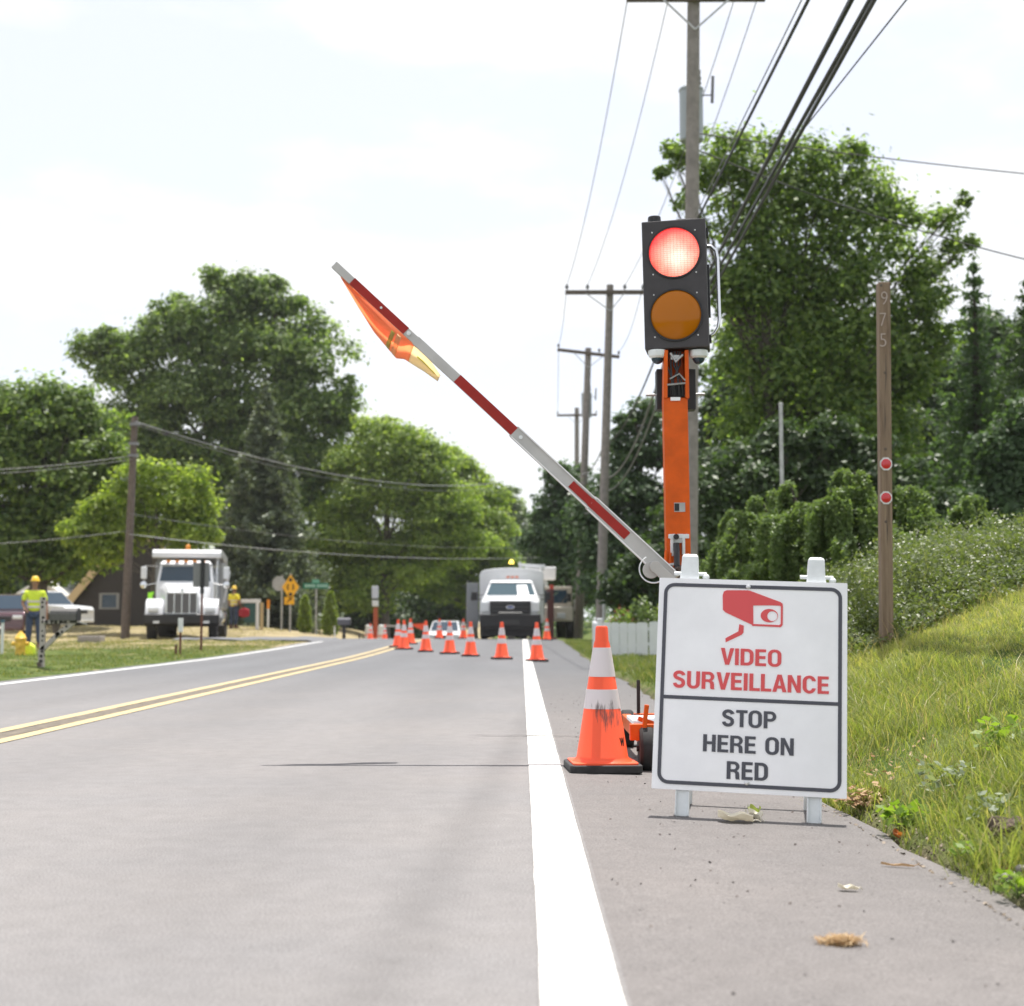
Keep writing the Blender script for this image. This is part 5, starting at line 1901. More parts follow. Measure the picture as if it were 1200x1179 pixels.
D1, D2, D3, D4 = 26.0, 46.0, 60.0, 90.0
z1 = at(812, 2, D1).z
p1b = at(806.5, 700, D1)
up1, a1 = utility_pole('tall weathered utility pole with a transformer directly behind the traffic signal', (p1b.x, D1), at(813, -22, D1), 0.155, 0.115,
                       [(z1, 1.30, 0.0, (-0.95, -0.35, 0.62, 0.95), 0.02)], (at(812, 125, D1).z, 0.25, 0.225))
z2 = at(714, 344, D2).z
p2b = at(703, 735, D2)
up2, a2 = utility_pole('slender utility pole with a plain wide crossarm between the gate arm and signal', (p2b.x, D2), at(715, 334, D2), 0.17, 0.115,
                       [(z2, 1.30, 0.0, (-0.96, -0.44, 0.5, 0.96), -0.17)])
z3 = at(688, 415, D3).z
p3b = at(678, 735, D3)
up3, a3 = utility_pole('leaning utility pole with slanted crossarm and small transformer above the far road', (p3b.x, D3), at(689.5, 408, D3), 0.19, 0.13,
                       [(z3, 1.32, -0.16, (-0.96, 0.35, 0.98), 0.0)], (at(686, 473, D3).z, 0.25, 0.22))
z4 = at(676, 487, D4).z
p4b = at(676, 730, D4)
up4, a4 = utility_pole('farthest utility pole with a low short crossarm above the gate arm', (p4b.x, D4), at(676, 478, D4), 0.20, 0.14,
                       [(z4, 1.28, 0.02, (-0.96, 0.96), 0.0)])
b = MB()
q0, q1 = at(708, 728, D2 - 0.25), at(708, 690, D2 - 0.25)
b.cyl(Vector((q0.x, q0.y, gz(q0.x, q0.y))) - Vector((p2b.x, D2, gz(p2b.x, D2))), q1 - Vector((p2b.x, D2, gz(p2b.x, D2))), 0.06, n=10)
b.box(at(708, 680, D2 - 0.25) - Vector((p2b.x, D2, gz(p2b.x, D2))), (0.22, 0.16, 0.36))
b.build('meter_conduit', mat('pale_conduit', (0.5, 0.51, 0.52), 0.5), up2)
D5 = 50.0
p5b = at(147, 722, D5)
up5, _ = utility_pole('leaning brown utility pole beside the white dump truck', (p5b.x, D5), at(158, 488, D5), 0.16, 0.115, (), None, M_BROWNPOLE)
b = MB()
o5 = Vector((p5b.x, D5, gz(p5b.x, D5)))
for py in (497, 520, 534):
    q = at(158 - (py - 490) * 0.045, py, D5 - 0.16) - o5
    b.box(q, (0.34, 0.10, 0.10))
b.build('clamp', M_PORC, up5)
# thin metal pole in the trees on the right
q = at(915, 475, 31)
gzq = gz(q.x, 31)
pole = thing('metal_pole', 'thin grey metal pole standing among the trees right of the signal', 'pole', (q.x, 31, gzq))
MB().cyl((0, 0, -0.2), (0, 0, q.z - gzq), 0.05, 0.04, 12).build('pole_shaft', M_STEEL, pole, smooth=60)
MB().lathe([(0.05, 0), (0.05, 0.05), (0.0, 0.07)], (0, 0, q.z - gzq), 12).build('pole_cap', M_STEEL, pole)

# ------------------------------------------------------------------ wires
def wire(label, p0, p1, sag, r, m=None, name='overhead_wire', n=36):
    p0, p1 = Vector(p0), Vector(p1)
    pts = []
    for i in range(n + 1):
        t = i / n
        p = p0.lerp(p1, t)
        p.z -= sag * 4 * t * (1 - t)
        pts.append(p - p0)
    o = MB().tube(pts, r, 6).build(name, m or M_WIRE, None, smooth=60)
    o.location = p0
    return tag(o, label, 'wire', 'overhead wires')

def through(px, py, anchor, yend):
    """far end (behind the camera) of a level wire that leaves anchor and crosses the pixel px, py"""
    r = _cR @ Vector((px - 600.0, 589.5 - py, -F_PX))
    # the wire stays at the anchor's height: where the sight line reaches it
    t = (anchor.z - CAM_Z) / r.z
    q = Vector((r.x * t, r.y * t, anchor.z))
    k = (yend - anchor.y) / (q.y - anchor.y)
    return anchor.lerp(q, k)

def px1(py, dx=0.0):
    q = at(812 - py * 0.012, py, D1)
    return Vector((q.x + dx, D1 - 0.16, q.z))
for (py, px0, r, lab, dx) in ((262, 943, 0.022, 'thick black cable, leftmost of the heavy cables crossing above the red lamp', 0.10),
                              (345, 991, 0.030, 'thickest black cable in the middle of the cables above the signal', 0.14),
                              (357, 1012, 0.024, 'upper of the paired grey cables running to the top edge right of the signal', 0.16),
                              (366, 1017, 0.024, 'lower of the paired grey cables running to the top edge right of the signal', 0.20),
                              (300, 1054, 0.010, 'thin wire farthest right that meets the top edge', 0.24)):
    a = px1(py, dx)
    wire(lab, a, through(px0, 0, a, -14.0), 0.12, r)
wire('thin wire close beside the leftmost heavy cable', px1(255, 0.08), through(936, 0, px1(255, 0.08), -14.0), 0.10, 0.009, M_WIREG)
a_ = a1[0]
for i, lab in ((2, 'thin conductor falling from the right half of the near crossarm'), (3, 'thin conductor from the right tip of the near crossarm')):
    wire(lab, a_[i], a2[0][i], 0.55, 0.009, M_WIREG)
wire('thin conductor from the left tip of the near crossarm to the second pole', a_[0], a2[0][0], 0.55, 0.009, M_WIREG)
wire('thin conductor left of the near pole shaft', a_[1], a2[0][1], 0.55, 0.008, M_WIREG)
for i, j, lab in ((0, 0, 'thin conductor between the left crossarm tips of the second and third poles'), (3, 2, 'thin conductor between the right crossarm tips of the second and third poles')):
    wire(lab, a2[0][i], a3[0][j], 0.4, 0.010, M_WIREG)
wire('thin conductor between the third and farthest poles', a3[0][0], a4[0][0], 0.5, 0.012, M_WIREG)
# sagging service cables between the near and second poles
for py0, py1, sg, r, lab in ((330, 520, 0.5, 0.020, 'upper sagging cable between the near and second poles'), (350, 560, 0.75, 0.026, 'middle sagging cable behind the signal mast'),
                             (380, 575, 0.7, 0.020, 'lowest sagging cable left of the signal mast')):
    a = px1(py0, -0.14)
    q = at(708, py1, D2)
    wire(lab, a, (q.x + 0.15, D2 - 0.15, q.z), sg, r, M_WIREG if py0 != 330 else M_WIRE)
for py1, py2, lab in ((520, 555, 'upper cable between the second and third poles'), (575, 600, 'lower cable between the second and third poles')):
    wire(lab, at(708, py1, D2 - 0.15), at(682, py2, D3 - 0.15), 0.3, 0.02, M_WIREG)
# lines crossing the road to the brown pole on the left
wire('heavy sagging cable from the brown pole into the maples at the centre', at(158, 494, D5 - 0.2), at(582, 566, 94), 0.95, 0.027, M_WIREG)
wire('light cable hanging just under the heavy cable from the brown pole', at(158, 497, D5 - 0.2), at(582, 571, 94), 1.02, 0.013, M_WIREG)
wire('low grey wire from the brown pole passing just above the dump truck', at(151, 626, D5 - 0.2), at(655, 652, 76), 0.42, 0.013, mat('pale_wire', (0.36, 0.36, 0.36), 0.4, 0.3))
wire('faint thin wire above the low grey wire over the dump truck', at(152, 602, D5 - 0.2), at(655, 640, 76), 0.5, 0.008, M_WIREG)
wire('upper wire leaving the brown pole to the left edge', at(157, 534, D5 - 0.2), at(-260, 546, 44), 0.35, 0.012, M_WIREG)
wire('second wire leaving the brown pole to the left edge', at(157, 538, D5 - 0.2), at(-260, 556, 44), 0.30, 0.009, M_WIREG)
wire('low wire leaving the brown pole to the left edge', at(152, 622, D5 - 0.2), at(-260, 640, 44), 0.25, 0.009, M_WIREG)
wire('service wire from the near pole to the upper right edge', px1(160, 0.14), at(1420, 222, 30), 0.10, 0.012)
wire('service wire sagging from the near pole across the tall tree', px1(180, 0.14), at(1480, 352, 29), 0.45, 0.013)

# ------------------------------------------------------------------ white picket fence and flowers
FD = 30.0
fx0 = at(703, 760, FD).x
fz = gz(fx0, FD)
fence = thing('picket_fence', 'low white picket fence on the right verge behind the orange cone', 'fence', (fx0, FD, fz))
M_FENCE = mat('white_fence_paint', (0.66, 0.68, 0.71), 0.55, noise=(3, 0.06))
FH = 0.74
b = MB()
widths = []
x_ = 0.06
pk = MB()
while x_ < 3.9:
    w = 0.17 if x_ < 0.6 else 0.245
    zb = float(ground_z(fx0 + x_, FD)) - fz
    z_ = zb + 0.04
    pk.prism([(x_, z_), (x_ + w, z_), (x_ + w, z_ + FH - 0.075), (x_ + w * 0.8, z_ + FH - 0.05), (x_ + w * 0.2, z_ + FH - 0.05), (x_, z_ + FH - 0.075)], -0.012, 0.012)
    x_ += w + (0.006 if x_ < 0.6 else 0.028)
pk.build('pickets', M_FENCE, fence)
za, zb = 0.0, float(ground_z(fx0 + 3.9, FD)) - fz
for zr_ in (0.18, 0.50):
    MB().bar((0, 0.03, zr_), (3.9, 0.03, zr_ + zb), 0.03, 0.07).build('rail', M_FENCE, fence)
for xp in (0.0, 1.95, 3.9):
    zp = float(ground_z(fx0 + xp, FD)) - fz
    b = MB().box((xp, 0.03, zp + FH / 2), (0.10, 0.10, FH + 0.10))
    b.box((xp, 0.03, zp + FH + 0.06), (0.13, 0.13, 0.03), top=(0.8, 0.8))
    b.build('post', M_FENCE, fence, bevel=0.006)
# the fence's return towards the second pole
pk = MB()
for k in range(16):
    y_ = 0.10 + 0.177 * k
    zb = float(ground_z(fx0, FD + y_)) - fz + 0.04
    pk.prism([(y_, zb), (y_ + 0.155, zb), (y_ + 0.155, zb + FH - 0.10), (y_ + 0.11, zb + FH - 0.05), (y_ + 0.05, zb + FH - 0.05), (y_, zb + FH - 0.10)], -0.012, 0.012, 'x')
pk.build('pickets', M_FENCE, fence)

def flowers(label, px, d, z_top_px, r_px, m_leaf, m_fl, nfl):
    x = at(px, 740, d).x
    z0 = gz(x, d)
    H = at(px, z_top_px, d).z - z0
    Rr = r_px / (F_PX / d)
    root = thing('flowering_plant', label, 'plant', (x, d, z0))
    n = 900
    a, r = RNG.random(n) * 6.283, Rr * np.sqrt(RNG.random(n))
    c = np.stack([np.cos(a) * r, np.sin(a) * r * 0.7, H * (0.1 + 0.9 * RNG.random(n) * (1 - 0.4 * (r / Rr) ** 2))], 1)
    b = MB()
    for i in range(0, 60):
        b.tube([(c[i, 0] * 0.4, c[i, 1] * 0.4, -0.02), tuple(c[i])], [0.008, 0.004], 4)
    b.build('stems', M_BARK, root)
    quads_mesh('foliage', leaf_quads(c, 0.10, 0.4, 0.3), m_leaf, root)
    k = RNG.integers(0, n, nfl)
    cf = c[k] + np.array([0, 0, 0.06])
    quads_mesh('blossoms', leaf_quads(cf, 0.05, 0.9, 0.6), m_fl, root)
M_REDFL = mat('rust_red_blossom', (0.20, 0.05, 0.025), 0.8)
flowers('rust red flowering plant behind the picket fence', 728, 31.6, 712, 20, L_MID, M_REDFL, 380)
flowers('pale green tall plant behind the picket fence', 752, 31.8, 696, 18, L_WEEP, M_PETAL, 40)
flowers('yellow green plant behind the fence beside the sign', 778, 32.0, 704, 16, L_CONE, M_PETAL, 30)

# ------------------------------------------------------------------ dump truck
def rbox(b, x0, x1, y0, y1, z0, z1, tx=1.0, ty=1.0):
    return b.box(((x0 + x1) / 2, (y0 + y1) / 2, (z0 + z1) / 2), (x1 - x0, y1 - y0, z1 - z0), top=(tx, ty))

def frustum(x0, x1, y0, y1, z0, X0, X1, Y0, Y1, z1):
    return [(x0, y0, z0), (x1, y0, z0), (x1, y1, z0), (x0, y1, z0), (X0, Y0, z1), (X1, Y0, z1), (X1, Y1, z1), (X0, Y1, z1)]
FFACES = [(3, 2, 1, 0), (4, 5, 6, 7), (0, 1, 5, 4), (1, 2, 6, 5), (2, 3, 7, 6), (3, 0, 4, 7)]

TD = 47.8
tp = at(212, 756, TD)
tz = gz(tp.x, TD)
truck = thing('dump_truck', 'white dump truck with grey bed and black bumper parked on the left verge', 'truck', (tp.x, TD, tz), rad(9.5))
b = MB()
# hood and cowl: tapering loft from grille to windscreen
def hs(y, w, z0, z1, wt):
    return [(-w, y, z0), (w, y, z0), (w, y, z1 - 0.18), (wt, y, z1), (-wt, y, z1), (-w, y, z1 - 0.18)]
b.loft([hs(0.10, 0.56, 0.86, 1.60, 0.42), hs(0.5, 0.62, 0.9, 1.74, 0.48), hs(1.1, 0.76, 0.9, 1.88, 0.60), hs(1.55, 0.90, 0.9, 1.96, 0.74)])
b.build('hood', M_WHITEV, truck, bevel=0.03, smooth=40)
b = MB()
b.loft([[(-0.98, 1.5, 0.85), (0.98, 1.5, 0.85), (0.98, 1.5, 1.95), (-0.98, 1.5, 1.95)], [(-1.0, 3.1, 0.85), (1.0, 3.1, 0.85), (1.0, 3.1, 1.95), (-1.0, 3.1, 1.95)]])
V8 = frustum(-0.97, 0.97, 1.5, 3.1, 1.945, -0.88, 0.88, 1.78, 3.05, 2.60)
b.add(V8, FFACES)
V9 = frustum(-0.89, 0.89, 1.62, 3.06, 2.60, -0.80, 0.80, 1.85, 2.95, 2.74)
b.add(V9, FFACES)
cab = b.build('cab', M_WHITEV, truck, bevel=0.03)
b = MB()
b.panel((V8[0], V8[1], V8[5], V8[4]), 0.05, 0.05, 0.10, 0.10, 0.008)
b.build('windshield', M_GLASS, cab)
for q in ((V8[1], V8[2], V8[6], V8[5]), (V8[3], V8[0], V8[4], V8[7])):
    MB().panel(q, 0.12, 0.12, 0.08, 0.14, 0.008).build('side_window', M_GLASS, cab)
b = MB()
for x_ in (-0.6, -0.3, 0, 0.3, 0.6):
    b.box((x_, 1.72, 2.72), (0.12, 0.10, 0.06))
b.build('marker_lamp', M_AMBER, cab)
b = MB().box((0, 0.07, 1.23), (0.98, 0.06, 0.66))
gr = b.build('grille', mat('grille_dark', (0.10, 0.10, 0.105), 0.5), truck)
b = MB()
for x_ in (-0.5, -0.25, 0, 0.25, 0.5):
    b.box((x_, 0.035, 1.23), (0.035, 0.04, 0.70))
b.box((0, 0.035, 1.58), (1.05, 0.05, 0.04)).box((0, 0.035, 0.88), (1.05, 0.05, 0.04))
b.build('grille_bar', M_CHROME, gr, bevel=0.006)
b = MB()
b.lathe([(0.07, 0), (0.07, 0.012), (0, 0.014)], (0, 0.10, 1.67), 16, RX)
b.build('badge', M_CHROME, truck)
for sg in (-1, 1):
    b = MB()
    prof = []
    for i in range(9):
        a = rad(180 - 22.5 * i)
        prof.append((0.72 + 0.66 * math.cos(a), 0.78 + 0.62 * math.sin(a)))
    prof = [(0.02, 0.70)] + prof + [(1.42, 0.78), (1.25, 0.85)] + [(0.72 + 0.54 * math.cos(rad(20 + 17.5 * i)), 0.66 + 0.50 * math.sin(rad(20 + 17.5 * i))) for i in range(9)]
    xa, xb_ = (0.58, 1.20) if sg > 0 else (-1.20, -0.58)
    b.prism(prof, xa, xb_, 'x')
    fd = b.build('fender', M_WHITEV, truck, bevel=0.05, smooth=40)
    b = MB().box((sg * 0.93, 0.10, 1.02), (0.34, 0.16, 0.16))
    b.build('headlight', M_LAMP, fd, bevel=0.03)
b = MB()
b.loft([[(-1.22, 0.06, 0.46), (1.22, 0.06, 0.46), (1.22, 0.3, 0.46), (-1.22, 0.3, 0.46)], [(-1.24, -0.06, 0.56), (1.24, -0.06, 0.56), (1.24, 0.3, 0.56), (-1.24, 0.3, 0.56)],
        [(-1.24, -0.06, 0.84), (1.24, -0.06, 0.84), (1.24, 0.3, 0.84), (-1.24, 0.3, 0.84)], [(-1.2, 0.0, 0.88), (1.2, 0.0, 0.88), (1.2, 0.3, 0.88), (-1.2, 0.3, 0.88)]])
bm_ = b.build('bumper', M_BLACKP, truck, bevel=0.02)
for sg in (-1, 1):
    MB().box((sg * 0.82, -0.062, 0.60), (0.20, 0.02, 0.08)).build('fog_lamp', M_LAMP, bm_)
for sg in (-1, 1):
    wheel(truck, 'wheel', (sg * 1.02, 0.75, 0.52), 0.52, 0.30)
    for y_ in (5.9, 7.2):
        wheel(truck, 'wheel', (sg * 0.95, y_, 0.52), 0.52, 0.55)
b = MB()
rbox(b, -0.45, -0.30, 0.3, 8.0, 0.62, 0.86)
rbox(b, 0.30, 0.45, 0.3, 8.0, 0.62, 0.86)
rbox(b, -0.6, 0.6, 0.55, 0.95, 0.45, 0.62)
rbox(b, -0.95, 0.95, 6.4, 6.7, 0.42, 0.62)
rbox(b, -0.75, 0.75, 0.4, 1.5, 0.5, 0.9)
b.build('chassis', M_BLACKP, truck)
b = MB()
rbox(b, -1.16, 1.16, 3.45, 8.1, 1.05, 1.18)
rbox(b, -1.18, -1.10, 3.45, 8.1, 1.1, 2.75)
rbox(b, 1.10, 1.18, 3.45, 8.1, 1.1, 2.75)
rbox(b, -1.12, 1.12, 3.45, 3.53, 1.1, 3.02)
rbox(b, -1.12, 1.12, 8.02, 8.1, 1.1, 2.75)
for y_ in (4.2, 5.0, 5.8, 6.6, 7.4):
    rbox(b, 1.16, 1.24, y_ - 0.05, y_ + 0.05, 1.12, 2.74)
    rbox(b, -1.24, -1.16, y_ - 0.05, y_ + 0.05, 1.12, 2.74)
bed = b.build('dump_bed', M_GREYV, truck, bevel=0.012)
b = MB()
b.loft([[(-1.18, 2.05, 2.86), (1.18, 2.05, 2.86), (1.18, 2.05, 3.02), (-1.18, 2.05, 3.02)], [(-1.18, 2.2, 2.84), (1.18, 2.2, 2.84), (1.18, 2.2, 3.14), (-1.18, 2.2, 3.14)],
        [(-1.18, 3.60, 2.92), (1.18, 3.60, 2.92), (1.18, 3.60, 3.20), (-1.18, 3.60, 3.20)], [(-1.18, 8.1, 2.75), (1.18, 8.1, 2.75), (1.18, 8.1, 3.12), (-1.18, 8.1, 3.12)]])
cs = b.build('cab_shield', M_WHITEV, truck, bevel=0.02)
b = MB().lathe([(0.10, 0), (0.10, 0.05), (0.075, 0.06), (0.075, 0.16), (0.05, 0.19), (0, 0.20)], (0.02, 2.3, 3.13), 16)
b.build('beacon', M_AMBER, truck, smooth=40)
for sg in (-1, 1):
    b = MB()
    b.tube([(sg * 0.93, 1.72, 2.52), (sg * 1.38, 1.55, 2.55), (sg * 1.38, 1.55, 1.86), (sg * 0.95, 1.65, 1.95)], 0.018, 6)
    mr = b.build('mirror_bracket', M_CHROME, truck, smooth=60)
    b = MB().box((sg * 1.40, 1.52, 2.30), (0.20, 0.08, 0.42))
    b.build('mirror', M_WHITEV, mr, bevel=0.03)
    b = MB().ball((sg * 1.40, 1.50, 1.88), (0.12, 0.06, 0.13), 14, 9)
    b.build('round_mirror', M_CHROME, mr, smooth=80)
b = MB()
b.cyl((1.02, 2.0, 0.78), (1.02, 3.3, 0.78), 0.30, n=20)
tk = b.build('fuel_tank', M_CHROME, truck, smooth=40)
b = MB()
for z_ in (0.5, 0.9, 1.12):
    b.box((1.08, 2.6, z_), (0.34, 1.2, 0.04))
b.build('step', M_STEEL, tk)
b = MB()
b.tube([(0.98, 3.3, 0.9), (0.98, 3.3, 2.6), (0.98, 3.35, 2.9)], 0.07, 10)
b.build('exhaust_stack', M_CHROME, truck, smooth=60)
b = MB()
b.bar((1.22, 4.0, 1.3), (1.42, 4.0, 2.45), 0.07, 0.07, (0, 1, 0))
b.bar((1.14, 3.95, 2.2), (1.38, 3.95, 2.25), 0.04, 0.04)
b.build('tarp_arm', M_WHITEV, truck)
b = MB()
b.box((-1.18, 1.62, 1.42), (0.16, 0.02, 0.40)).box((-1.1, 1.64, 1.6), (0.06, 0.02, 0.10))
b.build('hi_vis_flag', mat('lime_fabric', (0.35, 0.85, 0.05), 0.8), truck)

# ------------------------------------------------------------------ service truck in the lane
SD_ = 48.6
sp = at(598, 750, SD_)
sz = float(sheet_z(sp.x, SD_))
svc = thing('service_truck', 'white utility service truck with black grille facing the camera in the right lane', 'truck', (sp.x, SD_, sz), rad(-0.6))
b = MB()
def hs2(y, w, z0, z1, wt, x=0):
    return [(-w, y, z0), (w, y, z0), (w, y, z1 - 0.12), (wt, y, z1), (-wt, y, z1), (-w, y, z1 - 0.12)]
b.loft([hs2(0.05, 0.98, 0.80, 1.32, 0.80), hs2(0.35, 1.01, 0.80, 1.42, 0.85), hs2(1.2, 1.02, 0.80, 1.52, 0.86)])
b.build('hood', M_WHITEV, svc, bevel=0.03, smooth=40)
V8 = frustum(-0.94, 0.94, 1.12, 2.35, 1.48, -0.76, 0.76, 1.62, 2.35, 1.98)
b = MB().add(V8, FFACES)
b.add(frustum(-0.78, 0.78, 1.55, 2.35, 1.97, -0.70, 0.70, 1.75, 2.35, 2.06), FFACES)
rbox(b, -1.0, 1.0, 1.15, 2.4, 0.6, 1.5)
cab2 = b.build('cab', M_WHITEV, svc, bevel=0.03)
MB().panel((V8[0], V8[1], V8[5], V8[4]), 0.04, 0.04, 0.08, 0.06, 0.008).build('windshield', mat('pale_windshield', (0.045, 0.085, 0.105), 0.06, spec=0.6), cab2)
for q in ((V8[1], V8[2], V8[6], V8[5]), (V8[3], V8[0], V8[4], V8[7])):
    MB().panel(q, 0.10, 0.1, 0.08, 0.10, 0.008).build('side_window', M_GLASS, cab2)
MB().panel((V8[0], V8[1], V8[5], V8[4]), 0.63, 0.16, 0.05, 0.22, 0.012).build('paper_on_dash', M_SIGNWHITE, cab2)
b = MB()
rbox(b, -0.69, 0.69, -0.02, 0.10, 0.84, 1.30)
g2 = b.build('grille', M_BLACKP, svc, bevel=0.02)
b = MB()
for z_ in (0.96, 1.10, 1.22):
    b.box((0, -0.03, z_), (1.26, 0.02, 0.035))
b.build('grille_bar', mat('dark_grille_bar', (0.05, 0.05, 0.055), 0.4), g2)
b = MB().add([(0.13 * math.cos(2 * math.pi * i / 20), y_, 1.09 + 0.055 * math.sin(2 * math.pi * i / 20)) for y_ in (-0.052, -0.03) for i in range(20)],
             [tuple(range(20)), tuple(range(39, 19, -1))] + [(i, i + 20, (i + 1) % 20 + 20, (i + 1) % 20) for i in range(20)])
bd = b.build('badge', mat('blue_badge', (0.03, 0.06, 0.2), 0.3, coat=0.5), g2)
b = MB().ring([(0.14 * math.cos(2 * math.pi * i / 20), 1.09 + 0.062 * math.sin(2 * math.pi * i / 20)) for i in range(20)], [(0.122 * math.cos(2 * math.pi * i / 20), 1.09 + 0.048 * math.sin(2 * math.pi * i / 20)) for i in range(20)], -0.056, -0.03)
b.build('badge_rim', M_CHROME, bd)
for sg in (-1, 1):
    b = MB()
    rbox(b, sg * 0.86 - 0.15, sg * 0.86 + 0.15, -0.01, 0.12, 0.92, 1.27)
    b.build('headlight', M_LAMP, svc, bevel=0.03)
b = MB()
rbox(b, -1.03, 1.03, -0.22, 0.06, 0.42, 0.84)
rbox(b, -0.9, 0.9, -0.1, 0.8, 0.30, 0.46)
rbox(b, -0.98, 0.98, 0.10, 0.30, 0.10, 0.44)
b2 = b.build('bumper', M_BLACKP, svc, bevel=0.02)
b = MB()
rbox(b, -0.30, 0.30, -0.26, -0.20, 0.50, 0.66)
b.cyl((-0.4, -0.16, 0.86), (0.4, -0.16, 0.86), 0.06, n=12)
b.build('winch', mat('winch_black', (0.03, 0.03, 0.03), 0.4), b2)
for sg in (-1, 1):
    wheel(svc, 'wheel', (sg * 0.90, 0.62, 0.42), 0.42, 0.28)
    wheel(svc, 'wheel', (sg * 0.86, 4.4, 0.42), 0.42, 0.48)
    b = MB()
    b.bar((sg * 0.95, 1.35, 1.52), (sg * 1.24, 1.30, 1.52), 0.03, 0.03)
    b.bar((sg * 0.95, 1.35, 1.38), (sg * 1.24, 1.30, 1.38), 0.03, 0.03)
    b.box((sg * 1.28, 1.28, 1.49), (0.20, 0.10, 0.28))
    b.build('mirror', M_BLACKP, svc, bevel=0.02)
b = MB()
rbox(b, -0.5, 0.5, 0.7, 6.3, 0.5, 0.75)
b.build('chassis', M_BLACKP, svc)
pr = [(-1.15, 0.55), (1.15, 0.55), (1.15, 2.28), (1.08, 2.40), (0.95, 2.455), (0.5, 2.51), (0, 2.53), (-0.5, 2.51), (-0.95, 2.455), (-1.08, 2.40), (-1.15, 2.28)]
b = MB().prism(pr, 2.5, 6.4)
box = b.build('box_body', M_WHITEV, svc, bevel=0.03)
b = MB()
for x_ in (-0.16, 0, 0.16):
    b.box((x_ + 0.03, 2.48, 2.19), (0.10, 0.04, 0.05))
b.build('marker_lamp', mat('marker_orange', (0.8, 0.16, 0.03), 0.4), box)
MB().box((-0.48, 2.48, 2.18), (0.16, 0.05, 0.06)).build('work_lamp', M_LAMP, box)
b = MB()
b.bar((-1.20, 2.75, 1.18), (-1.62, 2.55, 1.18), 0.04, 1.62)
dr = b.build('open_side_door', M_GREYV, svc, bevel=0.01)
MB().bar((-1.34, 2.655, 1.45), (-1.46, 2.60, 1.45), 0.06, 0.18).build('door_handle', M_BLACKP, dr)
b = MB()
rbox(b, 1.15, 1.19, 2.9, 6.2, 0.85, 1.95)
b.build('locker_door', M_GREYV, svc)
b = MB()
b.cyl((-0.02, 3.2, 2.50), (-0.02, 3.2, 2.72), 0.02, n=8)
bs = b.build('beacon_stalk', M_BLACKP, svc)
MB().lathe([(0.09, 0), (0.09, 0.04), (0.06, 0.12), (0, 0.15)], (-0.02, 3.2, 2.70), 14).build('beacon', glow('lit_amber_beacon', (1.0, 0.72, 0.10), 1.6), bs, smooth=50)
b = MB()
for y_ in (3.0, 3.5):
    b.bar((0.25, y_, 2.66), (1.20, y_, 2.60), 0.10, 0.10)
b.bar((0.28, 2.9, 2.70), (0.28, 6.0, 2.70), 0.08, 0.10)
b.bar((1.15, 2.9, 2.62), (1.15, 6.0, 2.62), 0.08, 0.10)
for x_, z_ in ((0.3, 2.58), (1.1, 2.5)):
    b.box((x_, 3.2, z_), (0.08, 0.3, 0.16))
b.build('ladder_rack', M_WHITEV, svc)

# boom truck half hidden behind it
bd_ = 58.0
bp0 = at(640, 748, bd_)
bz = gz(bp0.x, bd_)
bt = thing('bucket_truck', 'white bucket truck with dark red mast half hidden behind the service truck', 'truck', (bp0.x, bd_, float(sheet_z(bp0.x, bd_))), rad(2))
b = MB()
rbox(b, -0.95, 1.15, 1.2, 3.0, 0.75, 2.2)
rbox(b, -1.1, 1.15, 3.1, 7.0, 0.8, 1.7)
b.build('body', mat('tan_grey_body', (0.42, 0.38, 0.32), 0.5), bt, bevel=0.03)
MB().panel(((-0.85, 1.2, 1.45), (1.05, 1.2, 1.45), (1.05, 1.2, 2.1), (-0.85, 1.2, 2.1))).build('windshield', M_GLASS, bt)
b = MB()
rbox(b, -1.0, 1.1, 0.0, 1.25, 0.75, 1.35)
b.build('hood', mat('cream_paint', (0.55, 0.50, 0.42), 0.4), bt, bevel=0.05)
MB().box((0.62, -0.03, 0.98), (0.34, 0.08, 0.22)).build('headlight', M_LAMP, bt, bevel=0.02)
for sg in (-1, 1):
    wheel(bt, 'wheel', (sg * 0.95 + 0.05, 0.6, 0.45), 0.45, 0.28)
    wheel(bt, 'wheel', (sg * 0.92 + 0.05, 5.5, 0.45), 0.45, 0.45)
b = MB()
b.bar((0.16, -0.4, 0.12), (0.16, -0.4, 2.05), 0.26, 0.26, (0, 1, 0))
b.box((0.16, -0.4, 0.06), (0.5, 0.5, 0.12)).bar((0.16, -0.4, 0.7), (0.16, 0.1, 0.9), 0.16, 0.16)
b.build('mast', mat('dark_red_steel', (0.085, 0.020, 0.018), 0.55), bt, bevel=0.02)
MB().box((0.20, -0.42, 2.12), (0.16, 0.14, 0.22)).build('warning_lamp', mat('red_lamp_plastic', (0.55, 0.05, 0.03), 0.4), bt)
b = MB()
b.bar((0.1, 3.2, 2.95), (0.12, 6.6, 2.3), 0.22, 0.24)
b.bar((-0.7, 2.6, 3.05), (0.15, 3.2, 2.95), 0.18, 0.18)
b.cyl((0.1, 4.6, 1.6), (0.1, 4.6, 2.8), 0.20, n=14)
b.build('boom', M_WHITEV, bt, bevel=0.02)
b = MB().box((0.22, 2.6, 2.78), (0.62, 0.6, 0.55), top=(1.08, 1.08))
b.build('bucket', M_SIGNWHITE, bt, bevel=0.05)
b = MB()
b.tube([(0.66, 0.7, 1.5), (0.95, 0.5, 1.9), (1.05, 0.5, 1.6)], 0.03, 6)
b.box((0.98, 0.5, 1.72), (0.16, 0.1, 0.34))
b.build('mirror', M_BLACKP, bt)

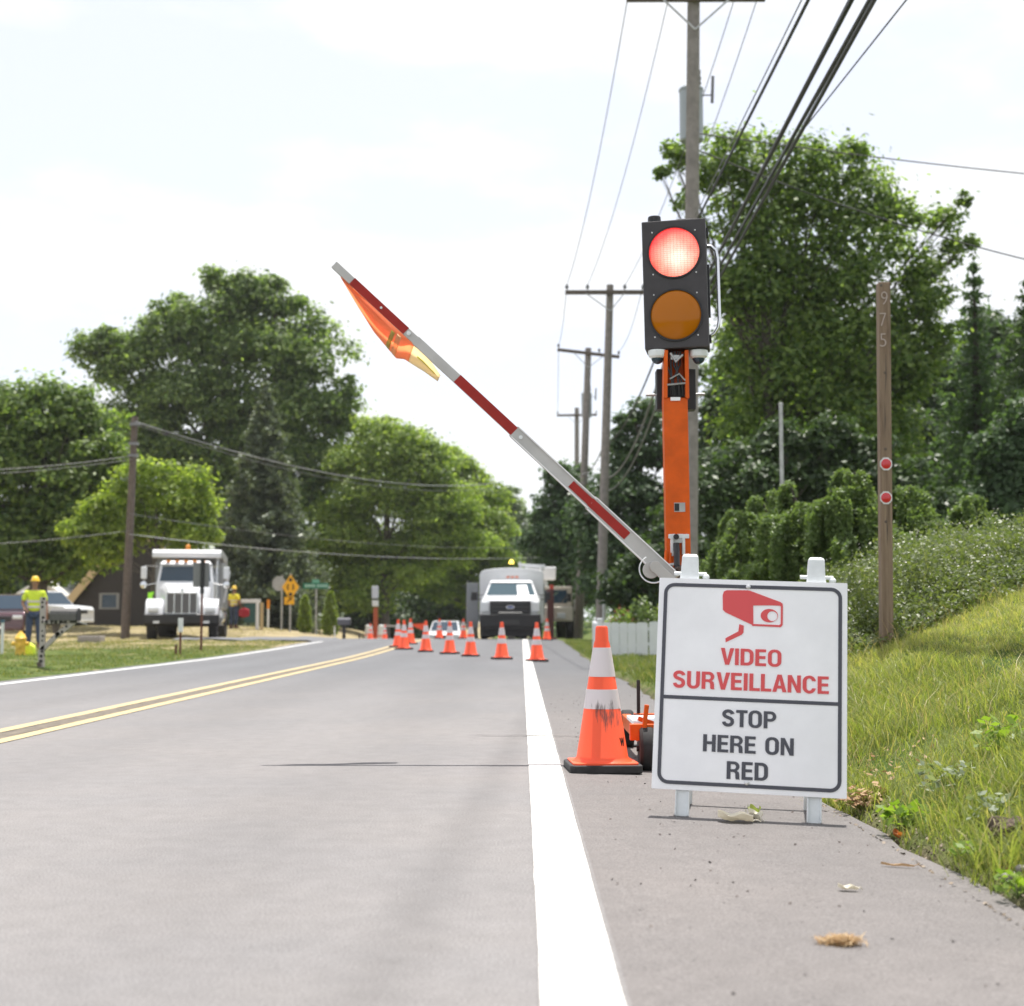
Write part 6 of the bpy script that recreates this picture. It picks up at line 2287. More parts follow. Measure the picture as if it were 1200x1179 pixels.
# ------------------------------------------------------------------ cars
def car(name, label, cat, loc, rz, L_, Wd, body, glasshouse, m, wheel_r=0.33, wy=None, bed=None):
    """body: side outline (y, z), front at y = 0; glasshouse: (y0 bottom, y1 bottom, z0, y0 top, y1 top, z1)"""
    root = thing(name, label, cat, loc, rz)
    b = MB().prism(body, -Wd / 2, Wd / 2, 'x')
    bd = b.build('body', m, root, bevel=0.06, smooth=40, seg=3)
    y0, y1, z0, Y0, Y1, z1 = glasshouse
    w0, w1 = Wd / 2 - 0.06, Wd / 2 - 0.22
    V = frustum(-w0, w0, y0, y1, z0, -w1, w1, Y0, Y1, z1)
    b = MB().add(V, FFACES)
    gh = b.build('cabin', m, root, bevel=0.05, smooth=40)
    MB().panel((V[0], V[1], V[5], V[4]), 0.05, 0.05, 0.06, 0.09, 0.012).build('windshield', M_GLASS, gh)
    MB().panel((V[2], V[3], V[7], V[6]), 0.07, 0.07, 0.08, 0.12, 0.012).build('rear_window', M_GLASS, gh)
    for q in ((V[1], V[2], V[6], V[5]), (V[3], V[0], V[4], V[7])):
        MB().panel(q, 0.09, 0.53, 0.10, 0.14, 0.012).build('side_window', M_GLASS, gh)
        MB().panel(q, 0.52, 0.09, 0.10, 0.14, 0.012).build('side_window', M_GLASS, gh)
    for y_ in (wy or (0.85, L_ - 0.9)):
        for sg in (-1, 1):
            wheel(root, 'wheel', (sg * (Wd / 2 - 0.10), y_, wheel_r), wheel_r, 0.22)
    zf = max(z for y, z in body if y < 0.12)
    for sg in (-1, 1):
        MB().box((sg * (Wd / 2 - 0.24), 0.03, zf - 0.08), (0.34, 0.16, 0.13)).build('headlight', M_LAMP, root, bevel=0.03)
        MB().box((sg * (Wd / 2 + 0.07), y0 + 0.35, z0 + 0.05), (0.18, 0.10, 0.14)).build('mirror', m, root, bevel=0.03)
        MB().box((sg * (Wd / 2 - 0.18), L_ - 0.02, zf - 0.05), (0.22, 0.08, 0.18)).build('tail_lamp', M_REDTAPE, root, bevel=0.02)
    MB().box((0, 0.0, zf - 0.14), (Wd * 0.50, 0.06, 0.17)).build('grille', M_BLACKP, root, bevel=0.02)
    MB().box((0, -0.03, 0.40), (Wd * 0.92, 0.10, 0.16)).build('bumper', m, root, bevel=0.04)
    MB().box((0, -0.085, 0.42), (0.32, 0.012, 0.11)).build('number_plate', M_SIGNWHITE, root)
    return root
sedan = [(0.0, 0.30), (0.0, 0.66), (0.10, 0.74), (1.25, 0.90), (3.75, 0.95), (4.45, 0.92), (4.55, 0.70), (4.55, 0.32), (4.1, 0.22), (0.35, 0.22)]
cp = at(519, 745, 76)
car('white_car', 'distant white car coming over the rise in the left lane', 'car', (cp.x, 76, float(sheet_z(cp.x, 76))), rad(-1), 4.55, 1.80, sedan, (1.15, 3.95, 0.88, 1.95, 3.35, 1.44), M_WHITEV)
pick = [(0.0, 0.45), (0.0, 0.98), (0.15, 1.10), (1.45, 1.20), (3.4, 1.22), (3.42, 1.12), (5.6, 1.12), (5.7, 1.0), (5.7, 0.50), (5.2, 0.42), (0.4, 0.40)]
pp = at(94, 715, 70)
car('pickup_truck', 'white pickup truck parked behind the lawn, nose to the right', 'pickup', (pp.x, 70, gz(pp.x, 70)), rad(63), 5.7, 1.95, pick, (1.3, 3.4, 1.18, 2.0, 3.25, 1.88), M_WHITEV, 0.40, (1.0, 4.6))
suv = [(0.0, 0.32), (0.0, 0.86), (0.12, 0.98), (1.15, 1.06), (4.4, 1.10), (4.6, 0.95), (4.6, 0.40), (4.3, 0.30), (0.35, 0.30)]
M_MAROON = mat('dark_maroon_paint', (0.10, 0.045, 0.055), 0.15, 0.4, coat=1.0)
vp = at(-4, 742, 50)
car('parked_car', 'dark maroon car parked facing the road at the left edge', 'car', (vp.x, 50, gz(vp.x, 50)), rad(8), 4.6, 1.86, suv, (1.05, 4.35, 1.04, 1.75, 4.1, 1.62), M_MAROON, 0.35)
vq = at(30, 735, 62)
car('parked_car', 'dark estate car parked between the maroon car and the white pickup', 'car', (vq.x, 62, gz(vq.x, 62)), rad(62), 4.6, 1.86, suv, (1.05, 4.35, 1.04, 1.75, 4.1, 1.62), mat('charcoal_paint', (0.03, 0.032, 0.036), 0.2, 0.3, coat=1.0), 0.35)
# ------------------------------------------------------------------ people
def skin_mesh(name, verts, edges, radii, m, parent, root=0, sub=2):
    me = bpy.data.meshes.new(name)
    me.from_pydata([tuple(v) for v in verts], edges, [])
    o = bpy.data.objects.new(name, me)
    COL.objects.link(o)
    o.parent = parent
    me.materials.append(m)
    o.modifiers.new('skin', 'SKIN')
    d = me.skin_vertices[0].data
    for i, r in enumerate(radii):
        d[i].radius = r if isinstance(r, tuple) else (r, r)
        d[i].use_root = (i == root)
    for k in o.modifiers:
        k.use_smooth_shade = True
    sb = o.modifiers.new('subdivision', 'SUBSURF')
    sb.levels = sub
    sb.render_levels = sub
    return o

M_SKIN = mat('tanned_skin', (0.30, 0.16, 0.10), 0.6)
M_HARDHAT = mat('yellow_hard_hat', (0.85, 0.55, 0.02), 0.35, coat=0.3)
M_HIVIS = mat('lime_hi_vis_cloth', (0.66, 0.80, 0.06), 0.85, noise=(6, 0.15))
M_HIVISY = mat('yellow_hi_vis_cloth', (0.85, 0.72, 0.06), 0.85, noise=(6, 0.12))
M_DENIM = mat('dark_denim', (0.045, 0.065, 0.12), 0.9, noise=(8, 0.25))
M_BOOT = mat('brown_leather', (0.10, 0.04, 0.025), 0.6)
M_HAIR = mat('dark_hair', (0.02, 0.015, 0.012), 0.8)
M_EYE = mat('eye_white', (0.6, 0.58, 0.55), 0.3)

def person(label, loc, rz, arms, m_top, m_leg, m_boot, stripes=None):
    """faces -Y; arms: for each side shoulder, elbow, wrist, fingertip direction"""
    root = thing('person', label, 'person', loc, rz)
    V, E, Rr = [], [], []
    def add(p, r, prev=None):
        V.append(p)
        Rr.append(r)
        if prev is not None:
            E.append((prev, len(V) - 1))
        return len(V) - 1
    pel = add((0, 0, 0.95), (0.145, 0.105))
    w = add((0, 0.0, 1.10), (0.135, 0.10), pel)
    ch = add((0, 0.005, 1.30), (0.155, 0.115), w)
    sh = add((0, 0.01, 1.43), (0.12, 0.085), ch)
    nk = add((0, 0.0, 1.52), 0.058, sh)
    h1 = add((0, -0.015, 1.60), (0.068, 0.078), nk)
    h2 = add((0, -0.01, 1.69), (0.078, 0.092), h1)
    add((0, 0.0, 1.76), (0.062, 0.075), h2)
    for sg in (-1, 1):
        hp = add((sg * 0.10, 0, 0.88), 0.098, pel)
        kn = add((sg * 0.125, -0.02, 0.50), 0.062, hp)
        an = add((sg * 0.135, 0.02, 0.10), 0.042, kn)
        add((sg * 0.15, -0.13, 0.035), 0.036, an)
    for sg, (el, wr, fd) in zip((-1, 1), arms):
        s0 = add((sg * 0.19, 0.005, 1.42), 0.060, sh)
        e = add(el, 0.045, s0)
        q = add(wr, 0.032, e)
        f = Vector(fd).normalized()
        side = f.cross(Vector((0, 0, 1)))
        side = side.normalized() if side.length > 0.1 else Vector((0, 1, 0))
        pm = Vector(wr) + f * 0.07
        pmi = add(tuple(pm), (0.038, 0.022), q)
        for k, ln in enumerate((0.062, 0.075, 0.070, 0.055)):
            o_ = side * (0.030 - 0.020 * k)
            a = add(tuple(pm + f * 0.035 + o_), 0.0095, pmi)
            add(tuple(pm + f * (0.03 + ln) + o_ + Vector((0, -0.015, 0))), 0.008, a)
        t1 = add(tuple(Vector(wr) + f * 0.035 + side * 0.045), 0.011, q)
        add(tuple(Vector(wr) + f * 0.075 + side * 0.055), 0.009, t1)
    body = skin_mesh('body', V, E, Rr, M_SKIN, root)
    # face: nose, ears, eyes, mouth
    b = MB().ball((0, -0.108, 1.655), (0.014, 0.022, 0.022), 8, 6)
    for sg in (-1, 1):
        b.ball((sg * 0.083, 0.0, 1.66), (0.012, 0.022, 0.032), 8, 6)
    b.build('nose_and_ears', M_SKIN, root, smooth=80)
    for sg in (-1, 1):
        MB().ball((sg * 0.030, -0.088, 1.685), (0.014, 0.012, 0.009), 8, 6).build('eye', M_EYE, root, smooth=80)
    MB().ball((0, -0.098, 1.617), (0.024, 0.008, 0.006), 8, 6).build('mouth', mat('lips', (0.22, 0.08, 0.07), 0.6), root, smooth=80)
    MB().ball((0, 0.025, 1.70), (0.084, 0.084, 0.075), 14, 9).build('hair', M_HAIR, root, smooth=80)
    b = MB().lathe([(0.125, 1.722), (0.105, 1.735), (0.102, 1.76), (0.088, 1.81), (0.055, 1.845), (0.0, 1.855)], n=24)
    b.add([(0.09 * math.cos(a), -0.09 - 0.07 * math.sin(a), z) for z in (1.722, 1.732) for a in np.linspace(0, math.pi, 12)],
          [tuple(range(12)), tuple(range(23, 11, -1))] + [(i, i + 12, (i + 1) % 12 + 12, (i + 1) % 12) for i in range(12)])
    b.build('hard_hat', M_HARDHAT, root, smooth=50)
    # shirt / vest over torso and upper arms
    SV = [(0, 0, 0.90), (0, 0, 1.10), (0, 0.005, 1.30), (0, 0.01, 1.43), (0, 0.005, 1.485)]
    SE = [(0, 1), (1, 2), (2, 3), (3, 4)]
    SR = [(0.185, 0.14), (0.165, 0.13), (0.182, 0.140), (0.145, 0.108), (0.075, 0.072)]
    for sg, (el, wr, fd) in zip((-1, 1), arms):
        i = len(SV)
        SV += [(sg * 0.20, 0.005, 1.42), tuple(Vector((sg * 0.19, 0.005, 1.42)).lerp(Vector(el), 0.80))]
        SR += [0.080, 0.074]
        SE += [(3, i), (i, i + 1)]
    skin_mesh('shirt', SV, SE, SR, m_top, root)
    if stripes:
        b = MB()
        for z_, rx, ry_ in ((1.06, 0.178, 0.146), (1.20, 0.184, 0.150)):
            b.lathe([(1.0, z_ - 0.025), (1.0, z_ + 0.025)], n=28)
            k = len(b.v) - 56
            b.v[k:] = [(x * rx, y * ry_, z) for x, y, z in b.v[k:]]
        b.build('reflective_stripe', stripes, root, smooth=60)
    LV = [(0, 0, 0.96)]
    LR = [(0.165, 0.125)]
    LE = []
    for sg in (-1, 1):
        i = len(LV)
        LV += [(sg * 0.10, 0, 0.87), (sg * 0.125, -0.02, 0.50), (sg * 0.135, 0.015, 0.13)]
        LR += [0.115, 0.086, 0.072]
        LE += [(0, i), (i, i + 1), (i + 1, i + 2)]
    skin_mesh('trousers', LV, LE, LR, m_leg, root)
    for sg in (-1, 1):
        b = MB().loft([[(sg * 0.145 + x * 0.052, -0.165 + 0.02 * abs(x), z) for x, z in ((-0.7, 0.0), (0.7, 0.0), (0.7, 0.05), (-0.7, 0.05))],
                       [(sg * 0.142 + x * 0.058, -0.06, z) for x, z in ((-1, 0.0), (1, 0.0), (0.9, 0.10), (-0.9, 0.10))],
                       [(sg * 0.138 + x * 0.055, 0.02, z) for x, z in ((-1, 0.0), (1, 0.0), (0.9, 0.18), (-0.9, 0.18))],
                       [(sg * 0.136 + x * 0.046, 0.085, z) for x, z in ((-1, 0.0), (1, 0.0), (0.9, 0.18), (-0.9, 0.18))]])
        b.build('boot', m_boot, root, bevel=0.012, smooth=50)
    return root
wx = at(39, 760, 36.5)
person('person in yellow hard hat, lime safety shirt and jeans standing by the hydrant', (wx.x, 36.5, gz(wx.x, 36.5)), rad(14),
       (((-0.30, 0.04, 1.16), (-0.22, -0.15, 1.02), (0.45, -0.5, -0.55)), ((0.29, 0.03, 1.14), (0.30, -0.05, 0.90), (0, -0.15, -1))), M_HIVIS, M_DENIM, M_BOOT, M_COLLAR)
wx2 = at(273.5, 741, 62)
p2 = person('person in yellow hard hat and yellow shirt walking behind the dump truck', (wx2.x, 62, gz(wx2.x, 62)), rad(150),
            (((-0.29, -0.02, 1.15), (-0.30, -0.12, 0.92), (0, -0.2, -1)), ((0.29, 0.0, 1.15), (0.30, -0.10, 0.92), (0, -0.2, -1))), M_HIVISY, M_DENIM, M_BOOT, M_COLLAR)
bgx = at(286, 712, 61.4)
bag = thing('duffel_bag', 'red bag carried beside the walking person behind the dump truck', 'bag', (bgx.x, 61.4, gz(wx2.x, 62) + 0.52))
MB().loft([[(-0.30, y, z) for y, z in ((-0.10, 0.02), (0.10, 0.02), (0.12, 0.30), (-0.12, 0.30))], [(0.0, y, z) for y, z in ((-0.17, -0.06), (0.17, -0.06), (0.18, 0.44), (-0.18, 0.44))],
           [(0.30, y, z) for y, z in ((-0.10, 0.02), (0.10, 0.02), (0.12, 0.34), (-0.12, 0.34))]]).build('bag_body', mat('red_canvas', (0.30, 0.012, 0.025), 0.85), bag, bevel=0.05, smooth=50)
MB().tube([(-0.22, -0.02, 0.36), (-0.20, -0.03, 0.55), (-0.10, -0.03, 0.64), (0.0, -0.03, 0.60), (0.04, -0.02, 0.42)], 0.015, 6).build('strap', M_BLACKP, bag, smooth=60)

bag.scale = (0.75, 0.75, 0.85)

# ------------------------------------------------------------------ left verge: mailbox, hydrant, stakes
mx, my = road_hit(48, 781)
mz = gz(mx, my)
mb_ = thing('mailbox', 'black mailbox on a slanting perforated metal post beside the road at left', 'mailbox', (mx, my, mz))
MO = Vector((mx, my, mz))
LM = lambda px, py: at(px, py, my) - MO
def perforated():
    m = mat('perforated_metal', (0.42, 0.40, 0.38), 0.5, 0.3)
    n, l = m.node_tree.nodes, m.node_tree.links
    v = n.new("ShaderNodeTexVoronoi")
    v.inputs['Scale'].default_value = 13
    v.inputs['Randomness'].default_value = 0.35
    tc = n.new("ShaderNodeTexCoord")
    l.new(tc.outputs['Object'], v.inputs['Vector'])
    r = n.new("ShaderNodeValToRGB")
    r.color_ramp.interpolation = 'CONSTANT'
    r.color_ramp.elements[0].color = (0.02, 0.02, 0.02, 1)
    r.color_ramp.elements[1].position = 0.42
    r.color_ramp.elements[1].color = (0.42, 0.38, 0.36, 1)
    l.new(v.outputs['Distance'], r.inputs[0])
    l.new(r.outputs[0], n['Principled BSDF'].inputs['Base Color'])
    return m
M_PERF = perforated()
b = MB()
b.bar(LM(48.5, 785), LM(48.5, 762), 0.085, 0.085, (0, 1, 0))
b.bar(LM(47, 764), LM(70, 741), 0.075, 0.06, (0, 1, 0))
b.bar(LM(66, 745), LM(89, 727), 0.080, 0.06, (0, 1, 0))
b.bar(LM(49.5, 762), LM(50.5, 700), 0.085, 0.06, (0, 1, 0))
b.bar(LM(50, 729), LM(92, 728), 0.05, 0.12, (0, 1, 0))
mp_ = b.build('mailbox_post', M_PERF, mb_, bevel=0.004)
MB().bar(LM(46, 776), LM(47.5, 781), 0.07, 0.09, (0, 1, 0)).build('post_foot', M_BROWNPOLE, mp_)
q0, q1 = LM(60, 727.5), LM(92, 713)
hw, hh_ = 0.0, q1.z - q0.z
prof = [(-0.10, q0.z), (0.10, q0.z), (0.10, q0.z + hh_ * 0.55)] + [(0.10 * math.cos(rad(a)), q0.z + hh_ * 0.55 + hh_ * 0.45 * math.sin(rad(a))) for a in (30, 60, 90, 120, 150)] + [(-0.10, q0.z + hh_ * 0.55)]
bx_ = MB().prism(prof, q0.x, q1.x, 'x').build('mailbox_shell', mat('dark_grey_mailbox', (0.10, 0.095, 0.09), 0.5, noise=(20, 0.25)), mb_, bevel=0.006)
prof2 = [(u * 1.05, q0.z + (v - q0.z) * 1.03) for u, v in prof]
MB().prism(prof2, q1.x - 0.004, q1.x + 0.012, 'x').build('mailbox_door', M_BLACKP, bx_)
b = MB().bar(LM(92, 729), LM(102, 731.5), 0.012, 0.02)
b.build('flag_arm', M_STEEL, mb_)
b = MB()
t_ = [LM(61, 729), LM(72, 729), LM(66, 742), LM(62, 742)]
b.add([v + Vector((0, dy_, 0)) for dy_ in (-0.02, 0.02) for v in t_], [(0, 1, 2, 3), (7, 6, 5, 4), (0, 4, 5, 1), (1, 5, 6, 2), (2, 6, 7, 3), (3, 7, 4, 0)])
b.build('gusset_plate', M_BROWNPOLE, mp_)

hx, hy = at(23.5, 768, 30.5).x, 30.5
hz = gz(hx, hy)
hyd = thing('fire_hydrant', 'yellow fire hydrant on the left lawn in front of the person', 'hydrant', (hx, hy, hz))
M_HYD = mat('hydrant_yellow', (0.72, 0.46, 0.06), 0.45, noise=(8, 0.12))
MB().lathe([(0.15, 0), (0.15, 0.04), (0.10, 0.05), (0.10, 0.34), (0.115, 0.35), (0.115, 0.38)], n=20).build('barrel', M_HYD, hyd, smooth=40)
bn = MB().lathe([(0.125, 0.38), (0.125, 0.41), (0.11, 0.42), (0.085, 0.49), (0.04, 0.53), (0.03, 0.56), (0, 0.56)], n=20).build('bonnet', M_HYD, hyd, smooth=40)
b = MB()
b.cyl((-0.17, 0, 0.29), (0.17, 0, 0.29), 0.045, n=12).cyl((0, -0.17, 0.25), (0, 0, 0.25), 0.055, n=12)
for x_ in (-0.175, 0.175):
    b.cyl((x_ - 0.012, 0, 0.29), (x_ + 0.012, 0, 0.29), 0.03, n=6)
b.build('outlet_cap', M_HYD, hyd, smooth=40)
lx = at(34, 766, 30.9).x
lb = thing('safety_bag', 'lime green bag lying beside the yellow fire hydrant', 'bag', (lx, 30.9, gz(lx, 30.9)))
MB().loft([[(-0.13, y, z) for y, z in ((-0.08, 0.0), (0.08, 0.0), (0.06, 0.20), (-0.06, 0.20))], [(0.0, y, z) for y, z in ((-0.13, 0.0), (0.13, 0.0), (0.10, 0.30), (-0.10, 0.27))],
           [(0.13, y, z) for y, z in ((-0.08, 0.0), (0.08, 0.0), (0.05, 0.19), (-0.05, 0.22))]]).build('bag_body', M_HIVIS, lb, bevel=0.03, smooth=50)
MB().tube([(-0.05, -0.06, 0.22), (0.0, -0.07, 0.33), (0.05, -0.06, 0.22)], 0.012, 6).build('strap', M_BLACKP, lb, smooth=60)

def stake(name, label, px, py_base, py_top, d, w, m, top=None, m2=None, cat='marker post'):
    p = at(px, py_base, d)
    z = gz(p.x, d)
    H = at(px, py_top, d).z - z
    root = thing(name, label, cat, (p.x, d, z))
    MB().box((0, 0, H / 2 - 0.1), (w, w * 0.7, H + 0.2)).build('stake_shaft', m, root, bevel=0.004)
    if top:
        h2, w2 = top
        MB().box((0, -0.006, H - h2 / 2 + 0.01), (w2, w * 0.7 + 0.03, h2)).build('marker_head', m2, root, bevel=0.004)
    return root
M_RUST = mat('rusty_steel', (0.13, 0.05, 0.035), 0.85, noise=(12, 0.3))
M_WHITEM = mat('white_marker', (0.70, 0.71, 0.72), 0.5)
M_TAN = mat('tan_painted_wood', (0.48, 0.36, 0.20), 0.7)
stake('marker_post', 'short stake with white upper half in front of the dump truck grille', 211, 767, 725, 31, 0.045, M_RUST, (0.30, 0.10), M_WHITEM)
sb = stake('marker_post', 'tall dark post carrying the grey back of a sign in front of the dump truck', 235.5, 765, 657, 33, 0.05, M_RUST, (0.78, 0.08), M_BLACKP, cat='sign post')
_h = at(235.5, 657, 33).z - gz(at(235.5, 765, 33).x, 33)
MB().box((-0.04, 0.045, _h - 0.33), (0.37, 0.012, 0.56)).build('sign_panel', mat('grey_sign_back', (0.21, 0.21, 0.215), 0.5, 0.2), sb)
stake('marker_post', 'stubby brown stake left of the white topped stake', 206, 767, 756, 31.2, 0.05, M_RUST, (0.03, 0.06), M_BROWNPOLE)
stake('marker_post', 'white stake with blue tip at the left edge of the lawn', 2, 767, 727, 30, 0.055, M_WHITEM, (0.06, 0.06), mat('blue_tip', (0.05, 0.12, 0.18), 0.6))
stake('marker_post', 'white stake with amber top near the diamond warning sign', 314, 737, 703, 66, 0.09, M_WHITEM, (0.42, 0.12), M_AMBER)
stake('marker_post', 'thin grey stake beside the distant mailbox', 421, 750, 742, 52, 0.05, M_BROWNPOLE, (0.05, 0.06), M_BROWNPOLE)
stake('marker_post', 'pale thin stake between the shrubs and the distant mailbox', 392, 747, 734, 58, 0.06, M_LEGWHITE, (0.05, 0.07), M_STEEL)
gxp = at(107, 746, 41)
gr_ = thing('utility_vault', 'flat grey utility box lid lying in the dry lawn', 'utility box', (gxp.x, 41, gz(gxp.x, 41)))
MB().box((0, 0, 0.08), (0.66, 0.5, 0.2)).build('vault_box', mat('concrete_grey', (0.27, 0.25, 0.23), 0.9, noise=(9, 0.15)), gr_, bevel=0.02)
b = MB()
for k in range(5):
    b.box((-0.24 + 0.12 * k, 0, 0.185), (0.05, 0.4, 0.016))
b.build('vault_lid', M_BROWNPOLE, gr_)

# second mailbox near the crest
q = at(403, 748, 51)
m2 = thing('mailbox', 'distant dark mailbox on a straight black post left of the far road', 'mailbox', (q.x, 51, gz(q.x, 51)))
zt = at(403, 724, 51).z - gz(q.x, 51)
MB().box((0, 0, zt / 2 - 0.2), (0.11, 0.11, zt)).build('mailbox_post', M_BLACKP, m2)
prof = [(-0.11, zt - 0.26), (0.11, zt - 0.26), (0.11, zt - 0.12)] + [(0.11 * math.cos(rad(a)), zt - 0.12 + 0.12 * math.sin(rad(a))) for a in (30, 60, 90, 120, 150)] + [(-0.11, zt - 0.12)]
ms = MB().prism(prof, -0.23, 0.23, 'x').build('mailbox_shell', mat('slate_mailbox', (0.09, 0.09, 0.11), 0.5), m2, bevel=0.01)
MB().prism([(u * 1.04, v) for u, v in prof], 0.22, 0.24, 'x').build('mailbox_door', M_BLACKP, ms)

# ------------------------------------------------------------------ road signs on the left
GD = 64.0
def sign_post(name, label, px, py_top, m, d=GD, w=0.06, py_b=742):
    p = at(px, py_b, d)
    z = gz(p.x, d)
    root = thing(name, label, 'sign', (p.x, d, z))
    H = at(px, py_top, d).z - z
    MB().box((0, 0.04, H / 2 - 0.15), (w, 0.04, H + 0.3)).build('sign_post', m, root)
    return root, lambda a, b_: at(a, b_, d) - Vector((p.x, d, z))
r1, LS = sign_post('stop_sign_back', 'grey back of an octagonal sign left of the diamond sign', 329.5, 674, M_STEEL, 64.8, 0.08)
c = LS(327, 684)
b = MB().prism([(c.x + 0.33 * math.cos(rad(22.5 + 45 * i)), c.z + 0.36 * math.sin(rad(22.5 + 45 * i))) for i in range(8)], 0.0, 0.015)
b.build('sign_panel', M_STEEL, r1)
r2, LS = sign_post('diamond_warning_sign', 'yellow diamond warning sign with a small yellow plaque below', 339.5, 672, M_STEEL, GD, 0.08)
c = LS(340.5, 688)
s_ = 0.56
M_YSIGN = mat('yellow_sign', (0.85, 0.42, 0.01), 0.45)
b = MB().prism([(c.x, c.z - s_ * 1.05), (c.x + s_ * 0.70, c.z), (c.x, c.z + s_ * 1.0), (c.x - s_ * 0.70, c.z)], -0.02, 0.0)
dp = b.build('sign_panel', M_YSIGN, r2)
b = MB()
b.box((c.x, -0.021, c.z + 0.33), (0.15, 0.01, 0.14)).box((c.x, -0.021, c.z - 0.33), (0.15, 0.01, 0.14))
b.tube([(c.x + sx_ * 0.10, -0.021, c.z + z_) for sx_, z_ in ((-1, -0.12), (-1.4, 0), (-1, 0.12))], 0.03, 6)
b.tube([(c.x + sx_ * 0.10, -0.021, c.z + z_) for sx_, z_ in ((1, -0.12), (1.4, 0), (1, 0.12))], 0.03, 6)
b.build('sign_symbol', M_BLACKP, dp)
c2 = LS(339, 704)
pq = MB().box((c2.x, -0.01, c2.z), (0.44, 0.02, 0.34)).build('sign_plaque', M_YSIGN, r2)
b = MB().tube([(c2.x - 0.12, -0.022, c2.z - 0.08), (c2.x, -0.022, c2.z + 0.02), (c2.x + 0.12, -0.022, c2.z + 0.08)], 0.022, 6)
b.build('plaque_mark', M_RUST, pq)
r3, LS = sign_post('street_name_sign', 'green street name sign on a post among the shrubs', 370, 688, M_STEEL, 65.0, 0.06)
M_GSIGN = mat('green_sign', (0.012, 0.16, 0.10), 0.5)
c = LS(370, 686.5)
bl = MB().box((c.x, 0, c.z), (1.18, 0.012, 0.26)).build('name_blade', M_GSIGN, r3)
b = MB()
xx = -0.50
for w in (0.10, 0.08, 0.10, 0.09, 0.06, 0.0, 0.10, 0.07, 0.09, 0.10, 0.09):
    if w:
        b.box((c.x + xx + w / 2, -0.008, c.z), (w * 0.75, 0.006, 0.12))
    xx += w + 0.012 if w else 0.06
b.build('name_marks', mat('pale_green_white', (0.36, 0.55, 0.47), 0.6), bl)
MB().box((c.x + 0.0, 0.0, c.z + 0.21), (0.34, 0.012, 0.15)).build('top_blade', mat('pale_green_sign', (0.12, 0.35, 0.26), 0.5), r3)

# framed notice board behind the dump truck
nb = at(300, 742, 62)
nz = gz(nb.x, 62)
board2 = thing('notice_board', 'white framed board with dark teal panel behind the dump truck', 'notice board', (nb.x, 62, nz))
LN = lambda px, py: at(px, py, 62) - Vector((nb.x, 62, nz))
a0, a1_ = LN(286, 731), LN(301, 706)
b = MB().box(((a0.x + a1_.x) / 2, 0, (a0.z + a1_.z) / 2 + 0.05), (a1_.x - a0.x, 0.06, a1_.z - a0.z))
b.build('board_panel', mat('dark_teal_panel', (0.03, 0.09, 0.085), 0.6), board2)
b = MB()
b.box(((a0.x + a1_.x) / 2, 0, a1_.z + 0.06), (a1_.x - a0.x + 0.3, 0.12, 0.16))
b.box((a1_.x + 0.03, 0, a1_.z / 2 - 0.1), (0.13, 0.12, a1_.z + 0.2))
b.build('board_frame', M_WHITEM, board2, bevel=0.01)
MB().box((a1_.x + 0.22, 0, a1_.z / 2 - 0.1), (0.12, 0.10, a1_.z + 0.2)).build('side_post', M_TAN, board2)

# ------------------------------------------------------------------ the far signal, seen from behind
FDs = 80.0
fp = at(440, 748, FDs)
fzg = gz(fp.x, FDs)
fs = thing('portable_traffic_signal', 'far portable signal with white back and orange mast left of the road', 'traffic signal', (fp.x, FDs, fzg))
LF = lambda px, py: at(px, py, FDs) - Vector((fp.x, FDs, fzg))
b = MB().box(LF(439.5, 694), (0.36, 0.2, 0.70))
b.build('signal_head', mat('pale_blue_white', (0.55, 0.58, 0.66), 0.4), fs, bevel=0.02)
b = MB().box(LF(439.7, 707), (0.34, 0.2, 0.34))
b.build('control_box', M_LEGWHITE, fs, bevel=0.02)
MB().box(LF(439.5, 702.5), (0.40, 0.22, 0.05)).build('camera_housing', M_BLACKP, fs)
q = LF(440, 712)
MB().bar((q.x, 0.05, 0.2), (q.x, 0.05, q.z), 0.24, 0.14, (0, 1, 0)).build('mast', mat('faded_orange_mast', (0.36, 0.07, 0.02), 0.5), fs)
b = MB().box((0.0, 0, 0.36), (1.0, 1.6, 0.08))
b.build('trailer_frame', M_ORANGE, fs)
b = MB().bar(LF(446, 733), LF(468, 734), 0.10, 0.08, UPY)
b.build('gate_arm', M_ALU, fs)
for sg in (-1, 1):
    wheel(fs, 'wheel', (sg * 0.45, -0.5, 0.16), 0.16, 0.1)
for px, lab in ((432, 'white water filled barrel left of the far signal'), (447, 'white water filled barrel right of the far signal')):
    p = at(px, 748, FDs - 1.0)
    z = gz(p.x, FDs - 1.0)
    H = at(px, 733, FDs - 1.0).z - z
    brl = thing('traffic_barrel', lab, 'barrel', (p.x, FDs - 1.0, z), 0, 'white barrels at the far signal')
    MB().lathe([(0.30, 0), (0.30, 0.06), (0.26, 0.07), (0.255, H * 0.35), (0.235, H * 0.36), (0.23, H * 0.66), (0.21, H * 0.67), (0.19, H), (0.08, H + 0.03), (0, H + 0.03)], n=20).build('barrel_body', M_WHITEM, brl, smooth=40)
    MB().lathe([(0.234, H * 0.40), (0.233, H * 0.55)], n=20).build('orange_band', mat('faded_pink_band', (0.72, 0.35, 0.30), 0.6), brl, smooth=40)
ob_ = at(492, 735, 60)
dr_ = thing('road_sign_back', 'orange folded roll-up sign leaning low by the cone trio', 'sign', (ob_.x, 60, float(sheet_z(ob_.x, 60))))
q = at(492, 733, 60) - Vector((ob_.x, 60, float(sheet_z(ob_.x, 60))))
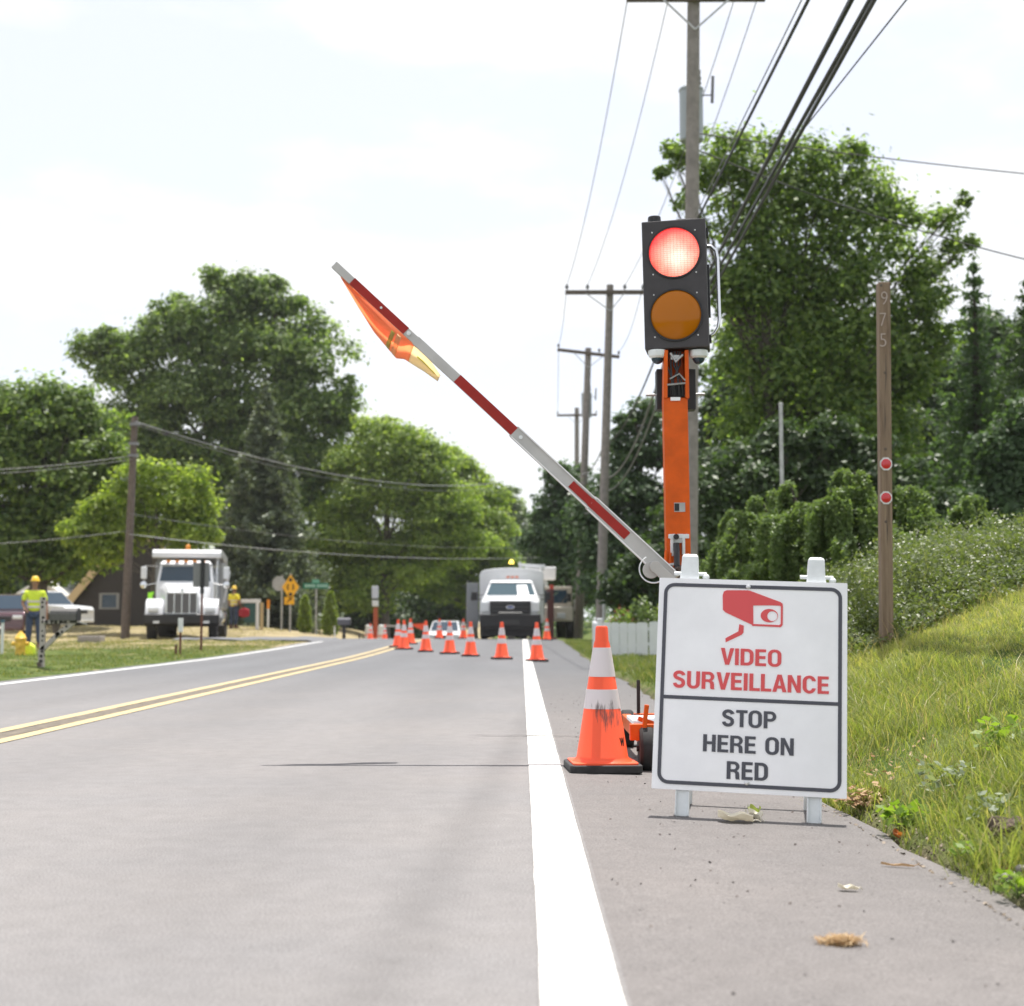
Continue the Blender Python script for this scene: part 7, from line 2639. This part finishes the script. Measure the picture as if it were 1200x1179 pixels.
b = MB().add([(q.x - 0.42, 0, q.z + 0.05), (q.x + 0.30, 0, q.z + 0.10), (q.x + 0.36, 0, q.z - 0.28), (q.x - 0.1, 0, q.z - 0.12),
              (q.x - 0.42, 0.03, q.z + 0.05), (q.x + 0.30, 0.03, q.z + 0.10), (q.x + 0.36, 0.03, q.z - 0.28), (q.x - 0.1, 0.03, q.z - 0.12)],
             [(0, 1, 2, 3), (7, 6, 5, 4), (0, 4, 5, 1), (1, 5, 6, 2), (2, 6, 7, 3), (3, 7, 4, 0)])
b.build('sign_panel', M_CONE, dr_)
b = MB().cyl((q.x + 0.1, 0.06, 0.0), (q.x + 0.1, 0.06, q.z), 0.03, n=8)
b.box((q.x + 0.1, 0.06, 0.03), (0.9, 0.08, 0.06)).box((q.x + 0.1, 0.06, 0.03), (0.08, 0.9, 0.06))
b.build('sign_stand', M_BLACKP, dr_)

# ------------------------------------------------------------------ houses behind the left trees
def house(label, px0, px1_, py_eave, py_ridge, d, m_wall, m_roof, depth_=6.0, window=None, rake=None):
    a, c = at(px0, 720, d), at(px1_, 720, d)
    z = gz((a.x + c.x) / 2, d)
    root = thing('house', label, 'house', (a.x, d, z))
    w = c.x - a.x
    he, hr = at(px0, py_eave, d).z - z, at(px0, py_ridge, d).z - z
    MB().prism([(0, -0.5), (w, -0.5), (w, he), (w / 2, hr - 0.1), (0, he)], 0, depth_).build('wall', m_wall, root)
    b = MB()
    for x0_, x1_ in ((-0.35, w / 2), (w + 0.35, w / 2)):
        z0_ = he - 0.35 * (hr - he) / (w / 2)
        b.add([(x0_, y_, z0_ + dz) for y_ in (-0.4, depth_ + 0.4) for dz in (0, 0.16)] + [(x1_, y_, hr + dz) for y_ in (-0.4, depth_ + 0.4) for dz in (0, 0.16)],
              [(0, 1, 3, 2), (4, 6, 7, 5), (0, 4, 5, 1), (2, 3, 7, 6), (0, 2, 6, 4), (1, 5, 7, 3)])
    b.build('roof', m_roof, root)
    if rake:
        b = MB()
        z0_ = he - 0.35 * (hr - he) / (w / 2)
        b.bar((-0.35, -0.46, z0_), (w / 2, -0.46, hr), 0.08, 0.45)
        b.bar((w + 0.35, -0.46, z0_), (w / 2, -0.46, hr), 0.08, 0.45)
        b.build('rake_board', rake, root)
    for (x0, y0, x1, y1) in (window or ()):
        p, q = at(x0, y1, d), at(x1, y0, d)
        cx, cz = (p.x + q.x) / 2 - a.x, (p.z + q.z) / 2 - z
        ww, wh = q.x - p.x, q.z - p.z
        o_ = [(cx - ww / 2, cz - wh / 2), (cx + ww / 2, cz - wh / 2), (cx + ww / 2, cz + wh / 2), (cx - ww / 2, cz + wh / 2)]
        i_ = [(cx + (u - cx) * 0.72, cz + (v - cz) * 0.8) for u, v in o_]
        fr_ = MB().ring(o_, i_, -0.05, 0.02).build('window', mat('dull_window_frame', (0.22, 0.22, 0.21), 0.6), root)
        MB().prism(i_, -0.02, 0.01).build('pane', M_GLASS, fr_)
    return root
house('dark brown house with a white framed window behind the pickup truck', 84, 236, 704, 610, 84, mat('dark_brown_siding', (0.030, 0.025, 0.023), 0.8, noise=(5, 0.2)), mat('dark_shingles', (0.05, 0.045, 0.042), 0.9, noise=(12, 0.25)), 7, [(116, 695, 140, 714)], M_TAN)
house('white roofed garage behind the white pickup truck', 22, 72, 697, 681, 96, mat('cream_siding', (0.55, 0.53, 0.48), 0.7), mat('white_metal_roof', (0.72, 0.71, 0.68), 0.4), 6, [(30, 702, 38, 712)])
house('low dark grey house behind the shrubs and street sign', 352, 462, 712, 690, 100, mat('charcoal_siding', (0.035, 0.033, 0.036), 0.8), mat('grey_shingles', (0.07, 0.068, 0.07), 0.9), 8, [(400, 716, 412, 728)])

# ------------------------------------------------------------------ litter and stones by the shoulder
def leaf_litter(name, label, px, py, n, size, spread, m, cat, hgt=0.012, aspect=0.6, up=1.6):
    x, y = road_hit(px, py)
    z = float(sheet_z(x, y)) if x < X_RIGHT else gz(x, y)
    c = np.stack([RNG.normal(size=n) * spread[0], RNG.normal(size=n) * spread[1], np.abs(RNG.normal(size=n)) * hgt + 0.004], 1)
    V = leaf_quads(c, size, aspect, up)
    o = quads_mesh(name, V, m)
    o.location = (x, y, z)
    return tag(o, label, cat)
M_DRYLEAF = leaf_mat('dry_leaf', (0.62, 0.57, 0.45), (0.72, 0.68, 0.58), 0.10, tint=(1, 0.95, 0.8), spec=0.1)
M_DEADLEAF = leaf_mat('dead_brown_leaf', (0.26, 0.15, 0.075), (0.48, 0.35, 0.22), 0.2, tint=(1, 0.9, 0.7), spec=0.1)
M_GREENLEAF = leaf_mat('fallen_green_leaf', (0.20, 0.24, 0.08), (0.26, 0.30, 0.10), 0.3)
M_REDLEAF = leaf_mat('red_leaf', (0.42, 0.10, 0.03), (0.50, 0.14, 0.04), 0.3)
def curled_leaf(label, px, py, w, l_, m, curl, rz, hz=0.02):
    """a fallen leaf as one curled blade with a jagged rim"""
    x, y = road_hit(px, py)
    z = float(sheet_z(x, y)) if x < X_RIGHT else gz(x, y)
    n, k = 17, 9
    V, F = [], []
    for i in range(n):
        t = i / (n - 1)
        half = w / 2 * (math.sin(math.pi * (0.06 + 0.90 * t)) ** 0.7) * (1 + 0.22 * math.sin(9 * t + rz) * (1 if i % 2 else 0.6))
        for j in range(k):
            s = -1 + 2 * j / (k - 1)
            zz = 0.004 + curl * (abs(s) ** 1.6) * hz + hz * 0.5 * math.sin(5 * t + 3 * s) ** 2 + hz * 0.8 * max(0, t - 0.6)
            V.append((s * half, (t - 0.5) * l_, zz))
    for i in range(n - 1):
        for j in range(k - 1):
            F.append((i * k + j, i * k + j + 1, (i + 1) * k + j + 1, (i + 1) * k + j))
    root = thing('fallen_leaf', label, 'leaf', (x, y, z), rz)
    o = MB().add(V, F).build('leaf_blade', m, root, smooth=60)
    MB().tube([(0, -0.5 * l_, 0.008), (0, -0.62 * l_, 0.012), (0.004, -0.72 * l_, 0.004)], 0.0015, 5).build('leaf_stalk', m, root)
curled_leaf('pale curled leaf lying left in the shadow under the sign', 862, 964, 0.085, 0.13, M_DRYLEAF, 1.0, 1.4, 0.022)
curled_leaf('pale smaller leaf touching the green leaf under the sign', 884, 963, 0.06, 0.07, M_DRYLEAF, 1.2, 0.6, 0.02)
curled_leaf('greenish leaf standing up under the sign', 884, 958, 0.05, 0.055, M_GREENLEAF, 1.0, 2.2, 0.028)
curled_leaf('rusty red leaf at the shoulder edge under a bright green weed', 1055, 984, 0.045, 0.05, M_REDLEAF, 0.9, 0.9, 0.018)
curled_leaf('small pale scrap of bark lying flat on the shoulder', 994, 1045, 0.03, 0.055, M_DRYLEAF, 0.6, 1.5, 0.012)
curled_leaf('thin brown twig-like leaf near the shoulder edge', 1052, 1017, 0.012, 0.10, M_DEADLEAF, 0.6, 1.3, 0.008)
st_ = leaf_litter('straw_clump', 'loose clump of dry straw on the shoulder in the foreground', 985, 1107, 900, 0.034, (0.019, 0.012), leaf_mat('clump_straw', (0.36, 0.22, 0.10), (0.60, 0.46, 0.28), 0.2, tint=(1, 0.9, 0.7), spec=0.1), 'straw', 0.006, 0.07, 0.9)
dl_ = leaf_litter('dead_leaf_pile', 'pile of dead brown leaves against the bank beside the sign leg', 1012, 944, 190, 0.034, (0.055, 0.06), M_DEADLEAF, 'leaves', 0.035)
tag(dl_, kind='stuff')
tag(st_, kind='stuff')
def stone(label, px, py, r):
    x, y = road_hit(px, py)
    z = gz(x, y) if x > X_RIGHT else float(sheet_z(x, y))
    b = MB().ball((0, 0, 0), (r, r * 0.8, r * 0.7), 14, 9)
    b.v = [(x_ * (1 + 0.2 * math.sin(7 * y_ / r + px)), y_ * (1 + 0.15 * math.sin(5 * z_ / r)), z_ * (1 + 0.15 * math.sin(6 * x_ / r + py))) for x_, y_, z_ in b.v]
    o = b.build('stone', mat('pale_stone', (0.30, 0.28, 0.26), 0.9, noise=(40, 0.2)), None, smooth=60)
    o.location = (x, y, z + r * 0.35)
    return tag(o, label, 'stone', 'stones at the foot of the bank')
# dug clods of soil at the right edge
def clods(label, px, py, rx, rz_, seed):
    x, y = road_hit(px, py)
    b = MB().ball((0, 0, 0), (rx, rx * 0.9, rz_), 40, 22)
    out = []
    for (x_, y_, z_) in b.v:
        k = 1 + 0.5 * float(vnoise(x_ * 9 + seed, y_ * 9 + z_ * 7, 1.6)) + 0.35 * float(vnoise(x_ * 20, y_ * 20 + z_ * 16 + seed, 2.1))
        out.append((x_ * k, y_ * k, z_ * k))
    b.v = out
    o = b.build('soil_mound', mat('dark_crumbly_soil', (0.085, 0.062, 0.045), 0.95, noise=(30, 0.5), bump=(60, 0.9)), None)
    o.location = (x, y, gz(x, y) + rz_ * 0.15)
    return tag(o, label, 'soil')
clods('dark crumbly soil mound dug out of the bank at the right edge', 1192, 985, 0.085, 0.07, 3.0)
stone('larger grey stone at the foot of the bank near the right edge', 1184, 1032, 0.024)
stone('smaller pale stone above the larger grey stone', 1197, 1022, 0.018)
# crumbs of broken asphalt and soil along the ragged edge
n = 2600
y = 2.6 + 9 * RNG.random(n) ** 1.3
x = X_RIGHT + 0.02 + np.abs(RNG.normal(size=n)) * 0.10 - 0.05
z = np.where(x < X_RIGHT - 0.02, sheet_z(x, y), np.maximum(ground_z(x, y), sheet_z(x, y) - 0.03)) + 0.003
crumbs = leaf_quads(np.stack([x, y, z], 1), 0.014, 0.9, 1.0)
tag(quads_mesh('soil_crumbs', crumbs, leaf_mat('crumb_soil', (0.10, 0.08, 0.06), (0.30, 0.25, 0.20), 0.0, spec=0.05)), kind='stuff')
n = 1500
y = 2.6 + 8 * RNG.random(n)
x = X_RIGHT + 0.10 + np.abs(RNG.normal(size=n)) * 0.22
keep = vnoise(x, y, 1.7) > -0.1
x, y = x[keep], y[keep]
tag(quads_mesh('dead_leaves', leaf_quads(np.stack([x, y, ground_z(x, y) + 0.012], 1), 0.026, 0.6, 0.9), M_DEADLEAF), kind='stuff')
n = 420
x, y = 0.25 + 1.0 * RNG.random(n), 2.5 + 12 * RNG.random(n)
tag(quads_mesh('road_grit', leaf_quads(np.stack([x, y, sheet_z(x, y) + 0.003], 1), 0.010, 0.9, 1.0), leaf_mat('grit', (0.06, 0.05, 0.05), (0.16, 0.14, 0.13), 0.0, spec=0.05)), kind='stuff')
